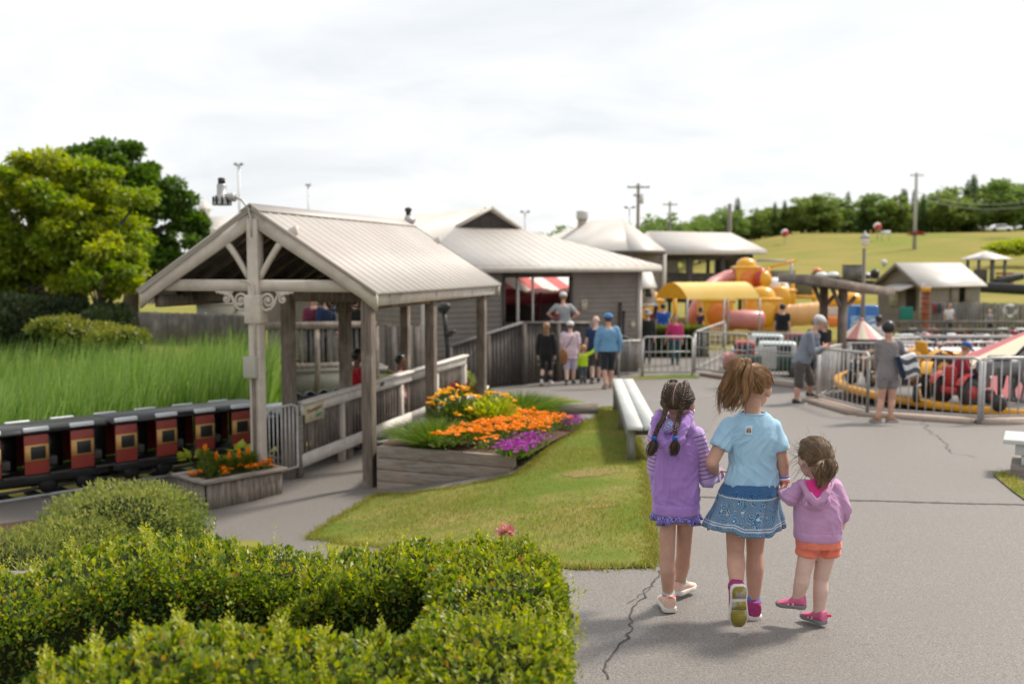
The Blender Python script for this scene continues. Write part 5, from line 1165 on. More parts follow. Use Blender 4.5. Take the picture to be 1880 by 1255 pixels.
# wood along the hilltop: prototypes copied tree by tree
gW = 'trees of the wood along the hilltop'
def proto_round(mt, seed, h=9):
    return tree('broadleaf_tree', 'leafy green tree in the wood along the hilltop', (0, 0, 0), h, [(0,0,h*.52,h*.24,h*.24,h*.40), (h*.09,0,h*.35,h*.22,h*.2,h*.25), (-h*.1,0,h*.40,h*.2,h*.2,h*.26)], 3000, .46, mt, .16, gW, seed, 44, .34, 5)
def proto_spruce(seed, h=11):
    rs = np.random.default_rng(seed); o = thing('spruce_tree', 'dark pointed spruce in the wood along the hilltop', 'tree', (0, 0, 0), gW)
    m = MB(); m.tube([(0,0,-.2), (0,0,h)], [.16,.03], 7); m.build('trunk', m_bark, o, True)
    n = 4800; t = 1-rs.random(n)**.62; lev = np.clip(np.floor(t*18)/18+rs.normal(0, .014, n), 0, 1); a = rs.uniform(0, 2*PI, n); q = rs.random(n)**.5; r = (1-lev)*h*.21*(.75+.35*np.sin(a*3+lev*9+seed))+.03
    p = np.stack([np.cos(a)*r*q, np.sin(a)*r*q, h*(.06+.94*lev)-q*r*.30], 1); d = np.stack([np.cos(a), np.sin(a), np.full(n, -.25)], 1)+rs.normal(size=(n, 3))*.25
    v, f, at = leaves(p, d, rs.normal(size=(n, 3))*.4+np.array([0, 0, 1.]), np.full(n, .40), .32, .1); mesh_np('crown', v, f, m_wood2, o); return o
protos = [proto_round(m_wood1, 41), proto_round(m_wood3, 42), proto_round(m_wood1, 43), proto_round(m_wood3, 44, 8)]; spr = [proto_spruce(51), proto_spruce(52)]
def sky_y(px):                                                     # height of the tree line in the photo
    xs_ = [1275,1300,1330,1345,1370,1400,1450,1500,1560,1600,1650,1700,1740,1790,1830,1900]; ys_ = [410,398,384,378,395,385,372,362,358,362,352,356,345,335,336,330]
    return float(np.interp(px, xs_, ys_))
rr = random.Random(5)
for row, (Y, dpx) in enumerate(((150, 30), (160, 26), (172, 24))):
    px = 1270+row*9
    while px < 1925:
        p = P(px+rr.uniform(-6, 6), 430, Y); g = G(p.x, Y); ztop = CAM_Z+(HORIZON-sky_y(px)-rr.uniform(-10, 14)-row*3+6)*Y/F_PX
        sp = rr.random() < .34; pr = rr.choice(spr if sp else protos); hgt = max(5.0, ztop-g)*(1.07 if sp else 1.0)
        c = place(pr, (p.x, Y+rr.uniform(-3, 3), g-.2), rr.uniform(0, 6), (hgt/(11 if sp else 9)*(1.1 if sp else 1.75),)*2+(hgt/(11 if sp else 9),)); px += dpx*rr.uniform(.75, 1.25)
for p_ in protos+spr: drop(p_)
gC = 'trees in the clump behind the roofs'
p1 = tree('broadleaf_tree', 'leafy tree in the clump rising behind the pale roofs', (0,0,0), 8, [(0,0,5,2.3,2.2,2.6),(.8,0,3.4,2,2,2)], 2600, .42, m_wood1, .15, gC, 61, 36, .36, 5)
for px, yt, Y in ((1018,420,85),(1040,408,88),(1180,404,112),(1200,402,115),(1216,386,118),(1245,404,114),(1262,400,116),(1285,396,122),(1305,390,125),(1330,378,128),(1350,382,126)):
    t = P(px, yt, Y); g = G(t.x, Y); place(p1, (t.x, Y, g-.1), px*.7, (t.z-g)/7.8)
drop(p1)
shrub('shrub', 'yellow flowering broom patch on the slope beside the lookout', P(1868,455,90), (2.6,1.5,.5), 1500, .35, m_lime, .5, seed=77)
def remesh(mb, voxel, smooth=4, fac=.5, adapt=0):
    me = bpy.data.meshes.new('tmp'); me.from_pydata([tuple(p) for p in mb.v], [], mb.f); me.validate(); ob = bpy.data.objects.new('tmp', me); COL.objects.link(ob)
    bm = bmesh.new(); bm.from_mesh(me); bmesh.ops.recalc_face_normals(bm, faces=bm.faces[:]); bm.to_mesh(me); bm.free()
    r = ob.modifiers.new('r', 'REMESH'); r.mode = 'VOXEL'; r.voxel_size = voxel; r.adaptivity = adapt
    if smooth: sm = ob.modifiers.new('s', 'SMOOTH'); sm.iterations = smooth; sm.factor = fac
    dg = bpy.context.evaluated_depsgraph_get(); ev = ob.evaluated_get(dg); m2 = ev.to_mesh(); n = len(m2.vertices); v = np.empty(n*3, np.float32); m2.vertices.foreach_get('co', v)
    f = [tuple(p.vertices) for p in m2.polygons]; ev.to_mesh_clear(); bpy.data.objects.remove(ob); bpy.data.meshes.remove(me)
    if f and all(len(x) == 4 for x in f): f = np.array(f, dtype=np.int32)
    return v.reshape(-1, 3).astype(np.float64), f
# ================================================================== LITTLE TRAIN
m_trblack = mat('black_coach_paint', (.010,.010,.011), (.018,.018,.018), scale=6, rough=.35, spec=.5)
m_trred = mat('coach_red', (.27,.042,.030), (.22,.034,.024), scale=5, rough=.4)
m_trcream = mat('coach_ochre', (.52,.30,.095), (.46,.26,.08), scale=5, rough=.45)
m_trwhite = mat('coach_roof_white', (.66,.68,.70), rough=.4)
m_seatdark = mat('dark_seat', (.045,.042,.040), (.03,.028,.026), scale=8, rough=.6)
TR0 = V((-7.35, 10.95, 0)); tdir = V((.705, .709, 0)); tn = V((.709, -.705, 0))            # tn points to the camera side
def tw(u, side, z): return TR0+tdir*u+tn*side+UP*z
ZR, ZF, ZW = -.445, -1.03, -1.30
TW = .62; PER = .555
coach_i = 0
def coach(u0, nb, label):
    L = nb*PER; o = thing('train_coach', label, 'train car', tw(u0, 0, ZW), 'coaches of the little train')
    m = MB(); m.rbox(tw(u0+L/2, 0, ZF-.05), (L-.05, TW, .10), .012, frame(tdir, -tn, UP)); m.build('chassis', m_trblack, o)
    m = MB(); m.prism([(-TW/2-.03, 0), (-TW/2+.06, .045), (0, .06), (TW/2-.06, .045), (TW/2+.03, 0), (TW/2+.03, -.03), (-TW/2-.03, -.03)], tw(u0+.02, 0, ZR-.045), tn, UP, -(L-.06)); rf_ = m.build('roof', m_trblack, o)
    for i in range(nb):
        a = u0+i*PER+.06; w = .285
        for sd in (1, -1):
            m = MB(); m.rbox(tw(a+w/2, sd*TW/2, (ZF+ZR)/2-.04), (w, .03, ZR-ZF-.10), .006, frame(tdir, -tn, UP)); pn = m.build('side_panel', m_trred, o)
            m = MB(); m.box(tw(a+w/2, sd*(TW/2+.017), ZF+.275), (w-.004, .006, .20), frame(tdir, -tn, UP)); m.build('ochre_band', m_trcream, pn)
            m = MB(); m.rbox(tw(a+w/2+.015, sd*(TW/2+.022), ZF+.275), (.175, .008, .155), .003, frame(tdir, -tn, UP)); m.build('window', m_trblack, pn)
            m = MB(); m.rbox(tw(a+w/2, sd*(TW/2+.01), ZR-.02), (w+.01, .06, .05), .01, frame(tdir, -tn, UP)); m.build('roof_edge', m_trwhite, pn)
        m = MB(); m.rbox(tw(a+.29+.06, 0, ZF+.14), (.13, TW-.08, .12), .02, frame(tdir, -tn, UP)); m.rbox(tw(a+.30, 0, ZF+.27), (.04, TW-.06, .40), .012, frame(tdir, -tn, UP)); m.build('seat', m_seatdark, o)
        for sd in (1, -1): m = MB(); m.rbox(tw(a+.42, sd*(TW/2+.02), ZF+.0), (.26, .07, .025), .005, frame(tdir, -tn, UP)); m.build('step', m_seatdark, o)
        m = MB(); m.box(tw(a+.415, 0, (ZF+ZR)/2), (.30, .02, ZR-ZF-.04), frame(tdir, -tn, UP)); m.build('middle_panel', m_trblack, o)
    for u in (u0+.3, u0+.75, u0+L-.75, u0+L-.3):
        for sd in (.24, -.24):
            m = MB(); m.lathe(tw(u, sd, ZW+.125), [(.03,-.03),(.115,-.03),(.125,-.015),(.11,.0),(.105,.02),(.03,.03)], 14, axis=tn); m.build('wheel', m_trblack, o)
    m = MB(); m.rbox(tw(u0+L/2, .24, ZW+.18), (L-.2, .03, .07), .005, frame(tdir, -tn, UP)); m.rbox(tw(u0+L/2, -.24, ZW+.18), (L-.2, .03, .07), .005, frame(tdir, -tn, UP)); m.build('bogie_frame', m_trblack, o)
    return o
coach(-1.689, 4, 'red and ochre train coach at the left photo edge')
coach(.543, 4, 'red and ochre train coach in front of the tallest sunny reeds')
coach(2.775, 4, 'red and ochre train coach ending behind the shelter front post')
eng = thing('train_engine', 'low black train engine with a white hood under the shelter', 'train engine', tw(4.9, 0, ZW))
m = MB(); m.rbox(tw(6.05, 0, ZF+.12), (1.9, .6, .44), .04, frame(tdir, -tn, UP)); m.build('body', m_trblack, eng)
m = MB(); m.rbox(tw(6.15, 0, ZF+.40), (1.6, .5, .14), .05, frame(tdir, -tn, UP)); m.build('hood', m_trwhite, eng)
for u in (5.7, 5.95, 6.2, 6.45):
    m = MB(); m.lathe(tw(u, .1, ZF+.46), [(.10,0),(.11,.05),(.10,.14),(.04,.18)], 10); m.build('cylinder_cap', m_trblack, eng, True)
for u in (5.4, 6.0, 6.6):
    for sd in (.26, -.26): m = MB(); m.lathe(tw(u, sd, ZW+.14), [(.03,-.03),(.135,-.03),(.14,0),(.03,.03)], 14, axis=tn); m.build('wheel', m_trblack, eng)
trk = thing('rail_track', 'narrow rail track under the little train', 'track', tw(-2, 0, ZW))
for sd in (.22, -.22): m = MB(); m.beam(tw(-3, sd, ZW-.015), tw(8, sd, ZW-.015), .03, .04); m.build('rail', m_grey, trk)
m = MB()
for i in range(34): m.box(tw(-3+i*.33, 0, ZW-.055), (.1,.62,.05), frame(tdir, -tn, UP))
m.build('sleepers', m_weather, trk)
# ================================================================== PLAY STRUCTURE
m_yel = mat('yellow_plastic', (.72,.36,.008), (.68,.33,.008), scale=2, rough=.32, spec=.5, coat=.3)
m_ora = mat('orange_plastic', (.70,.20,.02), (.66,.18,.02), scale=2, rough=.35, coat=.3)
m_pink = mat('faded_red_plastic', (.52,.17,.16), (.58,.26,.25), scale=2, rough=.4, coat=.2)
m_blue = mat('blue_plastic', (.03,.08,.35), (.04,.10,.38), scale=2, rough=.35, coat=.3)
m_redp = mat('red_paint', (.42,.025,.025), (.36,.02,.02), scale=4, rough=.4, coat=.3)
m_yelp = mat('yellow_paint', (.68,.33,.015), (.62,.29,.012), scale=4, rough=.4, coat=.3)
YP = 40.0; pp = P(1350,600,YP); ps = thing('play_structure', 'yellow tube play structure with domed cubes, pink tunnel and slides', 'play structure', (pp.x, YP, G(pp.x, YP)))
k_ = YP/F_PX
def cube(px0, px1, pyt, pyb, Y, dome=True, bub=None, mm=None):
    c = P((px0+px1)/2, (pyt+pyb)/2, Y); w = (px1-px0)*Y/F_PX; h = (pyb-pyt)*Y/F_PX
    m = MB(); m.rbox((c.x, c.y+w/2, c.z), (w, w, h), .10, n=3); cb2 = m.build('module', mm or m_yel, ps, True)
    for e in (h/2-.08, -h/2+.08): m = MB(); m.rbox((c.x, c.y+w/2, c.z+e), (w+.07, w+.07, .10), .03); m.build('module_rib', mm or m_yel, cb2)
    if dome: m = MB(); m.lathe((c.x, c.y+w/2, c.z+h/2-.02), [(w*.42,0),(w*.41,.06),(w*.40,.12),(w*.34,w*.22),(w*.22,w*.31),(.02,w*.35)], 20); m.build('dome', m_yel if dome is True else dome, cb2, True)
    if bub: m = MB(); m.ell((c.x, c.y, c.z), (w*.36, w*.16, w*.40), n=18, m=11); m.build('bubble_window', bub, cb2, True)
    return c, w, h
cube(1168,1218,548,608,YP, True, m_yel); cube(1290,1348,548,608,YP, True, m_ora); cube(1376,1436,546,608,YP+.3, True, m_yel)
cube(1352,1398,488,540,YP+3.2, True, m_ora); cube(1400,1462,530,568,YP+3.4, m_trwhite, m_yel); cube(1300,1330,575,612,YP+2.5, False)
def ptube(pts, r, material, name='tunnel'):
    m = MB(); rr_ = r if hasattr(r, '__len__') else [r]*len(pts); m.tube(pts, rr_, 20); o = m.build(name, material, ps, True)
    return o
a, c = P(1336,587,YP-.1), P(1402,587,YP-.1); r_ = 18.5*k_; ptube([a, a.lerp(c, .06), a.lerp(c, .5), a.lerp(c, .94), c], [r_*.72, r_*.93, r_, r_*.93, r_*.72], m_pink)
m_tube = mat('pale_orange_plastic', (.74,.42,.18), (.70,.38,.14), scale=1.5, rough=.35, coat=.3)
a, c = P(1432,581,YP+.3), P(1512,574,YP-.6); r_ = 20.5*k_; tu = ptube([a, a.lerp(c, .5), a.lerp(c, .97), c], [r_*.95, r_, r_, r_*.9], m_tube)
for u in (.25, .5, .75): m = MB(); p_ = a.lerp(c, u); d_ = (c-a).normalized(); m.lathe(p_-d_*.02, [(r_*.98,0),(r_*1.03,.0),(r_*1.03,.05),(r_*.98,.05)], 20, axis=d_); m.build('tunnel_rib', m_tube, tu, True)
ptube([P(1354,505,YP+3.6), P(1335,508,YP+3.6), P(1312,519,YP+3.2), P(1296,532,YP+2.6), P(1282,556,YP+2.0), P(1268,590,YP+1.6)], 13*k_, m_pink, 'slide_tube')
ptube([P(1384,563,YP+2.4), P(1392,553,YP+2.4), P(1405,549,YP+2.4), P(1418,553,YP+2.4), P(1424,565,YP+2.4)], 6*k_, m_blue, 'blue_arch')
m = MB(); c = P(1399,513,YP+3.0); m.lathe(c, [(.20,-.05),(.44,-.05),(.50,.05),(.44,.14),(.36,.14)], 22, axis=(.6,-.8,0)); m.build('red_ring', m_redp, ps, True); m = MB(); m.ell(c+V((.05,-.07,0)), (.36,.30,.40), n=16); m.build('bubble_window', m_yel, ps, True)
for px, yt, yb, Y in ((1410,490,545,YP+5),(1438,520,605,YP+3.5),(1455,505,580,YP+5),(1495,525,590,YP+5),(1239,545,606,YP+1.5),(1282,548,606,YP+1.6),(1368,545,590,YP+2.6)):
    m = MB(); m.beam(P(px, yb, Y), P(px, yt, Y), .16, .16, up=(0,1,0)); m.build('post', m_yelp, ps)
for a, c in ((P(1440,543,YP+4.6), P(1500,545,YP+4.6)), (P(1408,492,YP+5), P(1460,478,YP+5))): m = MB(); m.beam(a, c, .12, .12); m.build('beam', m_yelp, ps)
m = MB(); m.beam(P(1390,478,YP+6), P(1453,479,YP+6), .1, .1); m.beam(P(1453,479,YP+6), P(1453,545,YP+6), .1, .1, up=(0,1,0)); m.beam(P(1390,478,YP+6), P(1390,545,YP+6), .1, .1, up=(0,1,0)); m.build('frame', m_grey, ps)
m = MB(); m.box(P(1430,520,YP+6.5), (1.5,.1,1.2)); m.box(P(1478,528,YP+6.5), (1.2,.1,1.0)); m.build('net_panel', mat('khaki_net', (.16,.15,.09), (.12,.11,.07), scale=40, rough=.9), ps)
for px, Y in ((1536,YP+1),(1565,YP+1.5)):
    c = P(px, 552, Y); m = MB(); m.ell(c, (.42,.42,.36)); m.build('dome', m_yel, ps, True)
m = MB(); m.rbox(P(1530,590,YP+.6), (.85,.8,.42), .06); m.build('module', m_ora, ps, True)
m = MB(); m.rbox(P(1530,572,YP+.8), (.8,.6,.40), .05); m.build('roof_block', m_trim, ps)
# vaulted yellow canopy in front
yc = YP-2.2; vc = thing('vault_canopy', 'yellow vaulted canopy with pale top on thin posts before the play structure', 'canopy', P(1300,600,yc))
e0, e1 = P(1204,546,yc), P(1262,549,yc-.6); f1 = P(1395,547,yc+.5); ext = f1-e1
n = 14; vs = []
for j in range(2):
    for i in range(n+1):
        t = i/n; p_ = e0.lerp(e1, t)+UP*(.60*math.sin(PI*t)**.8)+ext*j; vs.append(p_)
for j in range(2):
    for i in range(n+1): vs.append(vs[j*(n+1)+i]-UP*.03)
N_ = n+1; fs = [(i, i+1, N_+i+1, N_+i) for i in range(n)]+[(2*N_+i+1, 2*N_+i, 3*N_+i, 3*N_+i+1) for i in range(n)]
mesh_np('canopy_sheet', vs, fs, mat('yellow_canvas', (.72,.47,.10), (.74,.52,.16), scale=1.2, rough=.6), vc, True)
m = MB(); m.add([vs[i] for i in range(n+1)], [tuple(range(n+1))]); m.build('end_panel', m_yelp, vc)
for p_ in (e0, e1, e0+ext, e1+ext, e1+ext*.5): m = MB(); m.beam((p_.x, p_.y, G(p_.x, p_.y)), p_, .06, .06, up=(0,1,0)); m.build('post', m_grey, vc)
# ================================================================== ROUND PLATFORM RIDE
PC = V((11.0, 19.75, 0)); PR = 4.35; pz = -.92
rd = thing('round_platform', 'round ride platform with yellow rim and a low red and cream striped cone', 'ride', (PC.x, PC.y, pz-.3))
m_deck = mat('pale_deck_paint', (.50,.47,.43), (.40,.37,.34), scale=2, rough=.6)
m = MB(); m.lathe((PC.x, PC.y, pz), [(.3,-.06),(PR-.12,-.06),(PR-.1,0),(.3,0.0)], 72, caps=False); m.build('deck', m_deck, rd)
m = MB(); m.lathe((PC.x, PC.y, pz), [(PR-.14,-.07),(PR,-.07),(PR+.02,-.03),(PR+.02,.05),(PR-.02,.075),(PR-.14,.06)], 72, caps=False); m.build('rim', m_yelp, rd, True)
m = MB(); m.lathe((PC.x, PC.y, pz), [(PR-.35,-.4),(PR-.3,-.07)], 60, caps=False); m.build('skirt', m_dark, rd)
m = MB(); m.lathe((PC.x, PC.y, pz), [(2.7,.005),(2.75,.005),(2.75,.03),(2.7,.03)], 72, caps=False); m.build('track_line', m_yelp, rd)
n = 48; vs, fs, al = [], [], []
for i in range(n):
    a0, a1 = 2*PI*i/n, 2*PI*(i+1)/n
    for a in (a0, a1):
        for r, z in ((2.9,.06),(.15,1.38)): vs.append((PC.x+r*math.cos(a), PC.y+r*math.sin(a), pz+z)); al.append((i+.5)/n)
    fs.append((4*i, 4*i+2, 4*i+3, 4*i+1))
mesh_np('striped_cone', vs, fs, stripes('red_cream_stripe', (.70,.60,.44), (.46,.12,.13), 6), rd, False, {'along': al})
def tractor(label, px, Y, yaw, c_body, c_fender, grp='toy tractors on the round platform', rider=False, hgt=1.0, z=None):
    p_ = P(px, 700, Y); z = pz+.02 if z is None else z; o = thing('toy_tractor', label, 'toy tractor', (0,0,0), grp)
    s = hgt
    m = MB(); m.rbox((0,.34*s,.50*s), (.30*s,.72*s,.30*s), .05*s, n=2); m.build('hood', c_body, o, True)
    m = MB(); m.rbox((0,.71*s,.48*s), (.26*s,.03*s,.24*s), .01*s); m.build('grille', m_dark, o)
    for sd in (1,-1): m = MB(); m.lathe((sd*.09*s,.725*s,.55*s), [(.035*s,0),(.035*s,.03*s)], 10, axis=(0,1,0)); m.build('headlight', m_trwhite, o)
    m = MB(); m.rbox((0,-.28*s,.36*s), (.46*s,.60*s,.16*s), .04*s); m.build('body', c_body, o, True)
    m = MB(); m.rbox((0,-.34*s,.50*s), (.36*s,.34*s,.10*s), .03*s); m.rbox((0,-.52*s,.70*s), (.36*s,.07*s,.42*s), .03*s, Matrix.Rotation(.15, 3, 'X')); m.build('seat', c_fender, o, True)
    for sd in (1,-1):
        m = MB(); m.lathe((sd*.36*s,-.30*s,.33*s), [(.05*s,-.07*s),(.20*s,-.08*s),(.30*s,-.085*s),(.325*s,-.05*s),(.325*s,.05*s),(.30*s,.085*s),(.20*s,.08*s),(.05*s,.07*s)], 22, axis=(1,0,0)); w_ = m.build('rear_wheel', m_dark, o, True)
        m = MB(); m.lathe((sd*.36*s,-.30*s,.33*s), [(.02*s,-.095*s),(.16*s,-.09*s),(.16*s,.09*s),(.02*s,.095*s)], 16, axis=(1,0,0)); m.build('rim', c_fender, w_, True)
        m = MB(); m.lathe((sd*.27*s,.50*s,.18*s), [(.03*s,-.05*s),(.16*s,-.055*s),(.18*s,-.02*s),(.18*s,.02*s),(.16*s,.055*s),(.03*s,.05*s)], 18, axis=(1,0,0)); w_ = m.build('front_wheel', m_dark, o, True)
        m = MB(); m.lathe((sd*.27*s,.50*s,.18*s), [(.02*s,-.06*s),(.09*s,-.06*s),(.09*s,.06*s),(.02*s,.06*s)], 12, axis=(1,0,0)); m.build('rim', c_fender, w_, True)
        m = MB(); n_ = 9; pts = [V((sd*.36*s, -.30*s+.40*s*math.cos(a), .33*s+.40*s*math.sin(a))) for a in np.linspace(.5, 2.7, n_)]
        vv = []; 
        for q_ in pts: vv += [q_-V((.10*s,0,0)), q_+V((.10*s,0,0))]
        m.add(vv+[V(q_)+V((0,0,.02*s)) for q_ in vv], [(2*i,2*i+1,2*i+3,2*i+2) for i in range(n_-1)]+[(2*n_+2*i+2,2*n_+2*i+3,2*n_+2*i+1,2*n_+2*i) for i in range(n_-1)]); m.build('mudguard', c_fender, o)
    m = MB(); m.tube([(0,.0,.55*s),(0,-.10*s,.80*s)], .018*s, 6); m.tube([V((0,-.11*s,.82*s))+V((.13*s*math.cos(a), .06*s*math.sin(a), .11*s*math.sin(a))) for a in np.linspace(0, 2*PI, 15)], .014*s, 6, caps=False); m.build('steering_wheel', m_dark, o)
    m = MB(); m.tube([(.10*s,.45*s,.64*s),(.10*s,.45*s,.90*s)], .022*s, 8); m.build('exhaust', m_dark, o)
    o.location = (p_.x, Y, z); o.rotation_euler = (0, 0, yaw); return o
m_brown = mat('brown_toy_paint', (.20,.12,.06), (.15,.09,.05), scale=4, rough=.5)
tractor('red toy tractor ridden by the child in the blue cap', 1772, 17.3, rad(-62), m_redp, m_redp, hgt=.76)
tractor('yellow toy tractor behind the red one', 1728, 20.6, rad(-75), m_yelp, m_yelp, hgt=.95)
tractor('white nosed brown toy tractor behind the striped bag', 1664, 18.0, rad(150), m_brown, m_yelp, hgt=.9)
tractor('dark toy tractor mostly hidden behind the woman in grey', 1610, 20.2, rad(120), m_brown, m_brown, hgt=.9)
# horse figures
m_horse = mat('grey_horse_paint', (.115,.115,.12), (.19,.19,.195), scale=5, rough=.55)
def horse(label, px, Y, yaw, s, material):
    o = thing('horse_figure', label, 'horse figure', (0,0,0), 'horse figures on the round platform'); parts = MB()
    rs = []
    def cap(a, b, r1, r2): parts.cap(V(a)*s, V(b)*s, r1*s, r2*s, 10)
    cap((0,-.36,.66),(0,.30,.66),.165,.17); cap((0,-.30,.68),(0,-.42,.62),.16,.13); cap((0,.30,.72),(0,.55,.98),.13,.085); cap((0,.56,1.02),(0,.80,.86),.085,.05); cap((0,.55,1.08),(0,.53,1.17),.03,.012)
    for sd in (1,-1):
        cap((sd*.09,.30,.58),(sd*.09,.34+.08*sd,.32),.07,.04); cap((sd*.09,.34+.08*sd,.32),(sd*.09,.33+.02*sd,.05),.038,.03); cap((sd*.09,.33+.02*sd,.04),(sd*.09,.36+.02*sd,.03),.04,.04)
        cap((sd*.09,-.36,.60),(sd*.09,-.30-.1*sd,.36),.09,.05); cap((sd*.09,-.30-.1*sd,.36),(sd*.09,-.44-.06*sd,.22),.045,.035); cap((sd*.09,-.44-.06*sd,.22),(sd*.09,-.42-.04*sd,.04),.032,.03); cap((sd*.09,-.42-.04*sd,.04),(sd*.09,-.38-.04*sd,.03),.04,.04)
    v, f = remesh(parts, .022*s, 6); mesh_np('body', v, f, material, o, True)
    m = MB(); m.tube([V((0,-.52,.70))*s, V((0,-.62,.60))*s, V((0,-.66,.40))*s, V((0,-.64,.22))*s], [.03*s,.06*s,.05*s,.01*s], 8); m.build('tail', m_dark, o, True)
    m = MB(); m.tube([V((0,.58,1.14))*s, V((0,.44,1.0))*s, V((0,.28,.86))*s], [.03*s,.05*s,.03*s], 8, flat=.5); m.build('mane', m_dark, o, True)
    m = MB(); m.rbox(V((0,-.05,.83))*s, (.26*s,.34*s,.07*s), .03*s); m.build('saddle', m_dark, o, True)
    p_ = P(px, 700, Y); o.location = (p_.x, Y, pz+.06); o.rotation_euler = (0,0,yaw); return o
horse('grey horse figure walking right on the platform beside the red tractor', 1838, 17.2, rad(-80), .95, m_horse)
horse('dark horse figure partly cut off by the photo edge', 1893, 17.6, rad(-70), 1.0, mat('black_horse_paint', (.05,.05,.055), (.08,.08,.085), scale=4, rough=.5))
bl = P(1834,748,16.5); o = thing('black_wheel_post', 'black post with a round weight at its foot by the platform rim', 'ride part', (bl.x, bl.y, pz)); m = MB(); m.ell((bl.x, bl.y, pz+.15), (.13,.13,.15)); m.build('weight', m_dark, o, True); m = MB(); m.tube([(bl.x, bl.y, pz+.2), (bl.x-.02, bl.y, pz+.75)], .03, 8); m.build('post', m_dark, o)
# ================================================================== TOY CARS
def toycar(label, c, yaw, L, W, H, c_body, c_roof, grp='small toy vehicles on the kiddie rides', box=False, n2=None):
    o = thing('toy_car', label, 'toy car', (0,0,0), grp)
    m = MB(); m.rbox((0,0,H*.36), (W,L,H*.40), H*.10, n=3); m.build('body', c_body, o, True)
    m = MB(); m.rbox((0,-L*.06,H*.72), (W*.82,L*(.5 if not box else .3),H*.42), H*.09, n=3); m.build('cabin', c_roof, o, True)
    for sd in (1,-1): m = MB(); m.rbox((sd*W*.415,-L*.06,H*.74), (.02,L*(.36 if not box else .2),H*.24), .008); m.build('window', m_glass, o)
    m = MB(); m.rbox((0,L*.18,H*.74), (W*.66,.03,H*.24), .01); m.build('windscreen', m_glass, o)
    for sy in (.30,-.30):
        for sd in (1,-1): m = MB(); m.lathe((sd*W*.48,sy*L,H*.18), [(.03,-.05),(H*.16,-.05),(H*.18,0),(H*.16,.05),(.03,.05)], 14, axis=(1,0,0)); m.build('wheel', m_dark, o, True)
    for sd in (1,-1): m = MB(); m.lathe((sd*W*.32,L*.5,H*.42), [(H*.07,-.01),(H*.07,.02)], 10, axis=(0,1,0)); m.build('headlight', m_trwhite, o)
    o.location = c; o.rotation_euler = (0,0,yaw); return o
def gq2(px, Y): p_ = P(px, 650, Y); return V((p_.x, Y, G(p_.x, Y)))
m_mint = mat('mint_white_paint', (.62,.68,.66), (.56,.64,.61), scale=3, rough=.35, coat=.4); m_dgreen = mat('dark_green_paint', (.012,.05,.032), (.015,.06,.038), scale=3, rough=.35, coat=.4)
toycar('white and dark green toy truck behind the tall barrier', gq2(1418,28.2), rad(75), 2.1, .9, 1.05, m_dgreen, m_mint)
toycar('white roofed toy van behind the green truck', gq2(1400,30.2), rad(80), 1.9, .9, 1.15, m_mint, m_mint)
toycar('small red toy car left of the green truck', gq2(1362,29.2), rad(85), 1.1, .75, 1.0, m_pink, m_redp)
toycar('small red toy car right behind the green truck', gq2(1458,30.5), rad(70), 1.1, .75, 1.15, m_redp, m_redp)
wb_ = gq2(1412,27.4); o = thing('white_board', 'white board hung on the green toy truck', 'board', wb_); m = MB(); m.rbox(P(1412,657,27.4), (.42,.05,.62), .02); m.build('panel', m_white, o); m = MB(); m.beam(wb_, P(1412,680,27.4), .05, .05, up=(0,1,0)); m.build('leg', m_galv, o)
# far kiddie cars: rows of red and white little cars behind low rails
lanes = ((603,40,14,1652,1880,.0), (611,37,12,1640,1830,.3), (625,33,8,1660,1800,.6))
ci = 0
far_lab = 'tiny red and white toy car on the far kiddie track'
for py, Y, n_, x0, x1, ph in lanes:
    for i in range(n_):
        px = x0+(x1-x0)*(i+.5)/n_+random.uniform(-3, 3); c = gq2(px, Y); c.z = max(c.z, P(px, py, Y).z-.25)
        a_, b2_ = ((m_redp, m_trwhite), (m_pink, m_trwhite), (m_trwhite, m_redp), (m_redp, m_dark))[random.randrange(4)]
        c.z = G(c.x, c.y); toycar(far_lab, c, rad(90+random.uniform(-25, 25)), random.uniform(.55,.85), .45, random.uniform(.50,.65), a_, b2_, 'tiny cars of the far kiddie track')
for k, (py, Y, x0, x1) in enumerate(((591,41.5,1640,1905), (606,38.5,1630,1850), (618,35,1640,1860), (640,31.5,1655,1800))):
    a, c = gq2(x0, Y), gq2(x1, Y); zt3 = P(x0, py, Y).z; o = thing('low_rail', ['farthest grey board rail of the kiddie track','second grey rail of the kiddie track','third pale rail of the kiddie track','nearest pale rail of the kiddie track'][k], 'railing', a)
    m = MB(); a.z = c.z = zt3; m.beam(a, c, .08, .12); m.beam(a-UP*.3, c-UP*.3, .05, .08); m.build('rail_board', m_galv if k > 1 else m_greyfence, o)
    for j in range(12): p_ = a.lerp(c, j/11); m = MB(); m.beam((p_.x, p_.y, G(p_.x, p_.y)), p_, .07, .07, up=(0,1,0)); m.build('post', m_galv if k > 1 else m_greyfence, o)
rw = thing('white_red_boat', 'red and white low toy boat with flat deck beyond the platform', 'toy boat', gq2(1715,25)); c = P(1715,645,25.0); m = MB(); m.prism([(-1.2,0),(-1.4,.22),(1.4,.16),(1.1,0)], c-UP*.2, V((1,0,0)), UP, .7); m.build('hull', m_redp, rw); m = MB(); m.rbox(c+V((0,-.3,.06)), (2.5,.8,.06), .02); m.build('deck', m_trwhite, rw); m = MB(); m.beam((c.x,25,G(c.x,25)), c-UP*.15, .3, .3, up=(0,1,0)); m.build('stand', m_galv, rw)
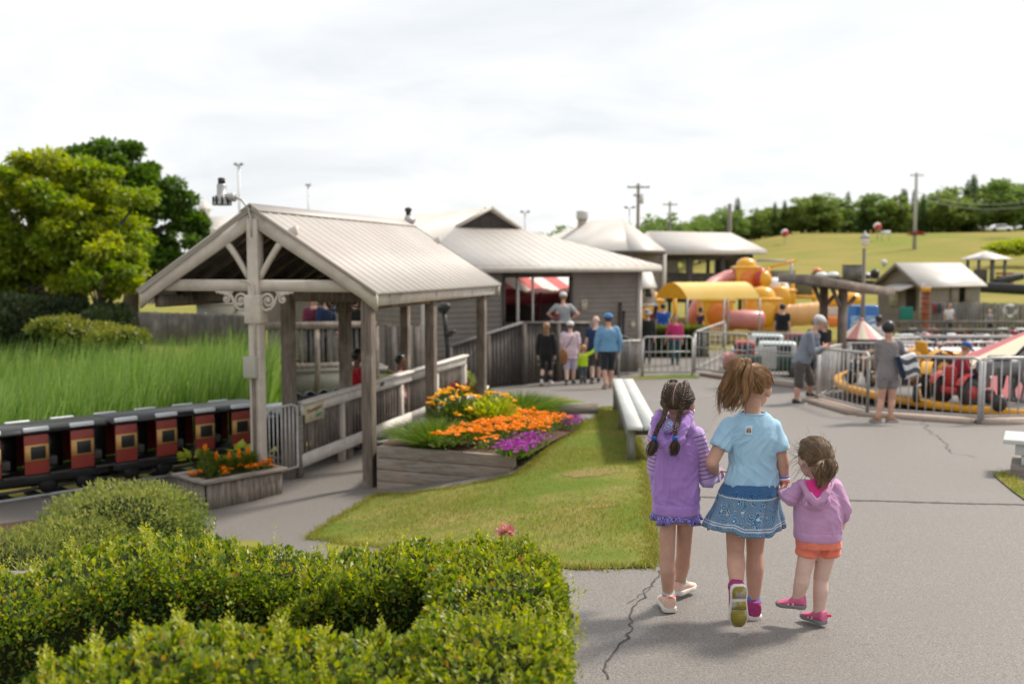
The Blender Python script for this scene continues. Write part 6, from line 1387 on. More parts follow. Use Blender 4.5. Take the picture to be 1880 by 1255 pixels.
# small striped cone tent
ct = P(1582,590,26.5); o = thing('striped_tent', 'small pink and cream striped cone roof beside the canopy post', 'canopy', (ct.x, 26.5, G(ct.x, 26.5)))
n = 24; vs, fs, al = [], [], []; zb5 = P(1582,620,26.5).z
for i in range(n):
    for a in (2*PI*i/n, 2*PI*(i+1)/n):
        for r, z in ((.56,zb5),(.02,ct.z+.05)): vs.append((ct.x+r*math.cos(a), 26.5+r*math.sin(a), z)); al.append((i+.5)/n)
    fs.append((4*i, 4*i+2, 4*i+3, 4*i+1))
mesh_np('tent_roof', vs, fs, stripes('pink_cream_stripe', (.74,.66,.52), (.60,.24,.24), 6), o, False, {'along': al}); m = MB(); m.lathe((ct.x,26.5,ct.z-.02), [(.05,0),(.06,.05),(.03,.12)], 8); m.build('finial', m_pink, o); m = MB(); m.lathe((ct.x,26.5,G(ct.x,26.5)), [(.42,0),(.42,zb5-G(ct.x,26.5))], 16); m.build('base', m_greyfence, o)
# blue drink machines
for px, Y, w, lab in ((1568,30.5,.52,'left blue vending machine with white slanted lettering'), (1592,30.8,.50,'right blue vending machine with a tall bottle picture front')):
    c = P(px, 580, Y); o = thing('vending_machine', lab, 'vending machine', (c.x, Y, G(c.x, Y)), 'blue vending machines'); g = G(c.x, Y); zt4 = P(px, 560, Y).z
    m = MB(); m.rbox((c.x, Y, (g+zt4)/2), (w, .6, zt4-g), .03); m.build('cabinet', mat('vending_blue', (.015,.15,.42), (.012,.12,.36), scale=2, rough=.3, coat=.4), o)
    m = MB(); m.rbox((c.x-.02, Y-.31, zt4-.62), (w*.74, .03, .62), .01); pn = m.build('front_panel', mat('vending_pale', (.42,.55,.66), (.10,.28,.50), scale=5, rough=.3), o)
    m = MB(); [m.prism([(-w*.3,0),(w*.3,.10),(w*.3,.16),(-w*.3,.06)], (c.x, Y-.33, zt4-.55-.16*i), V((1,0,0)), UP, .006) for i in range(3)]; m.build('stripe', m_trwhite, pn)
    m = MB(); m.box((c.x+w*.36, Y-.31, zt4-.9), (.07,.03,.2)); m.build('coin_panel', m_dark, o)
# props by the shed
c = P(1699,555,46.0); o = thing('drinks_tower', 'orange and dark striped tall stack standing at the shed corner', 'display stand', (c.x, 46, G(c.x, 46)))
m = MB(); g = G(c.x, 46); zt6 = P(1699,534,46).z; [m.rbox((c.x, 46, g+(zt6-g)*(i+.5)/8), (.30,.3,(zt6-g)/8-.03), .02) for i in range(8)]; m.build('crates', mat('orange_crate', (.42,.10,.03), (.10,.03,.03), scale=3, rough=.5), o); m = MB(); m.rbox((c.x,46,zt6+.08), (.34,.34,.2), .03); m.build('cap', m_yelp, o)
for px, w, h, cc, lab in ((1664,.62,.60,(.015,.16,.14),'teal cloth banner on the counter below the shed hatch'),):
    c = P(px, 575, 45.5); o = thing('banner', lab, 'banner', c); m = MB(); m.rbox(c, (w,.03,h), .01); m.build('cloth', mat('teal_cloth', cc, (.02,.20,.17), scale=6, rough=.8), o); m = MB(); m.beam(c+V((-.3,.05,-.9)), c+V((-.3,.05,.3)), .04, .04, up=(0,1,0)); m.beam(c+V((.3,.05,-.9)), c+V((.3,.05,.3)), .04, .04, up=(0,1,0)); m.build('pole', m_weather, o)
for i, (px, cc) in enumerate(((1715,(.20,.05,.045)),(1722,(.05,.07,.09)),(1733,(.50,.10,.03)),(1743,(.05,.05,.055)))):
    c = P(px, 566, 43.9); o = thing('life_jacket', ['dark red life jacket hanging left on the board fence','navy life jacket beside the dark red one','orange life jacket on the board fence','black life jacket hanging right of the orange one'][i], 'life jacket', c, 'life jackets hung on the board fence')
    m = MB(); m.rbox(c+V((-.06,-.08,0)), (.10,.09,.42), .03); m.rbox(c+V((.06,-.08,0)), (.10,.09,.42), .03); m.rbox(c+V((0,-.05,.12)), (.24,.06,.22), .02); m.build('jacket', mat('jacket_cloth', cc, rough=.8), o, True); m = MB(); m.box(c+V((0,-.13,-.04)), (.25,.01,.03)); m.build('strap', m_dark, o)
# stacked go-cart things under the slope
for i, (px, py, Y, w, h, mm, lab) in enumerate(((1566,500,52,.9,.75,m_greyfence,'grey board crate on the bank above the timber canopy'), (1508,505,52,.55,.35,m_trwhite,'left white go-cart shell on the bank'), (1530,505,52,.6,.35,m_trwhite,'right white go-cart shell on the bank'), (1500,497,54,.4,.35,m_ora,'small orange go-cart on the bank'), (1606,502,52,.4,.5,m_dark,'black go-cart beside the grey crate'), (1590,505,53,.5,.3,m_grey,'grey go-cart shell between crate and lamp post'))):
    c = P(px, py, Y); o = thing('crate' if i == 0 else 'go_cart', lab, 'crate' if i == 0 else 'go-cart', c)
    if i == 0:
        m = MB(); [m.box(c+V((-.42+.12*j,0,0)), (.105,.6,h)) for j in range(8)]; m.build('boards', mm, o); m = MB(); m.box(c+V((0,.02,h/2)), (w+.05,.66,.05)); m.build('lid', m_weather, o)
    else:
        m = MB(); m.ell(c, (w*.55,.4,h*.5)); m.build('shell', mm, o, True); m = MB(); m.rbox(c-UP*h*.45, (w*1.1,.7,.12), .03); m.build('bumper', m_dark, o)
bk = P(1560,513,53); o = thing('tyre_wall', 'dark low tyre wall along the go-cart bank', 'barrier', bk); a, c = P(1470,514,54), P(1632,520,51); m = MB()
for i in range(40): m.lathe(a.lerp(c, i/39)-UP*.15, [(.08,0),(.26,0),(.28,.1),(.26,.2),(.08,.2)], 10, axis=(0,1,0))
m.build('tyres', m_dark, o); 
o = thing('tyre_wall', 'dark low tyre wall below the little lookout', 'barrier', P(1840,525,58)); m = MB(); a, c = P(1800,524,59), P(1910,530,57)
for i in range(26): m.lathe(a.lerp(c, i/25)-UP*.1, [(.1,0),(.30,0),(.32,.1),(.30,.25),(.1,.25)], 10, axis=(0,1,0))
m.build('tyres', m_dark, o); c = P(1852,512,60); m = MB(); m.rbox(c, (1.6,.8,.4), .1, Matrix.Rotation(-.25, 3, 'Y')); m.build('kart_pile', m_dark, o)
# hill: car, balls, sign
c = P(1833,418,122); o = thing('parked_car', 'white car parked at the top of the yellow hill', 'car', (c.x, 122, c.z-.45))
m = MB(); m.prism([(-1.4,.17),(-1.4,.47),(-1.0,.54),(-.6,.87),(.47,.88),(.93,.59),(1.4,.5),(1.43,.17)], (c.x,121.2,c.z-.5), V((1,0,0)), UP, -1.15); m.build('body', mat('white_car_paint', (.72,.72,.73), rough=.25, coat=.6), o)
m = MB(); m.prism([(-.9,.57),(-.57,.81),(.43,.83),(.8,.59)], (c.x,121.17,c.z-.5), V((1,0,0)), UP, -.7); m.build('window', m_glass, o)
for x in (-.87,.87): m = MB(); m.lathe((c.x+x,121.15,c.z-.3), [(.05,-.1),(.21,-.1),(.23,.0),(.21,.1)], 14, axis=(0,1,0)); m.build('wheel', m_dark, o)
for i, (px, py, Y) in enumerate(((1441,428,126), (1611,416,124))):
    c = P(px, py, Y); o = thing('marker_ball', ['red and white ball at the lower left of the hill crest','red and white ball near the small white board on the crest'][i], 'ball', c); m = MB(); m.ell(c, (.5,.5,.5), n=16, m=10); m.build('ball', mat('red_white_patch', (.70,.68,.66), (.45,.05,.06), scale=1.2, rough=.5, lo=.48, hi=.52, detail=1), o, True); m = MB(); m.beam(c-UP*1.6, c-UP*.4, .08, .08, up=(0,1,0)); m.build('stand', m_grey, o)
c = P(1626,427,124); o = thing('hill_sign', 'small blank white board standing on the hill crest', 'sign', c); m = MB(); m.box(c, (1.2,.06,.5)); m.build('board', m_trwhite, o); m = MB(); [m.beam(c+V((x,.03,-1.0)), c+V((x,.03,-.2)), .07, .07, up=(0,1,0)) for x in (-.45,.45)]; m.build('leg', m_grey, o)
c = P(1683,431,112); o = thing('brush_pile', 'low red brown brush pile at the foot of the hilltop pole', 'brush', c); foliage(o, c-UP*.1, (1.1,.5,.35), 200, .3, m_crim, .4)
# ================================================================== PEOPLE
def skinmat(n, c): return mat(n, c, tuple(x*.86 for x in c), scale=14, rough=.6, spec=.28, sub=.06, bump=.05, bscale=300, bdist=.002)
m_skin = skinmat('skin_warm', (.56,.325,.24)); m_skin2 = skinmat('skin_pale', (.66,.45,.375)); m_skin3 = skinmat('skin_tan', (.40,.21,.145)); m_skin4 = skinmat('skin_brown', (.16,.085,.055))
def cloth(n, c, c2=None, bump=.35, bscale=26, **k): return mat(n, c, c2 or tuple(x*.86 for x in c), scale=9, rough=.9, spec=.15, sheen=.25, bump=bump, bscale=bscale, bdist=.012, **k)
m_eye = mat('eye_dark', (.03,.02,.015), rough=.2); 
def hairmat(n, a, b): return mat(n, a, b, scale=20, rough=.42, spec=.4, island=.38, stretch=(1,1,.3))
m_hairdk = hairmat('dark_brown_hair', (.040,.024,.015), (.072,.043,.026)); m_hairbr = hairmat('golden_brown_hair', (.15,.078,.034), (.36,.20,.09)); m_hairlb = hairmat('light_brown_hair', (.095,.057,.031), (.24,.155,.085)); m_hairbk = hairmat('black_hair', (.012,.010,.009), (.02,.017,.015)); m_hairgr = hairmat('grey_hair', (.25,.23,.21), (.35,.33,.31))
def nrmls(v, f):
    f = np.asarray([list(x[:4]) if len(x) > 3 else list(x[:3])+[x[2]] for x in f]) if not isinstance(f, np.ndarray) else f
    a, b, c, d = [v[f[:, i]] for i in range(4)]; n = np.cross(c-a, d-b); o = np.zeros_like(v)
    for i in range(4): np.add.at(o, f[:, i], n)
    return o/(np.linalg.norm(o, axis=1, keepdims=True)+1e-12)
def wrinkle(v, f, amp, sc=1.0, seed=0, vert=.55):
    """cloth folds: warped waves pushed along the surface normal"""
    rs = np.random.default_rng(seed); n = nrmls(v, f); p = v*sc; w = np.zeros(len(v))
    warp = np.stack([np.sin(p@rs.normal(size=3)*11+rs.uniform(0, 6)) for _ in range(3)], 1)*.06
    for k in range(6):
        d = rs.normal(size=3); d[2] *= vert; d /= np.linalg.norm(d); fr = rs.uniform(28, 75); s = np.sin((p+warp)@d*fr+rs.uniform(0, 6)); mask = .5+.5*np.sin(p@rs.normal(size=3)*9+rs.uniform(0, 6)); w += (1-np.abs(s))**2*mask*(1 if k < 4 else .6)
    return v+n*(w-w.mean())[:, None]*amp
def hframe(fwd, up=(0, 0, 1)):
    y = V(fwd).normalized(); x = y.cross(V(up)).normalized(); z = x.cross(y); return frame(x, y, z)
def head_shapes(mb, c, R, h, nose=True):
    c = V(c); T = lambda x, y, z: c+R @ V((x*h, y*h, z*h))
    mb.ell(T(0,-.04,.09), (.36*h,.43*h,.40*h), R, 18, 12); mb.ell(T(0,.12,-.13), (.285*h,.27*h,.35*h), R, 16, 10); mb.ell(T(0,.27,-.37), (.12*h,.10*h,.10*h), R); 
    mb.ell(T(0,.30,.06), (.26*h,.12*h,.16*h), R)
    mb.cap(T(0,.39,.04), T(0,.455,-.09), .032*h, .052*h, 8); mb.ell(T(.05,.40,-.11), (.04*h,.04*h,.03*h), R); mb.ell(T(-.05,.40,-.11), (.04*h,.04*h,.03*h), R)
    mb.ell(T(0,.365,-.215), (.10*h,.045*h,.026*h), R); mb.ell(T(0,.36,-.255), (.085*h,.045*h,.028*h), R)
    for s in (1,-1):
        mb.ell(T(s*.20,.27,-.08), (.09*h,.08*h,.08*h), R)
        E_ = R @ Matrix.Rotation(-s*.35, 3, 'Z'); mb.ell(T(s*.375,-.03,-.02), (.035*h,.095*h,.13*h), E_); mb.ell(T(s*.36,.0,-.13), (.035*h,.05*h,.05*h), E_)
def hand_shapes(mb, w, d, n, L, curl=.5, thumb=1, rscale=1.0):
    """palm and five bent fingers; d along the hand, n out of the palm (the way fingers curl), L hand length"""
    w, d = V(w), V(d).normalized(); n = V(n); n = (n-d*n.dot(d)).normalized(); s = d.cross(n)*thumb
    R = frame(s, d, n); mb.ell(w+d*L*.26, (.22*L,.30*L,.115*L), R, 12, 8); mb.cap(w-d*L*.05, w+d*L*.15, .155*L, .17*L, 10)
    for i, (o, ln) in enumerate(((.155,.40),(.055,.45),(-.05,.42),(-.145,.34))):
        p = w+d*L*.48+s*L*o; r = .052*L*rscale*(1-.05*i); a = curl*(.75+.12*i); q = p
        for j, fr in enumerate((.45,.32,.25)):
            a2 = a*(j+.6); dr = d*math.cos(a2)+n*math.sin(a2)+s*(o*.25*(1-curl)); e = q+dr.normalized()*(ln*L*fr); mb.cap(q, e, r, r*.88, 8); q = e; r *= .9
    p = w+d*L*.14+s*L*.19; q = p+(d*.55+s*.75+n*.35).normalized()*L*.22; e = q+(d*.85+s*.1+n*(.3+curl*.6)).normalized()*L*.22; mb.cap(p, q, .068*L*rscale, .06*L*rscale, 8); mb.cap(q, e, .058*L*rscale, .045*L*rscale, 8)
def torso(mb, rows, fwd, n=20):
    """rows: (centre, half width, half depth)"""
    R = hframe(fwd); rings = []
    for c, a, b in rows: rings.append([V(c)+R @ V((a*math.copysign(abs(math.cos(t))**.85, math.cos(t)), b*math.copysign(abs(math.sin(t))**.85, math.sin(t)), 0)) for t in [2*PI*k/n for k in range(n)]])
    mb.loft(rings)
TR = ((-.20,.070,.056),(-.05,.098,.070),(.10,.099,.070),(.35,.083,.060),(.6,.094,.066),(.80,.098,.062),(.92,.072,.050),(1.0,.040,.040))
def trows(J, H, bw=1.0, infl=0.0, t0=-.2, t1=1.0, belly=0.0):
    out = []; p, q = V(J['pel']), V(J['neck'])
    pts = [r for r in TR if t0-1e-6 <= r[0] <= t1+1e-6]
    if pts[0][0] > t0+.01: pts = [(t0, pts[0][1], pts[0][2])]+pts
    for t, a, b in pts: out.append((p.lerp(q, t) if t >= 0 else p+(q-p)*t, a*H*bw+infl, b*H*bw*(1+belly*(1-abs(t-.3)*2 if .0 < t < .8 else 0))+infl))
    return out
def shoe(name, an, toe, up, L, W, m_up, m_sole, parent, low=.42, m_sock=None, leg=None):
    y = V(toe).normalized(); u = V(up); u = (u-y*u.dot(y)).normalized(); x = y.cross(u); o = V(an)-u*(.27*L); mb = MB(); rings = []
    T = lambda a, b, c: o+x*(a*W/2)+y*(b*L)+u*(c*L)
    for b, w, h in ((-.285,.45,.30),(-.262,.78,.43),(-.15,.88,.46),(0,.88,.44),(.12,.90,.385),(.27,.96,.275),(.45,1.0,.205),(.58,.92,.165),(.68,.70,.13),(.73,.40,.09)):
        rings.append([T(w*math.cos(t), b, (.035+(h-.035)*(.5+.5*math.sin(t))**(.75 if math.sin(t) > 0 else 1))) for t in [2*PI*k/16 for k in range(16)]])
    mb.loft(rings); v, f = remesh(mb, L*.022, 3); sh_ = mesh_np(name, v, f, m_up, parent, True)
    mb = MB(); out = [(-.285,.50),(-.24,.86),(-.12,.96),(.05,.90),(.2,.94),(.4,1.08),(.55,1.04),(.68,.78),(.745,.42)]
    rr = []
    for z, g in ((-.03,.93),(-.012,1.0),(.085,1.0),(.10,.95)):
        rr.append([T(w*g, b*(1 if g == 1 else .99), z+(.03 if b > .6 else 0)*(b-.6)*6) for b, w in out]+[T(-w*g, b*(1 if g == 1 else .99), z+(.03 if b > .6 else 0)*(b-.6)*6) for b, w in out[::-1]])
    mb.loft(rr); mb.build('sole', m_sole, sh_, True)
    if m_sock:
        lg = (V(leg)-V(an)).normalized() if leg is not None else u; mb = MB(); r = W*.40; mb.tube([V(an)-lg*.02, V(an)+lg*L*.10, V(an)+lg*L*.24, V(an)+lg*L*.25], [r*1.05, r*.98, r, r*.8], 14); mb.build('sock', m_sock, parent, True)
    return sh_, T
def strands(paths, r, name, material, parent, n=3):
    """thin tapering tubes along (n, k, 3) paths"""
    Pt = np.asarray(paths, float); N, K, _ = Pt.shape; t = np.gradient(Pt, axis=1); t /= np.linalg.norm(t, axis=2, keepdims=True)+1e-9
    a = np.cross(t, np.array([.31, .77, .55])); a /= np.linalg.norm(a, axis=2, keepdims=True)+1e-9; b = np.cross(t, a); r = np.broadcast_to(np.asarray(r, float).reshape(-1, 1), (N, K))*np.linspace(1, .55, K)**.8
    v = np.stack([Pt+(a*math.cos(2*PI*j/n)+b*math.sin(2*PI*j/n))*r[..., None] for j in range(n)], 2); base = (np.arange(N)[:, None, None]*K+np.arange(K-1)[None, :, None])*n; j = np.arange(n)[None, None, :]; j2 = (j+1) % n
    f = np.stack([base+j, base+j2, base+n+j2, base+n+j], 3).reshape(-1, 4); return mesh_np(name, v.reshape(-1, 3), f, material, parent, True)
def scalp(c, R, h, mask, infl, name, material, parent, n=48):
    """hair mass that follows the skull where mask(direction) holds"""
    mb = MB(); c = V(c)
    vs, idx, fs = [], {}, []
    rad3 = (.36,.43,.40)
    def pt(i, k):
        t = PI*i/n; a = 2*PI*k/(2*n); d = V((math.sin(t)*math.cos(a), math.sin(t)*math.sin(a), math.cos(t))); return d
    m_, top, bot = n, [], []
    keep = [[mask(pt(i+.5, k+.5)) for k in range(2*n)] for i in range(n)]
    def vid(i, k):
        k %= 2*n; key = (i, k if 0 < i < n else 0)
        if key not in idx:
            d = pt(i, k); bumpy = 1+.02*math.sin(d.x*19+d.z*7)*math.sin(d.z*15+d.y*9); p = V((d.x*(rad3[0]*h+infl)*bumpy, d.y*(rad3[1]*h+infl)*bumpy-.04*h, d.z*(rad3[2]*h+infl)*bumpy+.09*h)); idx[key] = len(vs); vs.append(c+R @ p)
        return idx[key]
    for i in range(n):
        for k in range(2*n):
            if keep[i][k]:
                q_ = [vid(i, k), vid(i+1, k), vid(i+1, k+1), vid(i, k+1)]; q_ = [x for j, x in enumerate(q_) if x not in q_[:j]]
                if len(q_) > 2: fs.append(tuple(q_))
    return mesh_np(name, vs, fs, material, parent, True)
def skull_pt(c, R, h, d, infl):
    d = V(d).normalized(); return V(c)+R @ V((d.x*(.36*h+infl), d.y*(.43*h+infl)-.04*h, d.z*(.40*h+infl)+.09*h))
def hairline(d): return (d.z > .62 or d.y < .30) and d.z > (-.42 if d.y < -.35 else -.05) and not (d.y > .05 and d.z < .1)
def hairfar(d): return (d.z > .62 or d.y < .25) and d.z > (-.72 if d.y < -.3 else -.10) and not (d.y > .05 and d.z < .1)
def eyes(c, R, h, parent, mt=None):
    for s in (1, -1): mb = MB(); mb.ell(V(c)+R @ V((s*.145*h,.375*h,.02*h)), (.050*h,.03*h,.026*h), R, 10, 6); mb.build('eye', m_eye, parent, True)
def alongattr(v, pts):
    pts = [np.array(p) for p in pts]; best = np.full(len(v), 1e9); al = np.zeros(len(v)); acc = 0
    for a, b in zip(pts[:-1], pts[1:]):
        d = b-a; L = np.linalg.norm(d); t = np.clip(((v-a)@d)/L**2, 0, 1); ds = np.linalg.norm(v-(a+t[:, None]*d), axis=1); k = ds < best; best[k] = ds[k]; al[k] = acc+t[k]*L; acc += L
    return al
def body_mesh(J, H, o, skin, vox, hh, bw=1.0, leg=(.052,.036,.037,.021), arm=(.029,.024,.0165), hl=.105, curl=(.5,.5), hands=None, rs=1.0, belly=0):
    mb = MB(); fw = V(J['fwd']); torso(mb, trows(J, H, bw*.93), fw); R = hframe(J.get('hfwd', fw), J.get('hup', (0, 0, 1)))
    mb.cap(V(J['neck'])-UP*.02*H, V(J['head'])-R @ V((0,.10*hh,.18*hh)), .034*H, .030*H)
    head_shapes(mb, J['head'], R, hh); side = hframe(fw) @ V((1,0,0))
    for s, sg in (('L',-1),('R',1)):
        sh, el_, wr, hi, kn, an = [V(J[k+s]) for k in ('sh','el','wr','hi','kn','an')]
        mb.cap(V(J['neck'])-UP*.040*H, sh-UP*.004*H, .031*H, arm[0]*H*1.02); mb.cap(sh-UP*.004*H, el_, arm[0]*H*1.02, arm[1]*H); mb.cap(el_, el_.lerp(wr, .3), arm[1]*H, arm[1]*H*1.02); mb.cap(el_.lerp(wr, .3), wr, arm[1]*H, arm[2]*H)
        hd = (hands or {}).get(s); d = V(hd[0]) if hd else (wr-el_); nn = V(hd[1]) if hd else (fw*.4-side*sg)
        hand_shapes(mb, wr, d, nn, hl*H, curl[0 if s == 'L' else 1], sg*(hd[2] if hd and len(hd) > 2 else 1), rs)
        mb.cap(hi, kn, leg[0]*H, leg[1]*H); cf = kn.lerp(an, .30)-fw*.010*H; mb.cap(kn, cf, leg[1]*H*.95, leg[2]*H); mb.cap(cf, an, leg[2]*H, leg[3]*H)
        td = V(J['td'+s]); mb.cap(an, an+td*.045*H-V(J.get('tu'+s, UP))*.022*H, leg[3]*H, leg[3]*H*.62)
    v, f = remesh(mb, vox, 5); return mesh_np('body', v, f, skin, o, True), R
def sleeve_shapes(mb, J, s, H, r0, r1, frac, arm=True):
    sh, el_, wr = V(J['sh'+s]), V(J['el'+s]), V(J['wr'+s])
    mb.cap(V(J['neck'])-UP*.05*H, sh, .036*H+.008, r0)
    if frac <= 1: mb.cap(sh, sh.lerp(el_, frac), r0, r1)
    else: mb.cap(sh, el_, r0, (r0+r1)/2); mb.cap(el_, el_.lerp(wr, frac-1), (r0+r1)/2, r1)
# ------------------------------------------------------------------ general visitor
def visitor(label, J, H, skin, top, bottom, shoes, hair=None, hat=None, hh=None, bw=1.0, vox=.012, belly=0, leg=(.052,.036,.037,.021), curl=(.5,.5), socks=None):
    hh = hh or .135*H; g = V(J['base']); o = thing('person', label, 'person', g)
    b, R = body_mesh(J, H, o, skin, vox, hh, bw, leg=leg, rs=1.35, curl=curl)
    eyes(J['head'], R, hh, o)
    mt, sl, hem = top['m'], top.get('sleeve', .5), top.get('hem', -.02); infl = top.get('infl', .012); mb = MB()
    rows = trows(J, H, bw, infl, hem, .92, belly)
    if top.get('flare'): rows = [(c, a*(1+top['flare']*max(0, 1-i/2)), b_*(1+top['flare']*max(0, 1-i/2))) for i, (c, a, b_) in enumerate(rows)]
    torso(mb, rows, J['fwd'])
    for s in 'LR': sleeve_shapes(mb, J, s, H, .042*H*top.get('loose', 1), (.036 if sl <= 1 else .026)*H*top.get('loose', 1), sl)
    v, f = remesh(mb, vox*.9, 4); v = wrinkle(v, f, .006, 1, len(label)); mesh_np(top.get('name', 'shirt'), v, f, mt, o, True)
    kind, mt, fr = bottom; mb = MB()
    if kind == 'skirt':
        rows = trows(J, H, bw, .015, -.02, .35); p = V(J['pel']); torso(mb, [(p-UP*fr*H, .125*H*bw, .10*H*bw), (p-UP*fr*.5*H, .115*H*bw, .09*H*bw)]+rows, J['fwd'])
    else:
        torso(mb, trows(J, H, bw, .012, -.20, .35), J['fwd'])
        for s in 'LR':
            hi, kn, an = V(J['hi'+s]), V(J['kn'+s]), V(J['an'+s])
            if fr <= 1: mb.cap(hi, hi.lerp(kn, fr), leg[0]*H+.016, leg[0]*H*.80+.022)
            else: mb.cap(hi, kn, leg[0]*H+.010, leg[1]*H+.012); mb.cap(kn, kn.lerp(an, fr-1), leg[1]*H+.012, leg[3]*H+.014)
    v, f = remesh(mb, vox*.9, 3); v = wrinkle(v, f, .005, 1, len(label)+3); mesh_np({'skirt': 'skirt', 'shorts': 'shorts', 'pants': 'trousers'}[kind], v, f, mt, o, True)
    for s in 'LR': shoe('shoe', J['an'+s], J['td'+s], J.get('tu'+s, UP), .152*H, .058*H, shoes[0], shoes[1], o, m_sock=socks, leg=J['kn'+s])
    c = V(J['head']); T = lambda x, y, z: c+R @ V((x*hh, y*hh, z*hh))
    if hair:
        st, hm = hair; mb = MB(); scalp(c, R, hh, (lambda d: hairfar(d) and d.z < .2) if hat else hairfar, .024*hh+.009 if hat else .035*hh+.013, 'hair', hm, o, 18)
        if st in ('long', 'pony'):
            mb = MB()
            if st == 'long': mb.ell(T(0,-.32,-.10), (.40*hh,.22*hh,.52*hh), R); mb.ell(T(0,-.36,-.55), (.38*hh,.18*hh,.55*hh), R); mb.ell(T(.02,-.38,-.95), (.26*hh,.13*hh,.36*hh), R)
            else: mb.cap(T(0,-.46,.15), T(0,-.58,-.35), .12*hh, .06*hh)
            v, f = remesh(mb, .014, 3); v = wrinkle(v, f, .006, 2, 4); mesh_np('hair_fall', v, f, hm, o, True)
    if hat:
        kd, hm = hat; mb = MB(); T = lambda x, y, z: c+R @ V((x*hh*1.10, y*hh*1.10, z*hh*1.06))
        rings = [[T(.40*math.cos(t)*s_, -.04+.465*math.sin(t)*s_, z) for t in [2*PI*k/20 for k in range(20)]] for s_, z in ((1.0,.10),(1.02,.22),(.94,.36),(.72,.49),(.36,.555),(.04,.57))]
        mb.loft(rings); hb_ = mb.build('hat', hm, o, True); mb = MB()
        if kd == 'cap':
            n = 12; a0 = [T(.36*math.cos(t), -.04+.44*math.sin(t), .15) for t in np.linspace(.45, PI-.45, n)]; a1 = [T(.40*math.cos(t), .10+.72*math.sin(t), .09) for t in np.linspace(.45, PI-.45, n)]
            mb.add(a0+a1+[p-UP*.012 for p in a0+a1], [(i, n+i, n+i+1, i+1) for i in range(n-1)]+[(2*n+i+1, 3*n+i+1, 3*n+i, 2*n+i) for i in range(n-1)]+[(n+i, 3*n+i, 3*n+i+1, n+i+1) for i in range(n-1)]); mb.build('peak', hm, hb_, True)
        else:
            mb.loft([[T(.40*math.cos(t)*s_, -.04+.465*math.sin(t)*s_, z) for t in [2*PI*k/24 for k in range(24)]] for s_, z in ((1.0,.13),(1.35,.06),(1.6,.0),(1.6,-.03),(1.3,.02),(.98,.08))], caps=False); mb.build('brim', hm, hb_, True)
    return o
def J_std(base, H, yaw, stride=.0, arms=None, sit=False, lean=0.0, hl=None, hyaw=0, bw=1.0, headr=.135):
    """standing or walking joints; yaw 0 faces away from the camera, positive turns right"""
    base = V(base); M = Matrix.Rotation(-rad(yaw), 3, 'Z'); W = lambda x, y, z: base+M @ V((x*H, y*H, z*H)); J = {'base': base, 'fwd': M @ V((0, 1, 0))}
    J['hfwd'] = M @ Matrix.Rotation(-rad(hyaw), 3, 'Z') @ V((0, 1, -.08))
    J['pel'] = W(0, 0, .525); J['neck'] = W(0, lean, .835); J['head'] = W(0, lean+.02, .835+.03+headr*.58)
    for s, sg in (('L',-1),('R',1)):
        J['sh'+s] = W(sg*.105*bw, lean, .80); a = (arms or {}).get(s, ((sg*.18,-.05,-1),(sg*.02,.22,-1))); u, l = V(a[0]).normalized(), V(a[1]).normalized()
        e = V((sg*.105*bw, lean, .80))+u*.175; w = e+l*.15; J['el'+s] = W(*e); J['wr'+s] = W(*w)
        st = stride*sg; J['hi'+s] = W(sg*.052*bw, 0, .50); k = (sg*.052, max(st, st*.3)*.6+.012, .275); J['kn'+s] = W(*k)
        up_ = max(0, -st)*.22; J['an'+s] = W(sg*.050, st*1.0, .043+up_); J['td'+s] = M @ V((sg*.12, 1, -max(0, -st)*2.0)); J['tu'+s] = M @ V((0, max(0, -st)*2.0, 1))
    return J
m_whitecloth = cloth('white_cotton', (.66,.65,.66)); m_blacksh = mat('dark_shoe', (.03,.03,.032), rough=.6); m_whsole = mat('white_sole', (.62,.61,.58), (.5,.49,.46), scale=20, rough=.6); m_greysole = mat('grey_sole', (.30,.30,.30), rough=.7); m_sandal = mat('tan_sandal', (.34,.19,.11), rough=.7)
def gnd(px, Y): x = P(px, 600, Y).x; return V((x, Y, G(x, Y)))
c_ = cloth
visitor('person in sky blue hoodie, dark shorts and blue cap walking away', J_std(gnd(1117,23.6), 1.76, -3, .10, {'L': ((-.30,-.02,-1),(-.02,.12,-1)), 'R': ((.34,0,-1),(-.10,.25,-1))}), 1.78, m_skin, {'m': c_('sky_blue_cloth', (.16,.33,.50), (.13,.28,.44)), 'sleeve': 1.85, 'hem': -.05, 'infl': .03, 'loose': 1.2}, ('shorts', c_('charcoal_cloth', (.022,.028,.032)), .95), (m_sandal, m_greysole), ('short', m_hairdk), ('cap', c_('blue_cap_cloth', (.06,.22,.50))), bw=1.08)
visitor('person with shaved head in navy tee behind the one in sky blue', J_std(gnd(1094,25.7), 1.72, 4, .12, {'L': ((-.2,0,-1),(-.05,.1,-1))}), 1.78, m_skin2, {'m': c_('navy_cloth', (.018,.040,.10)), 'infl': .025, 'hem': -.05}, ('shorts', c_('dark_brown_cloth', (.07,.06,.055)), .95), (m_blacksh, m_greysole), bw=1.08)
visitor('small child in neon yellow top holding a grown-up by the hand', J_std(gnd(1071,25.4), .94, 0, .05, {'R': ((.75,.1,.35),(.55,.1,.85)), 'L': ((-.25,0,-1),(0,.1,-1))}, headr=.18), .98, m_skin2, {'m': c_('neon_yellow_cloth', (.50,.72,.02), (.44,.66,.02)), 'sleeve': 1.8, 'hem': -.12, 'infl': .02, 'loose': 1.2}, ('pants', c_('grey_legging', (.08,.10,.11)), 1.9), (m_blacksh, m_greysole), ('short', hairmat('ginger_hair', (.30,.15,.07), (.40,.22,.11))), hh=.185, leg=(.06,.045,.045,.03))
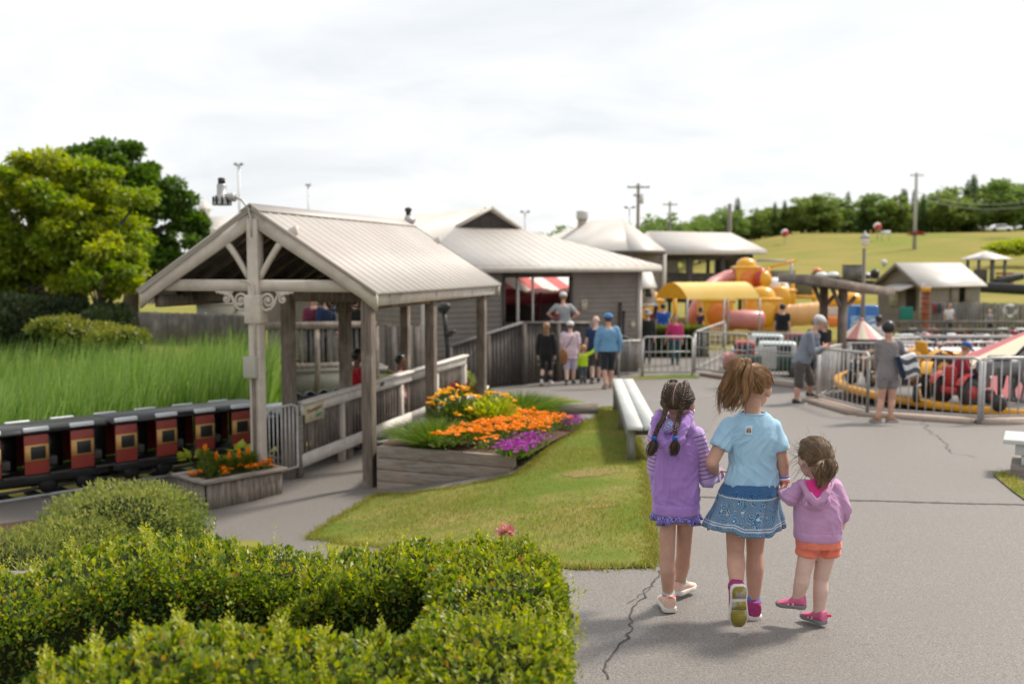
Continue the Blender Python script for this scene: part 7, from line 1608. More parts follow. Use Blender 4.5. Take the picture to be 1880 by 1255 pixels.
visitor('person in pale pink tunic and white cap with a brown shoulder bag', J_std(gnd(1047,25.1), 1.58, 5, .12), 1.58, m_skin2, {'m': c_('pale_pink_cloth', (.64,.50,.56), (.58,.44,.50)), 'hem': -.30, 'infl': .035, 'flare': .18, 'sleeve': .7, 'loose': 1.25, 'name': 'tunic'}, ('shorts', c_('lilac_cloth', (.50,.46,.58)), 1.0), (m_blacksh, m_greysole), ('pony', m_hairlb), ('cap', m_whitecloth), bw=1.1)
bg_ = P(1035,655,24.75); o = thing('shoulder_bag', 'brown shoulder bag hanging at the side of the pink tunic', 'bag', bg_); mb = MB(); mb.ell(bg_, (.11,.07,.22)); v, f = remesh(mb, .02, 2); mesh_np('bag_body', v, f, mat('brown_leather', (.24,.105,.035), (.19,.08,.028), scale=6, rough=.5), o, True); mb = MB(); mb.tube([bg_+V((0,0,.18)), P(1044,632,24.85), P(1055,612,24.95)], .012, 6); mb.build('strap', m_hairdk, o)
visitor('person all in black with long brown hair striding past the ramp fence', J_std(gnd(1003,25.1), 1.56, 10, .16), 1.56, m_skin2, {'m': c_('black_cloth', (.016,.015,.015)), 'sleeve': 1.85, 'hem': -.10, 'infl': .02, 'loose': 1.15}, ('pants', c_('black_jean', (.014,.014,.015)), 1.9), (m_whsole, m_whsole), ('long', m_hairbr))
zl2 = zl+.05; pL = P(1034,600,27.0)
visitor('person in grey tee and white cap with hands on hips on the ramp landing', J_std((pL.x,27.1,zl2), 1.76, 4, 0, {'L': ((-.75,-.1,-.7),(.65,.3,-.55)), 'R': ((.75,-.1,-.7),(-.65,.3,-.55))}), 1.76, m_skin, {'m': c_('heather_grey_cloth', (.33,.34,.35)), 'hem': -.05, 'infl': .025}, ('shorts', c_('slate_cloth', (.10,.12,.15)), .95), (m_blacksh, m_greysole), ('short', m_hairbr), ('cap', m_whitecloth), bw=1.12)
pL = P(1021,600,26.9)
visitor('child in pale lilac top with dark red hair on the ramp landing', J_std((pL.x,26.9,zl2), 1.22, -10, headr=.16), 1.22, m_skin2, {'m': c_('pale_lilac_cloth', (.56,.52,.68)), 'hem': -.1, 'infl': .02}, ('skirt', c_('purple_cloth', (.22,.14,.36)), .12), (m_blacksh, m_greysole), ('long', hairmat('auburn_hair', (.09,.02,.02), (.14,.03,.03))), hh=.19)
visitor('person in black jacket and grey sun hat behind the barrier by the hall corner', J_std(gnd(1188,31.5), 1.70, 190), 1.70, m_skin, {'m': c_('black_jacket', (.025,.027,.03)), 'sleeve': 1.6, 'hem': -.1, 'infl': .03}, ('pants', c_('dark_trouser', (.03,.03,.035)), 1.9), (m_blacksh, m_greysole), ('short', m_hairbk), ('brim', c_('grey_hat', (.30,.30,.30))), bw=1.1)
visitor('child in bright pink top with a pale emblem behind the gate', J_std(gnd(1240,31.2), 1.55, 185, 0, {'R': ((.35,0,-1),(.25,.3,-1))}, headr=.15), 1.55, m_skin, {'m': c_('bright_pink_cloth', (.56,.045,.17)), 'sleeve': 1.6, 'hem': -.05, 'infl': .025}, ('pants', c_('teal_legging', (.03,.10,.10)), 1.9), (m_blacksh, m_greysole), ('short', m_hairbk), hh=.21)
pt_ = P(1240,607,31.02); em = thing('shirt_emblem', 'pale round emblem on the front of the bright pink top', 'emblem', pt_); drop(em)
visitor('person in royal blue tee by the yellow play cube', J_std(gnd(1217,36.5), 1.70, 20), 1.70, m_skin, {'m': c_('royal_blue_cloth', (.02,.09,.42)), 'hem': -.05, 'infl': .03}, ('shorts', c_('dark_short', (.03,.03,.04)), .95), (m_blacksh, m_greysole), ('short', m_hairbk), bw=1.15)
visitor('person in maroon top standing left of the royal blue one', J_std(gnd(1204,37.0), 1.62, 40), 1.62, m_skin, {'m': c_('maroon_cloth', (.12,.018,.03)), 'hem': -.05}, ('pants', c_('dark_jean', (.03,.035,.05)), 1.9), (m_blacksh, m_greysole), ('long', m_hairbk))
visitor('person in plum top facing right before the orange bubble window', J_std(gnd(1286,36.8), 1.55, 70), 1.55, m_skin, {'m': c_('plum_cloth', (.06,.02,.035)), 'hem': -.05}, ('pants', c_('dark_jean_two', (.03,.035,.05)), 1.9), (m_blacksh, m_greysole), ('short', m_hairbk))
visitor('person in black tee standing before the pale orange tunnel', J_std(gnd(1436,33.5), 1.78, 30), 1.78, m_skin, {'m': c_('black_tee_cloth', (.015,.016,.018)), 'hem': -.05, 'infl': .03}, ('pants', c_('khaki_trouser', (.26,.19,.11)), 1.9), (m_blacksh, m_greysole), ('short', m_hairbk), bw=1.1)
visitor('brown haired person standing beyond the man leaning on the barrier', J_std(gnd(1496,25.5), 1.66, 60), 1.66, m_skin, {'m': c_('dark_teal_cloth', (.03,.05,.06)), 'sleeve': 1.6}, ('pants', c_('dark_jean_three', (.03,.035,.05)), 1.9), (m_blacksh, m_greysole), ('short', m_hairbr))
visitor('person in black jacket over a red top beside the canopy post', J_std(gnd(1512,23.6), 1.68, 150), 1.68, m_skin, {'m': c_('black_jacket_two', (.02,.021,.024)), 'sleeve': 1.8, 'hem': -.1, 'infl': .03}, ('pants', c_('black_trouser', (.02,.02,.022)), 1.9), (m_blacksh, m_greysole), ('short', m_hairbk))
visitor('person in white tee standing beside the blue vending machines', J_std(gnd(1613,29.0), 1.66, 10), 1.66, m_skin4, {'m': m_whitecloth, 'hem': -.15, 'infl': .03, 'loose': 1.15}, ('pants', c_('pale_trouser', (.46,.45,.50)), 1.9), (m_blacksh, m_greysole), ('short', m_hairbk), bw=1.05)
visitor('person in white top seen small beyond the kiddie track rails, by the life jackets', J_std(gnd(1742,43.0), 1.4, 180), 1.4, m_skin, {'m': m_whitecloth}, ('pants', c_('dark_jean_four', (.03,.035,.05)), 1.9), (m_blacksh, m_greysole), ('short', m_hairbr))
visitor('fair haired child far off below the white life ring', J_std(gnd(1816,42.2), 1.2, 180), 1.2, m_skin2, {'m': c_('grey_tee', (.25,.25,.26))}, ('shorts', c_('dark_short_two', (.03,.03,.04)), .95), (m_blacksh, m_greysole), ('short', hairmat('blond_hair', (.42,.28,.15), (.50,.36,.2))))
zbw = zr_-1.0
for px, lab, cc, hm, yw in ((571,'person in maroon jacket leaning on the pale boardwalk rail',(.15,.03,.06),m_hairlb,150),(592,'person in navy and blue jacket bending over the boardwalk rail',(.018,.035,.085),m_hairdk,140),(654,'person in black jacket standing behind the shelter post on the boardwalk',(.015,.015,.016),m_hairbk,170)):
    b_ = P(px, 600, 23.5); visitor(lab, J_std((b_.x, 23.55, zbw), 1.68, yw, lean=.10), 1.68, m_skin, {'m': c_('jacket_'+('maroon' if px == 571 else 'navy' if px == 592 else 'coal'), cc), 'sleeve': 1.8, 'infl': .03}, ('pants', c_('walker_trouser', (.05,.05,.06)), 1.9), (m_blacksh, m_greysole), ('short', hm), bw=1.1)
bR = V((P(655,650,15.7).x, 15.7, 0)); bR.z = G(bR.x, bR.y)
visitor('person in red shirt with dark hair standing behind the ramp rail', J_std(bR, P(655,643,15.7).z-bR.z, 62, 0, {'R': ((.05,.35,-1),(-.3,.9,.1)), 'L': ((-.05,.35,-1),(.3,.9,.1))}, hyaw=12), P(655,643,15.7).z-bR.z, m_skin4, {'m': c_('red_cloth', (.42,.012,.02), (.35,.01,.018)), 'sleeve': 1.2, 'infl': .02}, ('pants', c_('black_trouser_two', (.02,.02,.022)), 1.9), (m_blacksh, m_greysole), ('short', m_hairbk), vox=.010)
bR = V((P(733,660,17.0).x, 17.0, 0)); bR.z = G(bR.x, bR.y)
visitor('child in red and white top behind the far part of the ramp rail', J_std(bR, 1.48, 75, headr=.15), 1.48, m_skin4, {'m': c_('red_white_cloth', (.55,.06,.07), (.62,.60,.60), lo=.49, hi=.51)}, ('pants', c_('dark_trouser_two', (.02,.02,.03)), 1.9), (m_blacksh, m_greysole), ('short', m_hairbk), hh=.19)
# ------------------------------------------------------------------ person leaning on the barrier
def PJ(Y0, **k):
    return {a: (P(v[0], v[1], v[2] if len(v) > 2 else Y0) if a[:2] not in ('fw','hf','td','tu','hu') and a != 'base' else V(v)) for a, v in k.items()}
Yl = 19.1
J = PJ(Yl, base=(gnd(1470,Yl)), fwd=(.93,.30,-.25), hfwd=(.85,.30,-.45), pel=(1471,664), neck=(1494,607), head=(1504,592), shR=(1486,615,18.88), shL=(1494,614,19.32), elR=(1492,646,18.86), wrR=(1511,637,18.98), elL=(1503,645,19.35), wrL=(1517,636,19.3), hiR=(1468,672,18.98), hiL=(1477,671,19.24), knR=(1467,706,18.92), anR=(1462,736,18.9), knL=(1488,700,19.5), anL=(1487,722,19.8), tdR=(.95,.15,0), tdL=(.95,.3,0))
J['fwd'] = V((.93,.30,0))
visitor('person in grey long sleeved top, brown shorts and white cap leaning on the barrier', J, 1.80, m_skin, {'m': c_('grey_knit', (.19,.215,.26), (.16,.18,.22)), 'sleeve': 1.8, 'hem': -.04, 'infl': .02}, ('shorts', c_('brown_grey_cloth', (.085,.075,.068)), 1.0), (m_blacksh, m_whsole), ('short', m_hairgr), ('cap', m_whitecloth), bw=1.05, vox=.010)
Yw = 15.8; P_0 = P
def P(px, py, Y): return P_0(px, py+3, Y-.35)
J = PJ(Yw, base=(gnd(1630,Yw)), fwd=(.12,.99,0), hfwd=(.35,.93,-.1), pel=(1630,683), neck=(1632,619), head=(1631,600), shL=(1614,628), shR=(1650,628), elL=(1610,660,15.9), wrL=(1613,688,16.05), elR=(1657,646,15.95), wrR=(1667,640,16.15), hiL=(1621,690), hiR=(1640,690), knL=(1618,729,15.85), knR=(1637,729,15.85), anL=(1611,764,15.75), anR=(1634,763,15.8), tdL=(-.25,.95,0), tdR=(.85,.5,0))
o = visitor('person with short dark hair in a grey romper standing at the barrier', J, 1.66, m_skin, {'m': c_('grey_jersey', (.235,.215,.215), (.20,.185,.185)), 'sleeve': 1.5, 'hem': -.12, 'infl': .012, 'loose': 1.0, 'name': 'romper'}, ('shorts', bpy.data.materials['grey_jersey'], .34), (m_sandal, m_greysole), ('short', m_hairbk), vox=.009, hh=.225, bw=.92, leg=(.050,.034,.034,.020))
tb_ = P(1668,668,15.65); o = thing('tote_bag', 'white tote with dark wavy bars hanging from the arm of the person in grey', 'bag', tb_)
mb = MB(); R_ = Matrix.Rotation(rad(-18), 3, 'Y'); mb.rbox(tb_, (.30,.12,.36), .05, R_, 3); v, f = remesh(mb, .012, 2); v = wrinkle(v, f, .008, 1, 9)
al = (v[:, 2]-v[:, 2].min())*10+.25*np.sin(v[:, 0]*22); mesh_np('bag_body', v, f, stripes('wavy_bars', (.66,.66,.66), (.06,.07,.085), .62), o, True, {'along': al}); mb = MB(); mb.rbox(tb_+V((-.135,-.02,-.02)), (.07,.12,.36), .02, R_); mb.build('side_panel', c_('navy_canvas', (.015,.025,.06)), o, True); mb = MB(); mb.tube([tb_+V((-.1,0,.16)), P(1656,642,15.8), tb_+V((.08,0,.15))], .012, 6); mb.build('handle', c_('navy_strap', (.015,.025,.06)), o)
# child riding the red tractor
P = P_0
def P(px, py, Y): return P_0(px, py-13, Y-.12)
J = PJ(17.3, base=(P(1768,712,17.3)), fwd=(.88,.47,0), hfwd=(.9,.3,-.35), pel=(1763,700), neck=(1768,668), head=(1774,652), shR=(1768,673,17.2), shL=(1772,672,17.42), elR=(1777,690,17.15), wrR=(1789,688,17.2), elL=(1782,688,17.45), wrL=(1791,686,17.4), hiR=(1764,704,17.22), hiL=(1767,703,17.38), knR=(1787,703,17.15), anR=(1793,722,17.15), knL=(1790,701,17.4), anL=(1796,720,17.42), tdR=(.9,.4,0), tdL=(.9,.4,0))
visitor('child in red top and blue cap riding the red toy tractor', J, 1.15, m_skin, {'m': c_('crimson_cloth', (.28,.02,.035)), 'sleeve': 1.0, 'infl': .02}, ('pants', c_('navy_trouser', (.02,.03,.06)), 1.8), (m_blacksh, m_greysole), ('short', m_hairbr), ('cap', c_('bright_blue_cloth', (.02,.09,.32))), hh=.19)
P = P_0
# ================================================================== THE THREE CHILDREN WALKING AWAY
P_far = P; DYG = hit(1383,1134).y-5.27
def P(px, py, Y): return P_far(px, py, Y+DYG)                      # the children stand a little nearer than first measured
def cols(name, cells, scale, ramp, bump=.3, band=None, rings=3.2):
    """printed cloth: warped cell print in several colours"""
    m = bpy.data.materials.new(name); m.use_nodes = True; t = m.node_tree; N = t.nodes.new; L = t.links.new; b = t.nodes['Principled BSDF']; b.inputs['Roughness'].default_value = .85; b.inputs['Sheen Weight'].default_value = .2; b.inputs['Specular IOR Level'].default_value = .2
    tcn = N('ShaderNodeTexCoord'); nz = N('ShaderNodeTexNoise'); nz.inputs['Scale'].default_value = scale*.55; nz.inputs['Detail'].default_value = 3; L(tcn.outputs['Object'], nz.inputs['Vector'])
    ad = N('ShaderNodeVectorMath'); ad.operation = 'MULTIPLY_ADD'; ad.inputs[1].default_value = (cells,)*3; L(nz.outputs['Color'], ad.inputs[0]); L(tcn.outputs['Object'], ad.inputs[2])
    vo = N('ShaderNodeTexVoronoi'); vo.inputs['Scale'].default_value = scale; L(ad.outputs[0], vo.inputs['Vector'])
    mu = N('ShaderNodeMath'); mu.operation = 'MULTIPLY'; mu.inputs[1].default_value = rings; L(vo.outputs['Distance'], mu.inputs[0]); fr = N('ShaderNodeMath'); fr.operation = 'FRACT'; L(mu.outputs[0], fr.inputs[0])
    cr_ = N('ShaderNodeValToRGB'); cr_.color_ramp.interpolation = 'CONSTANT'
    while len(cr_.color_ramp.elements) < len(ramp): cr_.color_ramp.elements.new(.5)
    for e, (p, c) in zip(cr_.color_ramp.elements, ramp): e.position = p; e.color = (*c, 1)
    L(fr.outputs[0], cr_.inputs[0]); out = cr_.outputs[0]
    if band:
        a = N('ShaderNodeAttribute'); a.attribute_name = 'along'; rb_ = N('ShaderNodeValToRGB'); rb_.color_ramp.interpolation = 'CONSTANT'
        while len(rb_.color_ramp.elements) < len(band): rb_.color_ramp.elements.new(.5)
        for e, (p, on) in zip(rb_.color_ramp.elements, band): e.position = p; e.color = (on, on, on, 1)
        L(a.outputs['Fac'], rb_.inputs[0]); x = N('ShaderNodeMix'); x.data_type = 'RGBA'; L(rb_.outputs[0], x.inputs[0]); L(out, x.inputs[6]); x.inputs[7].default_value = (.55,.60,.66,1); out = x.outputs[2]
        yk = N('ShaderNodeMapRange'); yk.inputs[1].default_value = .73; yk.inputs[2].default_value = .78; yk.inputs[4].default_value = .82; L(a.outputs['Fac'], yk.inputs[0]); x = N('ShaderNodeMix'); x.data_type = 'RGBA'; L(yk.outputs[0], x.inputs[0]); L(out, x.inputs[6]); x.inputs[7].default_value = (.018,.085,.23,1); out = x.outputs[2]
    L(out, b.inputs['Base Color']); return m
def stripecloth(name, base, line, per, wid):
    m = cloth(name, base, bump=.3); t = m.node_tree; N = t.nodes.new; L = t.links.new; b = t.nodes['Principled BSDF']; old = b.inputs['Base Color'].links[0].from_socket
    a = N('ShaderNodeAttribute'); a.attribute_name = 'along'; k = N('ShaderNodeMath'); k.operation = 'MULTIPLY'; k.inputs[1].default_value = 1/per; L(a.outputs['Fac'], k.inputs[0]); f = N('ShaderNodeMath'); f.operation = 'FRACT'; L(k.outputs[0], f.inputs[0]); g = N('ShaderNodeMath'); g.operation = 'LESS_THAN'; g.inputs[1].default_value = wid; L(f.outputs[0], g.inputs[0])
    x = N('ShaderNodeMix'); x.data_type = 'RGBA'; x.inputs[7].default_value = (*line, 1); L(old, x.inputs[6]); L(g.outputs[0], x.inputs[0]); L(x.outputs[2], b.inputs['Base Color']); return m
def rows_px(lst, Y0): return [(P(a, b, Y0+(d[0] if d else 0)), w*Y0/F_PX, w*Y0/F_PX*r) for a, b, w, r, *d in lst]
def quadloft(rings, closed=False):
    m = MB(); m.loft(rings, closed); return m
def slerp_path(c, R, h, d0, d1, infl0, infl1, k, lift=.0, jit=0.0, rs=None):
    d0, d1 = V(d0).normalized(), V(d1).normalized(); q = d0.rotation_difference(d1); out = []
    ax, an = q.to_axis_angle()
    for i in range(k):
        t = i/(k-1); d = Quaternion(ax, an*t) @ d0; out.append(tuple(skull_pt(c, R, h, d, infl0+(infl1-infl0)*t+lift*math.sin(PI*t))))
    return out
def head_strands(c, R, h, gather, mask, n, r, name, material, parent, infl=.012, k=12, seed=0, noise=.004, split=None):
    rs = random.Random(seed); paths = []
    while len(paths) < n:
        d = V((rs.gauss(0,1), rs.gauss(0,1), rs.gauss(0,1))).normalized()
        if not mask(d): continue
        g = gather(d); jd = V(g)+V((rs.gauss(0,.06), rs.gauss(0,.06), rs.gauss(0,.06))); e = infl+rs.uniform(-.002, noise)
        pts = slerp_path(c, R, h, d, jd, e*.8, e*1.15, k, rs.uniform(0, .006))
        paths.append(pts)
    return strands(np.array(paths), np.array([rs.uniform(.6, 1.3)*r for _ in paths]), name, material, parent, 4)
def braid(pts, r, name, material, parent, turns_per_m=18, rr=None, sub=3):
    pts = [V(p) for p in pts]; L = [0]
    for a, b in zip(pts[:-1], pts[1:]): L.append(L[-1]+(b-a).length)
    tot = L[-1]; n = int(tot/.005)+8; cs = []
    for i in range(n):
        s = tot*i/(n-1); j = max(k for k in range(len(pts)) if L[k] <= s+1e-9); j = min(j, len(pts)-2); u = (s-L[j])/(L[j+1]-L[j])
        p0, p1, p2, p3 = pts[max(j-1,0)], pts[j], pts[j+1], pts[min(j+2,len(pts)-1)]
        cs.append(0.5*((2*p1)+(p2-p0)*u+(2*p0-5*p1+4*p2-p3)*u*u+(3*p1-p0-3*p2+p3)*u**3))
    o = None; mb = MB(); allp, allr = [], []
    for k in range(3):
        for q in range(sub):
            path = []; off = V((random.gauss(0,.25), random.gauss(0,.25), 0))
            for i, c in enumerate(cs):
                t = (cs[min(i+1,n-1)]-cs[max(i-1,0)]).normalized(); a = t.cross(V((0,-1,0.2))).normalized(); b = t.cross(a); th = 2*PI*(i/(n-1)*tot*turns_per_m+k/3); sc = r*(1-.30*i/n)
                path.append(c+a*(sc*(1.05*math.sin(th)+off.x*.5))+b*(sc*(.55*math.sin(2*th)+off.y*.5)))
            allp.append([tuple(p) for p in path]); allr.append(r*.62)
    return strands(np.array(allp), np.array(allr), name, material, parent, 6)
def garment(mb, vox, amp, seed, name, material, parent, smooth=4, attr=None, sc=1.0, vert=.4):
    v, f = remesh(mb, vox, smooth); v = wrinkle(v, f, amp, sc, seed, vert); at = attr(v) if attr else None; return mesh_np(name, v, f, material, parent, True, at)
# ---------------------------------------------------------------- the girl in purple
Y1 = 5.38; k1_ = Y1/F_PX
J = PJ(Y1, base=(hit(1228,1118)), fwd=(.14,.99,0), hfwd=(.42,.90,-.06), pel=(1241,930), neck=(1242,786), head=(1246,741,5.36), shL=(1208,799), shR=(1278,799), elL=(1203,862,5.42), wrL=(1208,898,5.58), elR=(1298,880,5.36), wrR=(1314,871,5.49), hiL=(1226,945), hiR=(1259,945), knL=(1225,1022,5.37), knR=(1255,1016,5.47), anL=(1227,1098,5.40), anR=(1249,1069,5.66), tdL=(-.03,1,0), tdR=(.62,.78,-.04))
girl = thing('person', 'girl with two dark braids in purple hoodie with striped sleeves', 'person', J['base'])
H1 = 1.24; b, R = body_mesh(J, H1, girl, m_skin, .0052, .205, .92, leg=(.0365,.0325,.034,.0215), arm=(.028,.024,.018), hl=.10, hands={'R': ((.3,.95,-.1),(0,0,-1))})
eyes(J['head'], R, .205, girl)
m_purple = cloth('purple_fleece', (.39,.225,.56), (.33,.185,.50), bump=.45, bscale=22); m_purstripe = stripecloth('striped_purple_knit', (.52,.36,.66), (.12,.045,.18), .0225, .20)
mb = MB(); torso(mb, rows_px([(1241,938,40,.78),(1241,928,41,.80),(1240,905,41.5,.80),(1241,870,41,.78),(1242,835,39.5,.75),(1242,812,38,.70),(1243,797,30,.62),(1243,786,18,.7)], Y1), J['fwd'])
for s in 'LR': mb.cap(V(J['neck'])-UP*.045, V(J['sh'+s]).lerp(V(J['neck']), .25)-UP*.01, .043, .040)
mb.tube([P(1243,790,Y1), P(1243,772,Y1), P(1244,761,Y1)], [.066,.060,.053], 16)
garment(mb, .0065, .0075, 3, 'hoodie', m_purple, girl, 5)
mb = MB(); torso(mb, rows_px([(1241,941,42,.80),(1241,936,43,.81),(1241,926,43.2,.815),(1241,921,42,.80)], Y1), J['fwd']); garment(mb, .006, .0015, 4, 'hem_band', m_purple, girl, 3)
for s in 'LR':
    mb = MB(); sh, el_, wr = V(J['sh'+s]), V(J['el'+s]), V(J['wr'+s]); e2 = wr+(wr-el_).normalized()*.055
    mb.cap(V(J['neck']).lerp(sh, .72)-UP*.03, sh, .046, .050); mb.cap(sh+UP*.002, el_, .051, .046); mb.cap(el_, wr, .047, .036); mb.cap(wr, e2, .037, .032)
    garment(mb, .0055, .0065, 7, 'sleeve', m_purstripe, girl, 4, lambda v: {'along': alongattr(v, [tuple(sh), tuple(el_), tuple(wr+(e2-wr)*6)])+(.0135-(el_-sh).length % .0225)})
# hood lying on the back, lining showing
hc = P(1227,800,Y1-.105)
mb = MB(); pts = [P(a, b_, Y1-d-.016) for a, b_, d in ((1214,757,.0),(1206,774,.07),(1208,806,.12),(1225,820,.135),(1243,808,.125),(1253,783,.10),(1262,766,.04),(1261,757,-.02))]
mb.tube(pts, [.026,.032,.036,.038,.036,.034,.034,.030], 12); mb.ell(P(1228,806,Y1-.09), (.055,.045,.045)); mb.ell(P(1262,784,Y1-.03), (.045,.055,.045)); mb.ell(P(1208,784,Y1-.02), (.035,.055,.045)); mb.ell(P(1243,778,Y1+.01), (.07,.06,.045))
garment(mb, .0055, .005, 11, 'hood', m_purple, girl, 5)
mb = MB(); mb.ell(P(1228,783,Y1-.095), (.050,.05,.040), Matrix.Rotation(.3, 3, 'X'))
garment(mb, .005, .002, 12, 'hood_lining', cols('tie_dye_lining', .02, 26, [(0,(.16,.38,.62)),(.3,(.42,.55,.70)),(.55,(.50,.10,.38)),(.8,(.36,.12,.44))]), girl, 4)
# frilled skirt
m_flor = cols('violet_floral_print', .02, 42, [(0,(.06,.07,.34)),(.35,(.20,.17,.52)),(.6,(.55,.38,.58)),(.8,(.10,.10,.42))])
rings = []; nn = 90
Rf = hframe(J['fwd'])
for i, (py, w) in enumerate(((930,40),(940,40.5),(947,42),(955,43.5))):
    c = P(1241, py, Y1); ring = []
    for k in range(nn):
        a = 2*PI*k/nn; am = .006*i/3*3; wv = 1+am/(w*k1_)*math.sin(a*13+1)*1.0; ring.append(c+Rf @ V((w*k1_*wv*math.cos(a), w*k1_*.80*wv*math.sin(a), .012*math.sin(a*4+1)*i/3)))
    rings.append(ring)
rings += [[p+(P(1241,940,Y1)-p)*.04 for p in r] for r in rings[::-1]]
mb = MB(); mb.loft(rings, False); mb.build('skirt', m_flor, girl, True)
m_shoe1 = mat('peach_mesh', (.66,.42,.33), (.72,.52,.43), scale=90, rough=.8, bump=.5, bscale=350, bdist=.002); m_sole1 = mat('white_foam', (.70,.66,.62), (.58,.54,.5), scale=30, rough=.7)
for s in 'LR':
    sh_, T = shoe('shoe', J['an'+s], J['td'+s], UP, .195, .084, m_shoe1, m_sole1, girl, m_sock=mat('mint_sock_'+('left' if s == 'L' else 'right'), (.22,.50,.50), (.30,.58,.56), scale=60, rough=.9), leg=J['kn'+s])
    mb = MB(); mb.tube([T(.66*math.cos(a), -.08+.16*math.sin(a), .40+.02*math.sin(a)) for a in np.linspace(0, 2*PI, 21)], .0085, 7, caps=False); mb.build('collar', mat('coral_lining', (.62,.16,.17), rough=.85), sh_, True)
c1, h1 = V(J['head']), .205
mask1 = lambda d: hairline(d)
scalp(c1, R, h1, mask1, .010, 'hair', m_hairdk, girl, 40)
head_strands(c1, R, h1, lambda d: (.42 if d.x > 0 else -.42, -.72, -.30 if d.z < .1 else .25*d.z), lambda d: mask1(d) and abs(d.x) > .05 and d.y < .75, 1000, .0015, 'hair_strands', m_hairdk, girl, .013, 12, 3)
mb = MB(); mb.tube([skull_pt(c1, R, h1, (.0,math.cos(a),math.sin(a)), .0125) for a in np.linspace(1.75, 3.35, 14)], .0015, 6); mb.build('parting', mat('parting_skin', (.40,.24,.18), rough=.6), girl, True)
for sg, tail in ((-1, [(1217,770,5.24),(1209,782,5.21),(1204,795,5.20),(1201,803,5.20)]), (1, [(1245,773,5.24),(1241,785,5.195),(1240,797,5.175),(1239.5,803,5.17)])):
    top_ = [skull_pt(c1, R, h1, d, .017) for d in ((sg*.30,.35,.85),(sg*.42,-.05,.80),(sg*.50,-.45,.55),(sg*.50,-.72,.15),(sg*.42,-.80,-.25))]
    braid(top_+[P(*t) for t in tail], .0115, 'braid', m_hairdk, girl, 24, sub=4)
    e = P(*tail[-1]); mb = MB(); mb.tube([e+UP*.010, e+UP*.0, e-UP*.012], [.013,.015,.013], 12); mb.build('hair_band', mat('blue_band_'+('left' if sg < 0 else 'right'), (.02,.09,.38), rough=.6), girl, True)
    ends = []
    for i in range(90):
        a = random.uniform(0, 6.28); q = random.random()**.5; ox, oy = .013*q*math.cos(a), .010*q*math.sin(a); L_ = random.uniform(.055,.088); sw = -.010*sg if sg > 0 else -.026
        ends.append([tuple(e+V((ox*(.5+1.7*math.sin(min(1,t*1.1)*PI*.8))+sw*t*t, oy*(.6+1.2*math.sin(t*PI*.8))-.012*t, -.008-L_*t))) for t in np.linspace(0, 1, 9)])
    strands(np.array(ends), np.full(90, .0017), 'braid_end', m_hairdk if sg < 0 else m_hairdk, girl, 4)
er = c1+R @ V((.40*h1, -.02*h1, -.155*h1)); mb = MB(); mb.tube([er+V((0, .008*math.cos(a), -.006+.011*math.sin(a))) for a in np.linspace(0, 6.28, 13)], .0028, 6, caps=False); mb.build('earring', mat('silver', (.75,.73,.70), rough=.2, metal=.9), girl, True)
# ---------------------------------------------------------------- the girl in blue
Y2 = 5.26; k2_ = Y2/F_PX
J = PJ(Y2, base=(hit(1380,1134)), fwd=(.04,1,0), hfwd=(.58,.80,-.22), hup=(.10,.05,1), pel=(1370,908), neck=(1382,764), head=(1386,713,5.30), shL=(1338,785), shR=(1420,787), elL=(1307,848,5.22), wrL=(1313,867,5.40), elR=(1436,842,5.25), wrR=(1440,880,5.24), hiL=(1352,925), hiR=(1389,925), knL=(1350,1012,5.24), knR=(1386,1010,5.31), anL=(1352,1086,5.06), anR=(1383,1111,5.29), tdL=(.02,.10,-1), tuL=(0,1,.10), tdR=(.10,1,0))
g2 = thing('person', 'taller girl with wind blown ponytail in light blue tee and paisley skirt', 'person', J['base'])
H2 = 1.34; b, R = body_mesh(J, H2, g2, m_skin, .0052, .215, .84, leg=(.0455,.034,.036,.0215), arm=(.0285,.0245,.018), hl=.10, hands={'L': ((.35,.90,-.12),(.35,-.2,-1)), 'R': ((-.10,-.05,-1),(-1,.2,0),-1)}, curl=(.75,.85))
eyes(J['head'], R, .215, g2)
m_tee = cloth('light_blue_jersey', (.36,.56,.72), (.32,.52,.68), bump=.3, bscale=18)
mb = MB(); torso(mb, rows_px([(1379,890,48.5,.70),(1379,882,49,.70),(1380,868,46,.70),(1381,848,41,.72),(1382,822,42,.70),(1382,800,45,.64),(1382,780,42,.58),(1383,768,37,.52),(1383,760,29,.54)], Y2), J['fwd'])
for s in 'LR':
    sh, el_ = V(J['sh'+s]), V(J['el'+s]); mb.cap(V(J['neck'])-UP*.045, sh, .044, .048); d_ = (el_-sh).normalized(); mb.cap(sh-d_*.005, sh+d_*.05, .0475, .049); mb.tube([sh, sh+d_*.05, sh+d_*.10, sh+d_*.118], [.047,.050,.055,.0535], 16)
garment(mb, .0058, .006, 21, 'shirt', m_tee, g2, 4, None, 1.0, .16)
mb = MB(); mb.tube([P(1383,758,Y2)+Rf @ V((.066*math.cos(a), .044*math.sin(a)+.002, .004*math.sin(a))) for a in np.linspace(0, 2*PI, 33)], .0062, 8, caps=False); mb.build('collar', m_tee, g2, True)
tg = P(1374.5,790,Y2-.096); mb = MB(); mb.rbox(tg, (.034,.004,.046), .0015, Matrix.Rotation(.08, 3, 'X')); lb = mb.build('label_patch', mat('pale_patch', (.52,.66,.76), rough=.8), g2)
mb = MB(); mb.prism([(-.007,-.009),(.007,-.009),(.007,.004),(.0045,.010),(-.0045,.010),(-.007,.004)], tg+V((0,-.0035,0)), (1,0,0), UP, -.0012); mb.build('patch_motif', mat('tan_motif', (.50,.24,.14), rough=.8), lb); mb = MB()
for sg in (1,-1): mb.prism([(sg*.0072,-.010),(sg*.0105,-.010),(sg*.0105,.005),(sg*.0072,.005)], tg+V((0,-.0035,0)), (1,0,0), UP, -.0012)
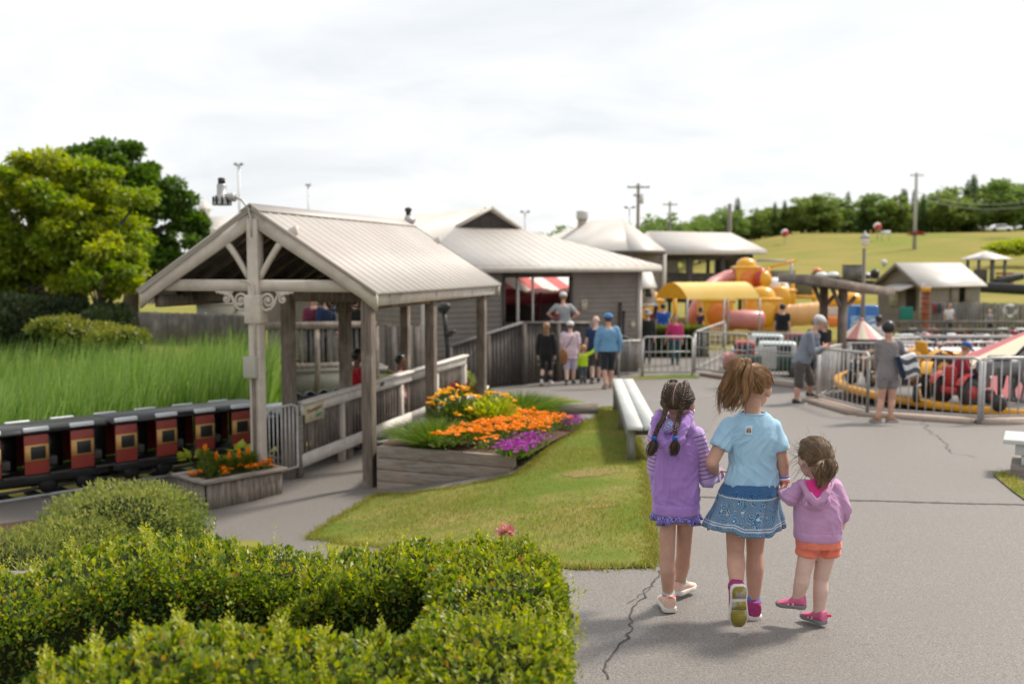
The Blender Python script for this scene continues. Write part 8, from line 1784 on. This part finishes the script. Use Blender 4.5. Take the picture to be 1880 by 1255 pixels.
mb.prism([(-.0105,.005),(.0105,.005),(.006,.0135),(-.006,.0135)], tg+V((0,-.003,0)), (1,0,0), UP, -.0012); mb.build('patch_motif', mat('dark_motif', (.06,.035,.04), rough=.8), lb)
m_pais = cols('blue_paisley_print', .05, 19, [(0,(.02,.07,.18)),(.22,(.46,.54,.60)),(.34,(.035,.15,.32)),(.6,(.09,.27,.44)),(.74,(.02,.04,.08)),(.86,(.40,.48,.54))], band=[(0,0),(.10,1),(.125,0),(.155,1),(.172,0),(.715,1),(.735,0)], rings=4.6)
rings = []; nn = 140; ns_ = 22; al = []
for i in range(ns_+1):
    t = i/ns_; py = 884+(969-884)*t; w = 46+22*t**.85+1.5*math.sin(t*9); cx = 1378-13*t; c = P(cx, py, Y2); fold = t**1.3
    ring = []
    for k in range(nn):
        a = 2*PI*k/nn; fo = fold*(.013*math.sin(a*9+.6)+.008*math.sin(a*15+2*t)+.006*math.sin(a*5+1)); dz = fold*(.012*math.sin(a*3+2.2)+.008*math.sin(a*9+.4)); rr_ = w*k2_+fo; ring.append(c+Rf @ V((rr_*math.cos(a), (w*k2_*.80+fo)*math.sin(a), dz))); al.append(1-t)
    rings.append(ring)
inner = [[p+(V((P(1370,920,Y2).x, Y2, p.z))-p)*.03 for p in r] for r in rings[::-1]]; al += [x for i in range(ns_, -1, -1) for x in [1-i/ns_]*nn]
mb = MB(); mb.loft(rings+inner, False); v = np.array([tuple(p) for p in mb.v]); mesh_np('skirt', v, mb.f, m_pais, g2, True, {'along': al})
mb = MB(); torso(mb, [(P(1370,966,Y2), .105, .085), (P(1370,940,Y2), .115, .09), (P(1372,905,Y2), .11, .085)], J['fwd']); garment(mb, .008, .006, 24, 'under_frill', mat('blue_lining', (.03,.12,.42), (.05,.18,.5), scale=30, rough=.9), g2, 3)
m_shoe2 = mat('magenta_mesh', (.42,.035,.12), (.24,.03,.16), scale=70, rough=.8, bump=.5, bscale=300, bdist=.002); m_tread = mat('olive_tread', (.34,.27,.02), (.24,.19,.05), scale=26, rough=.75, bump=.8, bscale=70, bdist=.006, stretch=(.5,.5,2.5), c3=(.40,.35,.28), s3=14, lo3=.5, hi3=.56)
m_bsock = mat('blue_sock', (.02,.20,.55), (.03,.26,.62), scale=60, rough=.9)
for s in 'LR':
    sh_, T = shoe('shoe', J['an'+s], J['td'+s], J.get('tu'+s, UP), .215, .088, m_shoe2, m_sole1, g2, m_sock=m_bsock, leg=J['kn'+s])
    mb = MB(); out = [(-.27,.42),(-.22,.74),(-.12,.84),(.05,.78),(.2,.80),(.4,.96),(.55,.92),(.66,.68),(.715,.32)]
    for b0__, b1__ in ((-.27,.02),(.10,.30),(.33,.72)):
        o2 = [(x, w) for x, w in out if b0__-.01 <= x <= b1__+.01]; o2 = [(b0__, float(np.interp(b0__, [x for x, _ in out], [w for _, w in out])))]+[q for q in o2 if b0__+.01 < q[0] < b1__-.01]+[(b1__, float(np.interp(b1__, [x for x, _ in out], [w for _, w in out])))]
        mb.loft([[T(w*g, x, z) for x, w in o2]+[T(-w*g, x, z) for x, w in o2[::-1]] for z, g in ((-.045,.93),(-.02,1.0))])
    mb.build('tread', m_tread, sh_)
    mb = MB(); mb.tube([T(.66*math.cos(a), -.08+.16*math.sin(a), .40) for a in np.linspace(0, 2*PI, 21)], .009, 7, caps=False); mb.build('collar', mat('orchid_lining_'+('left' if s == 'L' else 'right'), (.30,.05,.20), rough=.85), sh_, True)
    mb = MB(); mb.rbox(T(0, -.268, .19), (.024,.006,.02), .002, hframe(J['td'+s], J.get('tu'+s, UP))); mb.build('heel_tab', mat('yellow_tab_'+('left' if s == 'L' else 'right'), (.62,.55,.03), rough=.7), sh_)
wr = V(J['wrR']); ax_w = (V(J['wrR'])-V(J['elR'])).normalized()
for i, (nm, cc) in enumerate((('violet_band',(.20,.20,.50)),('white_band',(.70,.68,.68)),('coral_band',(.68,.12,.07)))):
    q_ = wr-ax_w*(.016-.013*i); mb = MB(); mb.lathe(q_, [(.0265,-.0055),(.0285,-.0055),(.0285,.0055),(.0265,.0055)], 20, axis=ax_w, caps=False); mb.build('wristband', mat(nm, cc, rough=.5), g2, True)
c2, h2 = V(J['head']), .215
def mask2(d): return (d.z > .55 or d.y < .35) and d.z > (-.50 if d.y < -.45 else -.10) and not (d.y > .0 and d.z < .12)
scalp(c2, R, h2, mask2, .011, 'hair', m_hairbr, g2, 40)
Rt = R.transposed(); gp = P(1371,676,5.20); gd = Rt @ (gp-c2); gd = V((gd.x/.36, gd.y/.43, gd.z/.40)).normalized()
head_strands(c2, R, h2, lambda d: gd, mask2, 1500, .0014, 'hair_strands', m_hairbr, g2, .014, 14, 5, .008)
g0 = skull_pt(c2, R, h2, gd, .02); paths, rads = [], []; rs = random.Random(9)
clumps = [(V((rs.gauss(0, .0165), rs.gauss(0, .017), rs.gauss(0, .011))), rs.uniform(0, 6.28), rs.uniform(1.4, 2.6), rs.uniform(.008, .019), rs.uniform(.60, 1.0)) for _ in range(48)]
for i in range(1300):
    bx, bz = rs.gauss(0, 1), rs.gauss(0, 1); ph, fr = rs.uniform(0, 6.28), rs.uniform(1.2, 2.6); am = rs.uniform(.003, .011); L_ = rs.uniform(.55, 1.06); pts = []
    cq_ = clumps[i % 48]; spread = cq_[0]+V((rs.gauss(0, .0038), rs.gauss(0, .0038), rs.gauss(0, .003))); ph, fr, am = cq_[1]+rs.gauss(0, .25), cq_[2], cq_[3]*rs.uniform(.8, 1.2); L_ = cq_[4]*rs.uniform(.88, 1.05)
    ctrl = [g0, P(1364,664,5.17), P(1353,680,5.14), P(1348,705,5.14), P(1341,730,5.15), P(1332,750,5.16)]
    for t in np.linspace(0, L_, 20):
        u = min(t, 1.0)*(len(ctrl)-1); j = min(int(u), len(ctrl)-2); w = u-j; p0, p1, p2, p3 = ctrl[max(j-1,0)], ctrl[j], ctrl[j+1], ctrl[min(j+2,len(ctrl)-1)]
        p = 0.5*((2*p1)+(p2-p0)*w+(2*p0-5*p1+4*p2-p3)*w*w+(3*p1-p0-3*p2+p3)*w**3)
        if t > 1: p = p+(ctrl[-1]-ctrl[-2])*(t-1)*2
        env = math.sin(min(1, t*1.25+.06)*PI*.62)*1.25; cu = t**1.2*am*1.6
        p = p+V((spread.x*env*1.25+cu*math.sin(fr*6.28*t+ph), spread.y*env+cu*math.cos(fr*6.28*t+ph), spread.z*env*1.4+.5*cu*math.sin(fr*5*t+ph*2)-max(0, spread.x)*.7*env*t)); pts.append(tuple(p))
    paths.append(pts); rads.append(rs.uniform(.0008, .0016))
strands(np.array(paths), np.array(rads), 'ponytail', m_hairbr, g2, 4)
paths = []
for i in range(70):
    d = V((rs.gauss(0,1), rs.gauss(0,.8), abs(rs.gauss(0,1)))).normalized()
    if not mask2(d): continue
    s = skull_pt(c2, R, h2, d, .015); o_ = R @ d; w_ = V((-.6, -.2, .4)); L_ = rs.uniform(.02, .055); paths.append([tuple(s+o_*L_*.5*t+w_*L_*t*t+V((0,0,.004*math.sin(t*6)))) for t in np.linspace(0, 1, 8)])
for i in range(46):
    s = V(rs.choice(ctrl[1:5]))+V((rs.gauss(-.02,.02), rs.gauss(0,.02), rs.gauss(0,.02))); L_ = rs.uniform(.03, .085); w_ = V((-1, rs.gauss(0,.3), rs.gauss(.05,.5))); paths.append([tuple(s+w_*L_*t+V((0,0,-.02*t*t+.006*math.sin(t*7+i)))) for t in np.linspace(0, 1, 8)])
strands(np.array(paths), np.full(len(paths), .0007), 'stray_hairs', m_hairbr, g2, 3)
mb = MB(); mb.tube([g0+(R @ V((.017*math.cos(a), .0, .017*math.sin(a)))) for a in np.linspace(0, 6.28, 17)], .006, 7, caps=False); mb.build('hair_tie', m_hairdk, g2, True)
# ---------------------------------------------------------------- the toddler
Y3 = 5.14; k3_ = Y3/F_PX
J = PJ(Y3, base=(hit(1500,1144)), fwd=(.0,1,0), hfwd=(-.30,.95,-.12), pel=(1501,980), neck=(1500,884), head=(1493,843,5.15), shL=(1471,897), shR=(1532,897), elL=(1452,913,5.12), wrL=(1438,906,5.20), elR=(1548,932,5.13), wrR=(1549,953,5.20), hiL=(1486,1002), hiR=(1519,1002), knL=(1474,1052,5.12), knR=(1507,1062,5.15), anL=(1464,1099,5.12), anR=(1503,1126,5.14), tdL=(-.88,.45,-.04), tdR=(-.55,.83,0))
g3 = thing('person', 'toddler in pink hooded jacket and coral shorts holding the taller hand', 'person', J['base'])
H3 = .95; b, R = body_mesh(J, H3, g3, m_skin2, .005, .195, .98, leg=(.054,.041,.042,.029), arm=(.034,.029,.022), hl=.105, hands={'L': ((-.75,.25,.35),(0,.3,-1),1), 'R': ((.1,.5,-.9),(-1,.2,0),-1)}, curl=(.6,.6))
eyes(J['head'], R, .195, g3)
m_pinkj = cloth('soft_pink_fleece', (.53,.30,.49), (.47,.255,.435), bump=.45, bscale=24); m_hot = cloth('hot_pink_lining', (.72,.045,.27), (.62,.035,.22), bump=.35)
mb = MB(); torso(mb, rows_px([(1501,986,41,.80),(1501,976,42,.82),(1501,950,43,.84),(1501,925,42,.80),(1501,905,38,.72),(1501,892,28,.66),(1501,884,19,.7)], Y3), J['fwd'])
for s in 'LR':
    sh, el_, wr = V(J['sh'+s]), V(J['el'+s]), V(J['wr'+s]); mb.cap(V(J['neck'])-UP*.03, sh, .042, .046); mb.cap(sh, el_, .047, .043); mb.cap(el_, el_.lerp(wr, .72), .043, .034)
garment(mb, .0058, .0065, 31, 'jacket', m_pinkj, g3, 4)
mb = MB(); torso(mb, rows_px([(1501,989,41,.82),(1501,984,42.2,.83),(1501,974,42.4,.84),(1501,970,41,.82)], Y3), J['fwd']); garment(mb, .0055, .0012, 32, 'hem_band', m_pinkj, g3, 3)
yb_ = Y3-.098
mb = MB(); pts = [P(a, b_, yb_+d) for a, b_, d in ((1474,884,.055),(1480,897,.005),(1487,912,-.022),(1497,923,-.034),(1507,918,-.03),(1516,904,-.018),(1524,888,.02),(1529,879,.06))]
mb.tube(pts, [.018,.021,.022,.022,.022,.022,.020,.017], 12); mb.ell(P(1499,919,yb_+.010), (.072,.034,.048)); garment(mb, .005, .003, 33, 'hood', m_pinkj, g3, 3)
mb = MB(); mb.tube([p+V((0,-.014,.007)) for p in [pts[i].lerp(P(1501,893,yb_), .17) for i in range(len(pts))]], .0055, 8); mb.build('hood_rim', mat('pale_pink_piping', (.70,.50,.64), rough=.9), g3, True)
mb = MB(); mb.prism([(-.060,.042),(-.048,.008),(-.033,-.035),(-.012,-.063),(.004,-.068),(.020,-.055),(.037,-.020),(.052,.020),(.062,.046),(.0,.060)], P(1500,897,yb_-.006)+V((0,-.022,0)), (1,0,0), V((0,.22,1)).normalized(), -.03); v, f = remesh(mb, .0045, 6); mesh_np('hood_lining', v, f, m_hot, g3, True)
for sx, sy in ((1481,926),(1521,922)): mb = MB(); mb.prism([(-.013,-.006),(.014,-.004),(.002,.024)], P(sx, sy, yb_-.030), (1,0,0), V((0,.2,1)).normalized(), -.008); v, f = remesh(mb, .003, 3); mesh_np('hood_ear', v, f, m_pinkj, g3, True)
m_cor = cloth('coral_cotton', (.80,.22,.15), (.74,.185,.12), bump=.4, bscale=18)
mb = MB(); torso(mb, rows_px([(1502,1002,40,.80),(1502,990,40,.82),(1502,975,38,.82)], Y3), J['fwd'])
for s, cx in (('L',1482),('R',1521)):
    hi = P(cx, 998, Y3); mb.tube([hi+UP*.02, hi-UP*.02, P(cx+(-1.5 if s == 'L' else 1.5), 1016, Y3), P(cx+(-2 if s == 'L' else 2), 1019, Y3)], [.055,.057,.060,.056], 18)
garment(mb, .005, .0045, 35, 'shorts', m_cor, g3, 3)
m_shoe3 = mat('rose_sandal', (.52,.085,.20), (.62,.16,.28), scale=40, rough=.7, bump=.4, bscale=200, bdist=.002); m_sole3 = mat('grey_rubber', (.19,.19,.19), rough=.8)
for s in 'LR':
    sh_, T = shoe('shoe', J['an'+s], J['td'+s], UP, .145, .070, m_shoe3, m_sole3, g3)
    for b_ in (.12, .28): mb = MB(); mb.tube([T(.95*math.cos(a), b_, .07+(.17-b_*.2)*math.sin(a)) for a in np.linspace(0, PI, 13)], .006, 7); mb.build('strap', mat('pale_rose_strap_'+('one' if b_ < .2 else 'two')+s.lower(), (.66,.28,.38), rough=.7), sh_, True)
    if s == 'R': mb = MB(); mb.rbox(T(.75,-.30,.26), (.024,.008,.016), .003); mb.build('pull_tab', mat('bright_rose_tab', (.70,.06,.16), rough=.7), sh_)
c3, h3 = V(J['head']), .195
def mask3(d): return (d.z > .60 or d.y < .25) and d.z > (-.50 if d.y < -.4 else -.12) and not (d.y > -.05 and d.z < .05)
scalp(c3, R, h3, mask3, .012, 'hair', m_hairlb, g3, 40)
gp = P(1512,850,5.045); Rt = R.transposed(); q_ = Rt @ (gp-c3); gd3 = V((q_.x/.36, q_.y/.43, q_.z/.40)).normalized()
head_strands(c3, R, h3, lambda d: gd3, mask3, 1400, .0013, 'hair_strands', m_hairlb, g3, .015, 14, 12, .010)
paths, rads = [], []; rs = random.Random(19); g0 = skull_pt(c3, R, h3, gd3, .02); ctrl = [g0, P(1522,846,5.02), P(1527,858,5.01), P(1521,872,5.01), P(1511,877,5.02), P(1506,884,5.015), P(1508,892,5.01)]; cB = [g0, P(1505,858,5.0), P(1503,870,5.0), P(1511,880,5.005), P(1508,890,5.0)]
for i in range(520):
    cc = ctrl if rs.random() < .62 else cB; sp = V((rs.gauss(0,.010), rs.gauss(0,.010), rs.gauss(0,.009))); ph = rs.uniform(0, 6.28); L_ = rs.uniform(.7, 1.0); pts = []
    for t in np.linspace(0, L_, 18):
        u = t*(len(cc)-1); j = min(int(u), len(cc)-2); w = u-j; p0, p1, p2, p3 = cc[max(j-1,0)], cc[j], cc[j+1], cc[min(j+2,len(cc)-1)]
        p = 0.5*((2*p1)+(p2-p0)*w+(2*p0-5*p1+4*p2-p3)*w*w+(3*p1-p0-3*p2+p3)*w**3); e = math.sin(min(1, t*1.5+.1)*PI*.6); p = p+sp*e*1.3+V((math.sin(t*14+ph), math.cos(t*13+ph), 0))*.0028*t; pts.append(tuple(p))
    paths.append(pts); rads.append(rs.uniform(.0011, .002))
strands(np.array(paths), np.array(rads), 'hair_bun', m_hairlb, g3, 4)
paths = []
for i in range(110):
    d = V((-abs(rs.gauss(.5,.5)) if i < 60 else rs.gauss(0,1), rs.gauss(-.1,.6), rs.gauss(.2,.7))).normalized()
    s = skull_pt(c3, R, h3, d, .013); o_ = R @ d; L_ = rs.uniform(.02, .06); w_ = V((-.5, -.1, -.9)) if i < 60 else V((-.3, 0, .5)); paths.append([tuple(s+o_*L_*.7*t+w_*L_*t*t+V((.003*math.sin(t*8+i), 0, 0))) for t in np.linspace(0, 1, 8)])
strands(np.array(paths), np.full(len(paths), .0007), 'stray_hairs', m_hairlb, g3, 3)

P = P_far
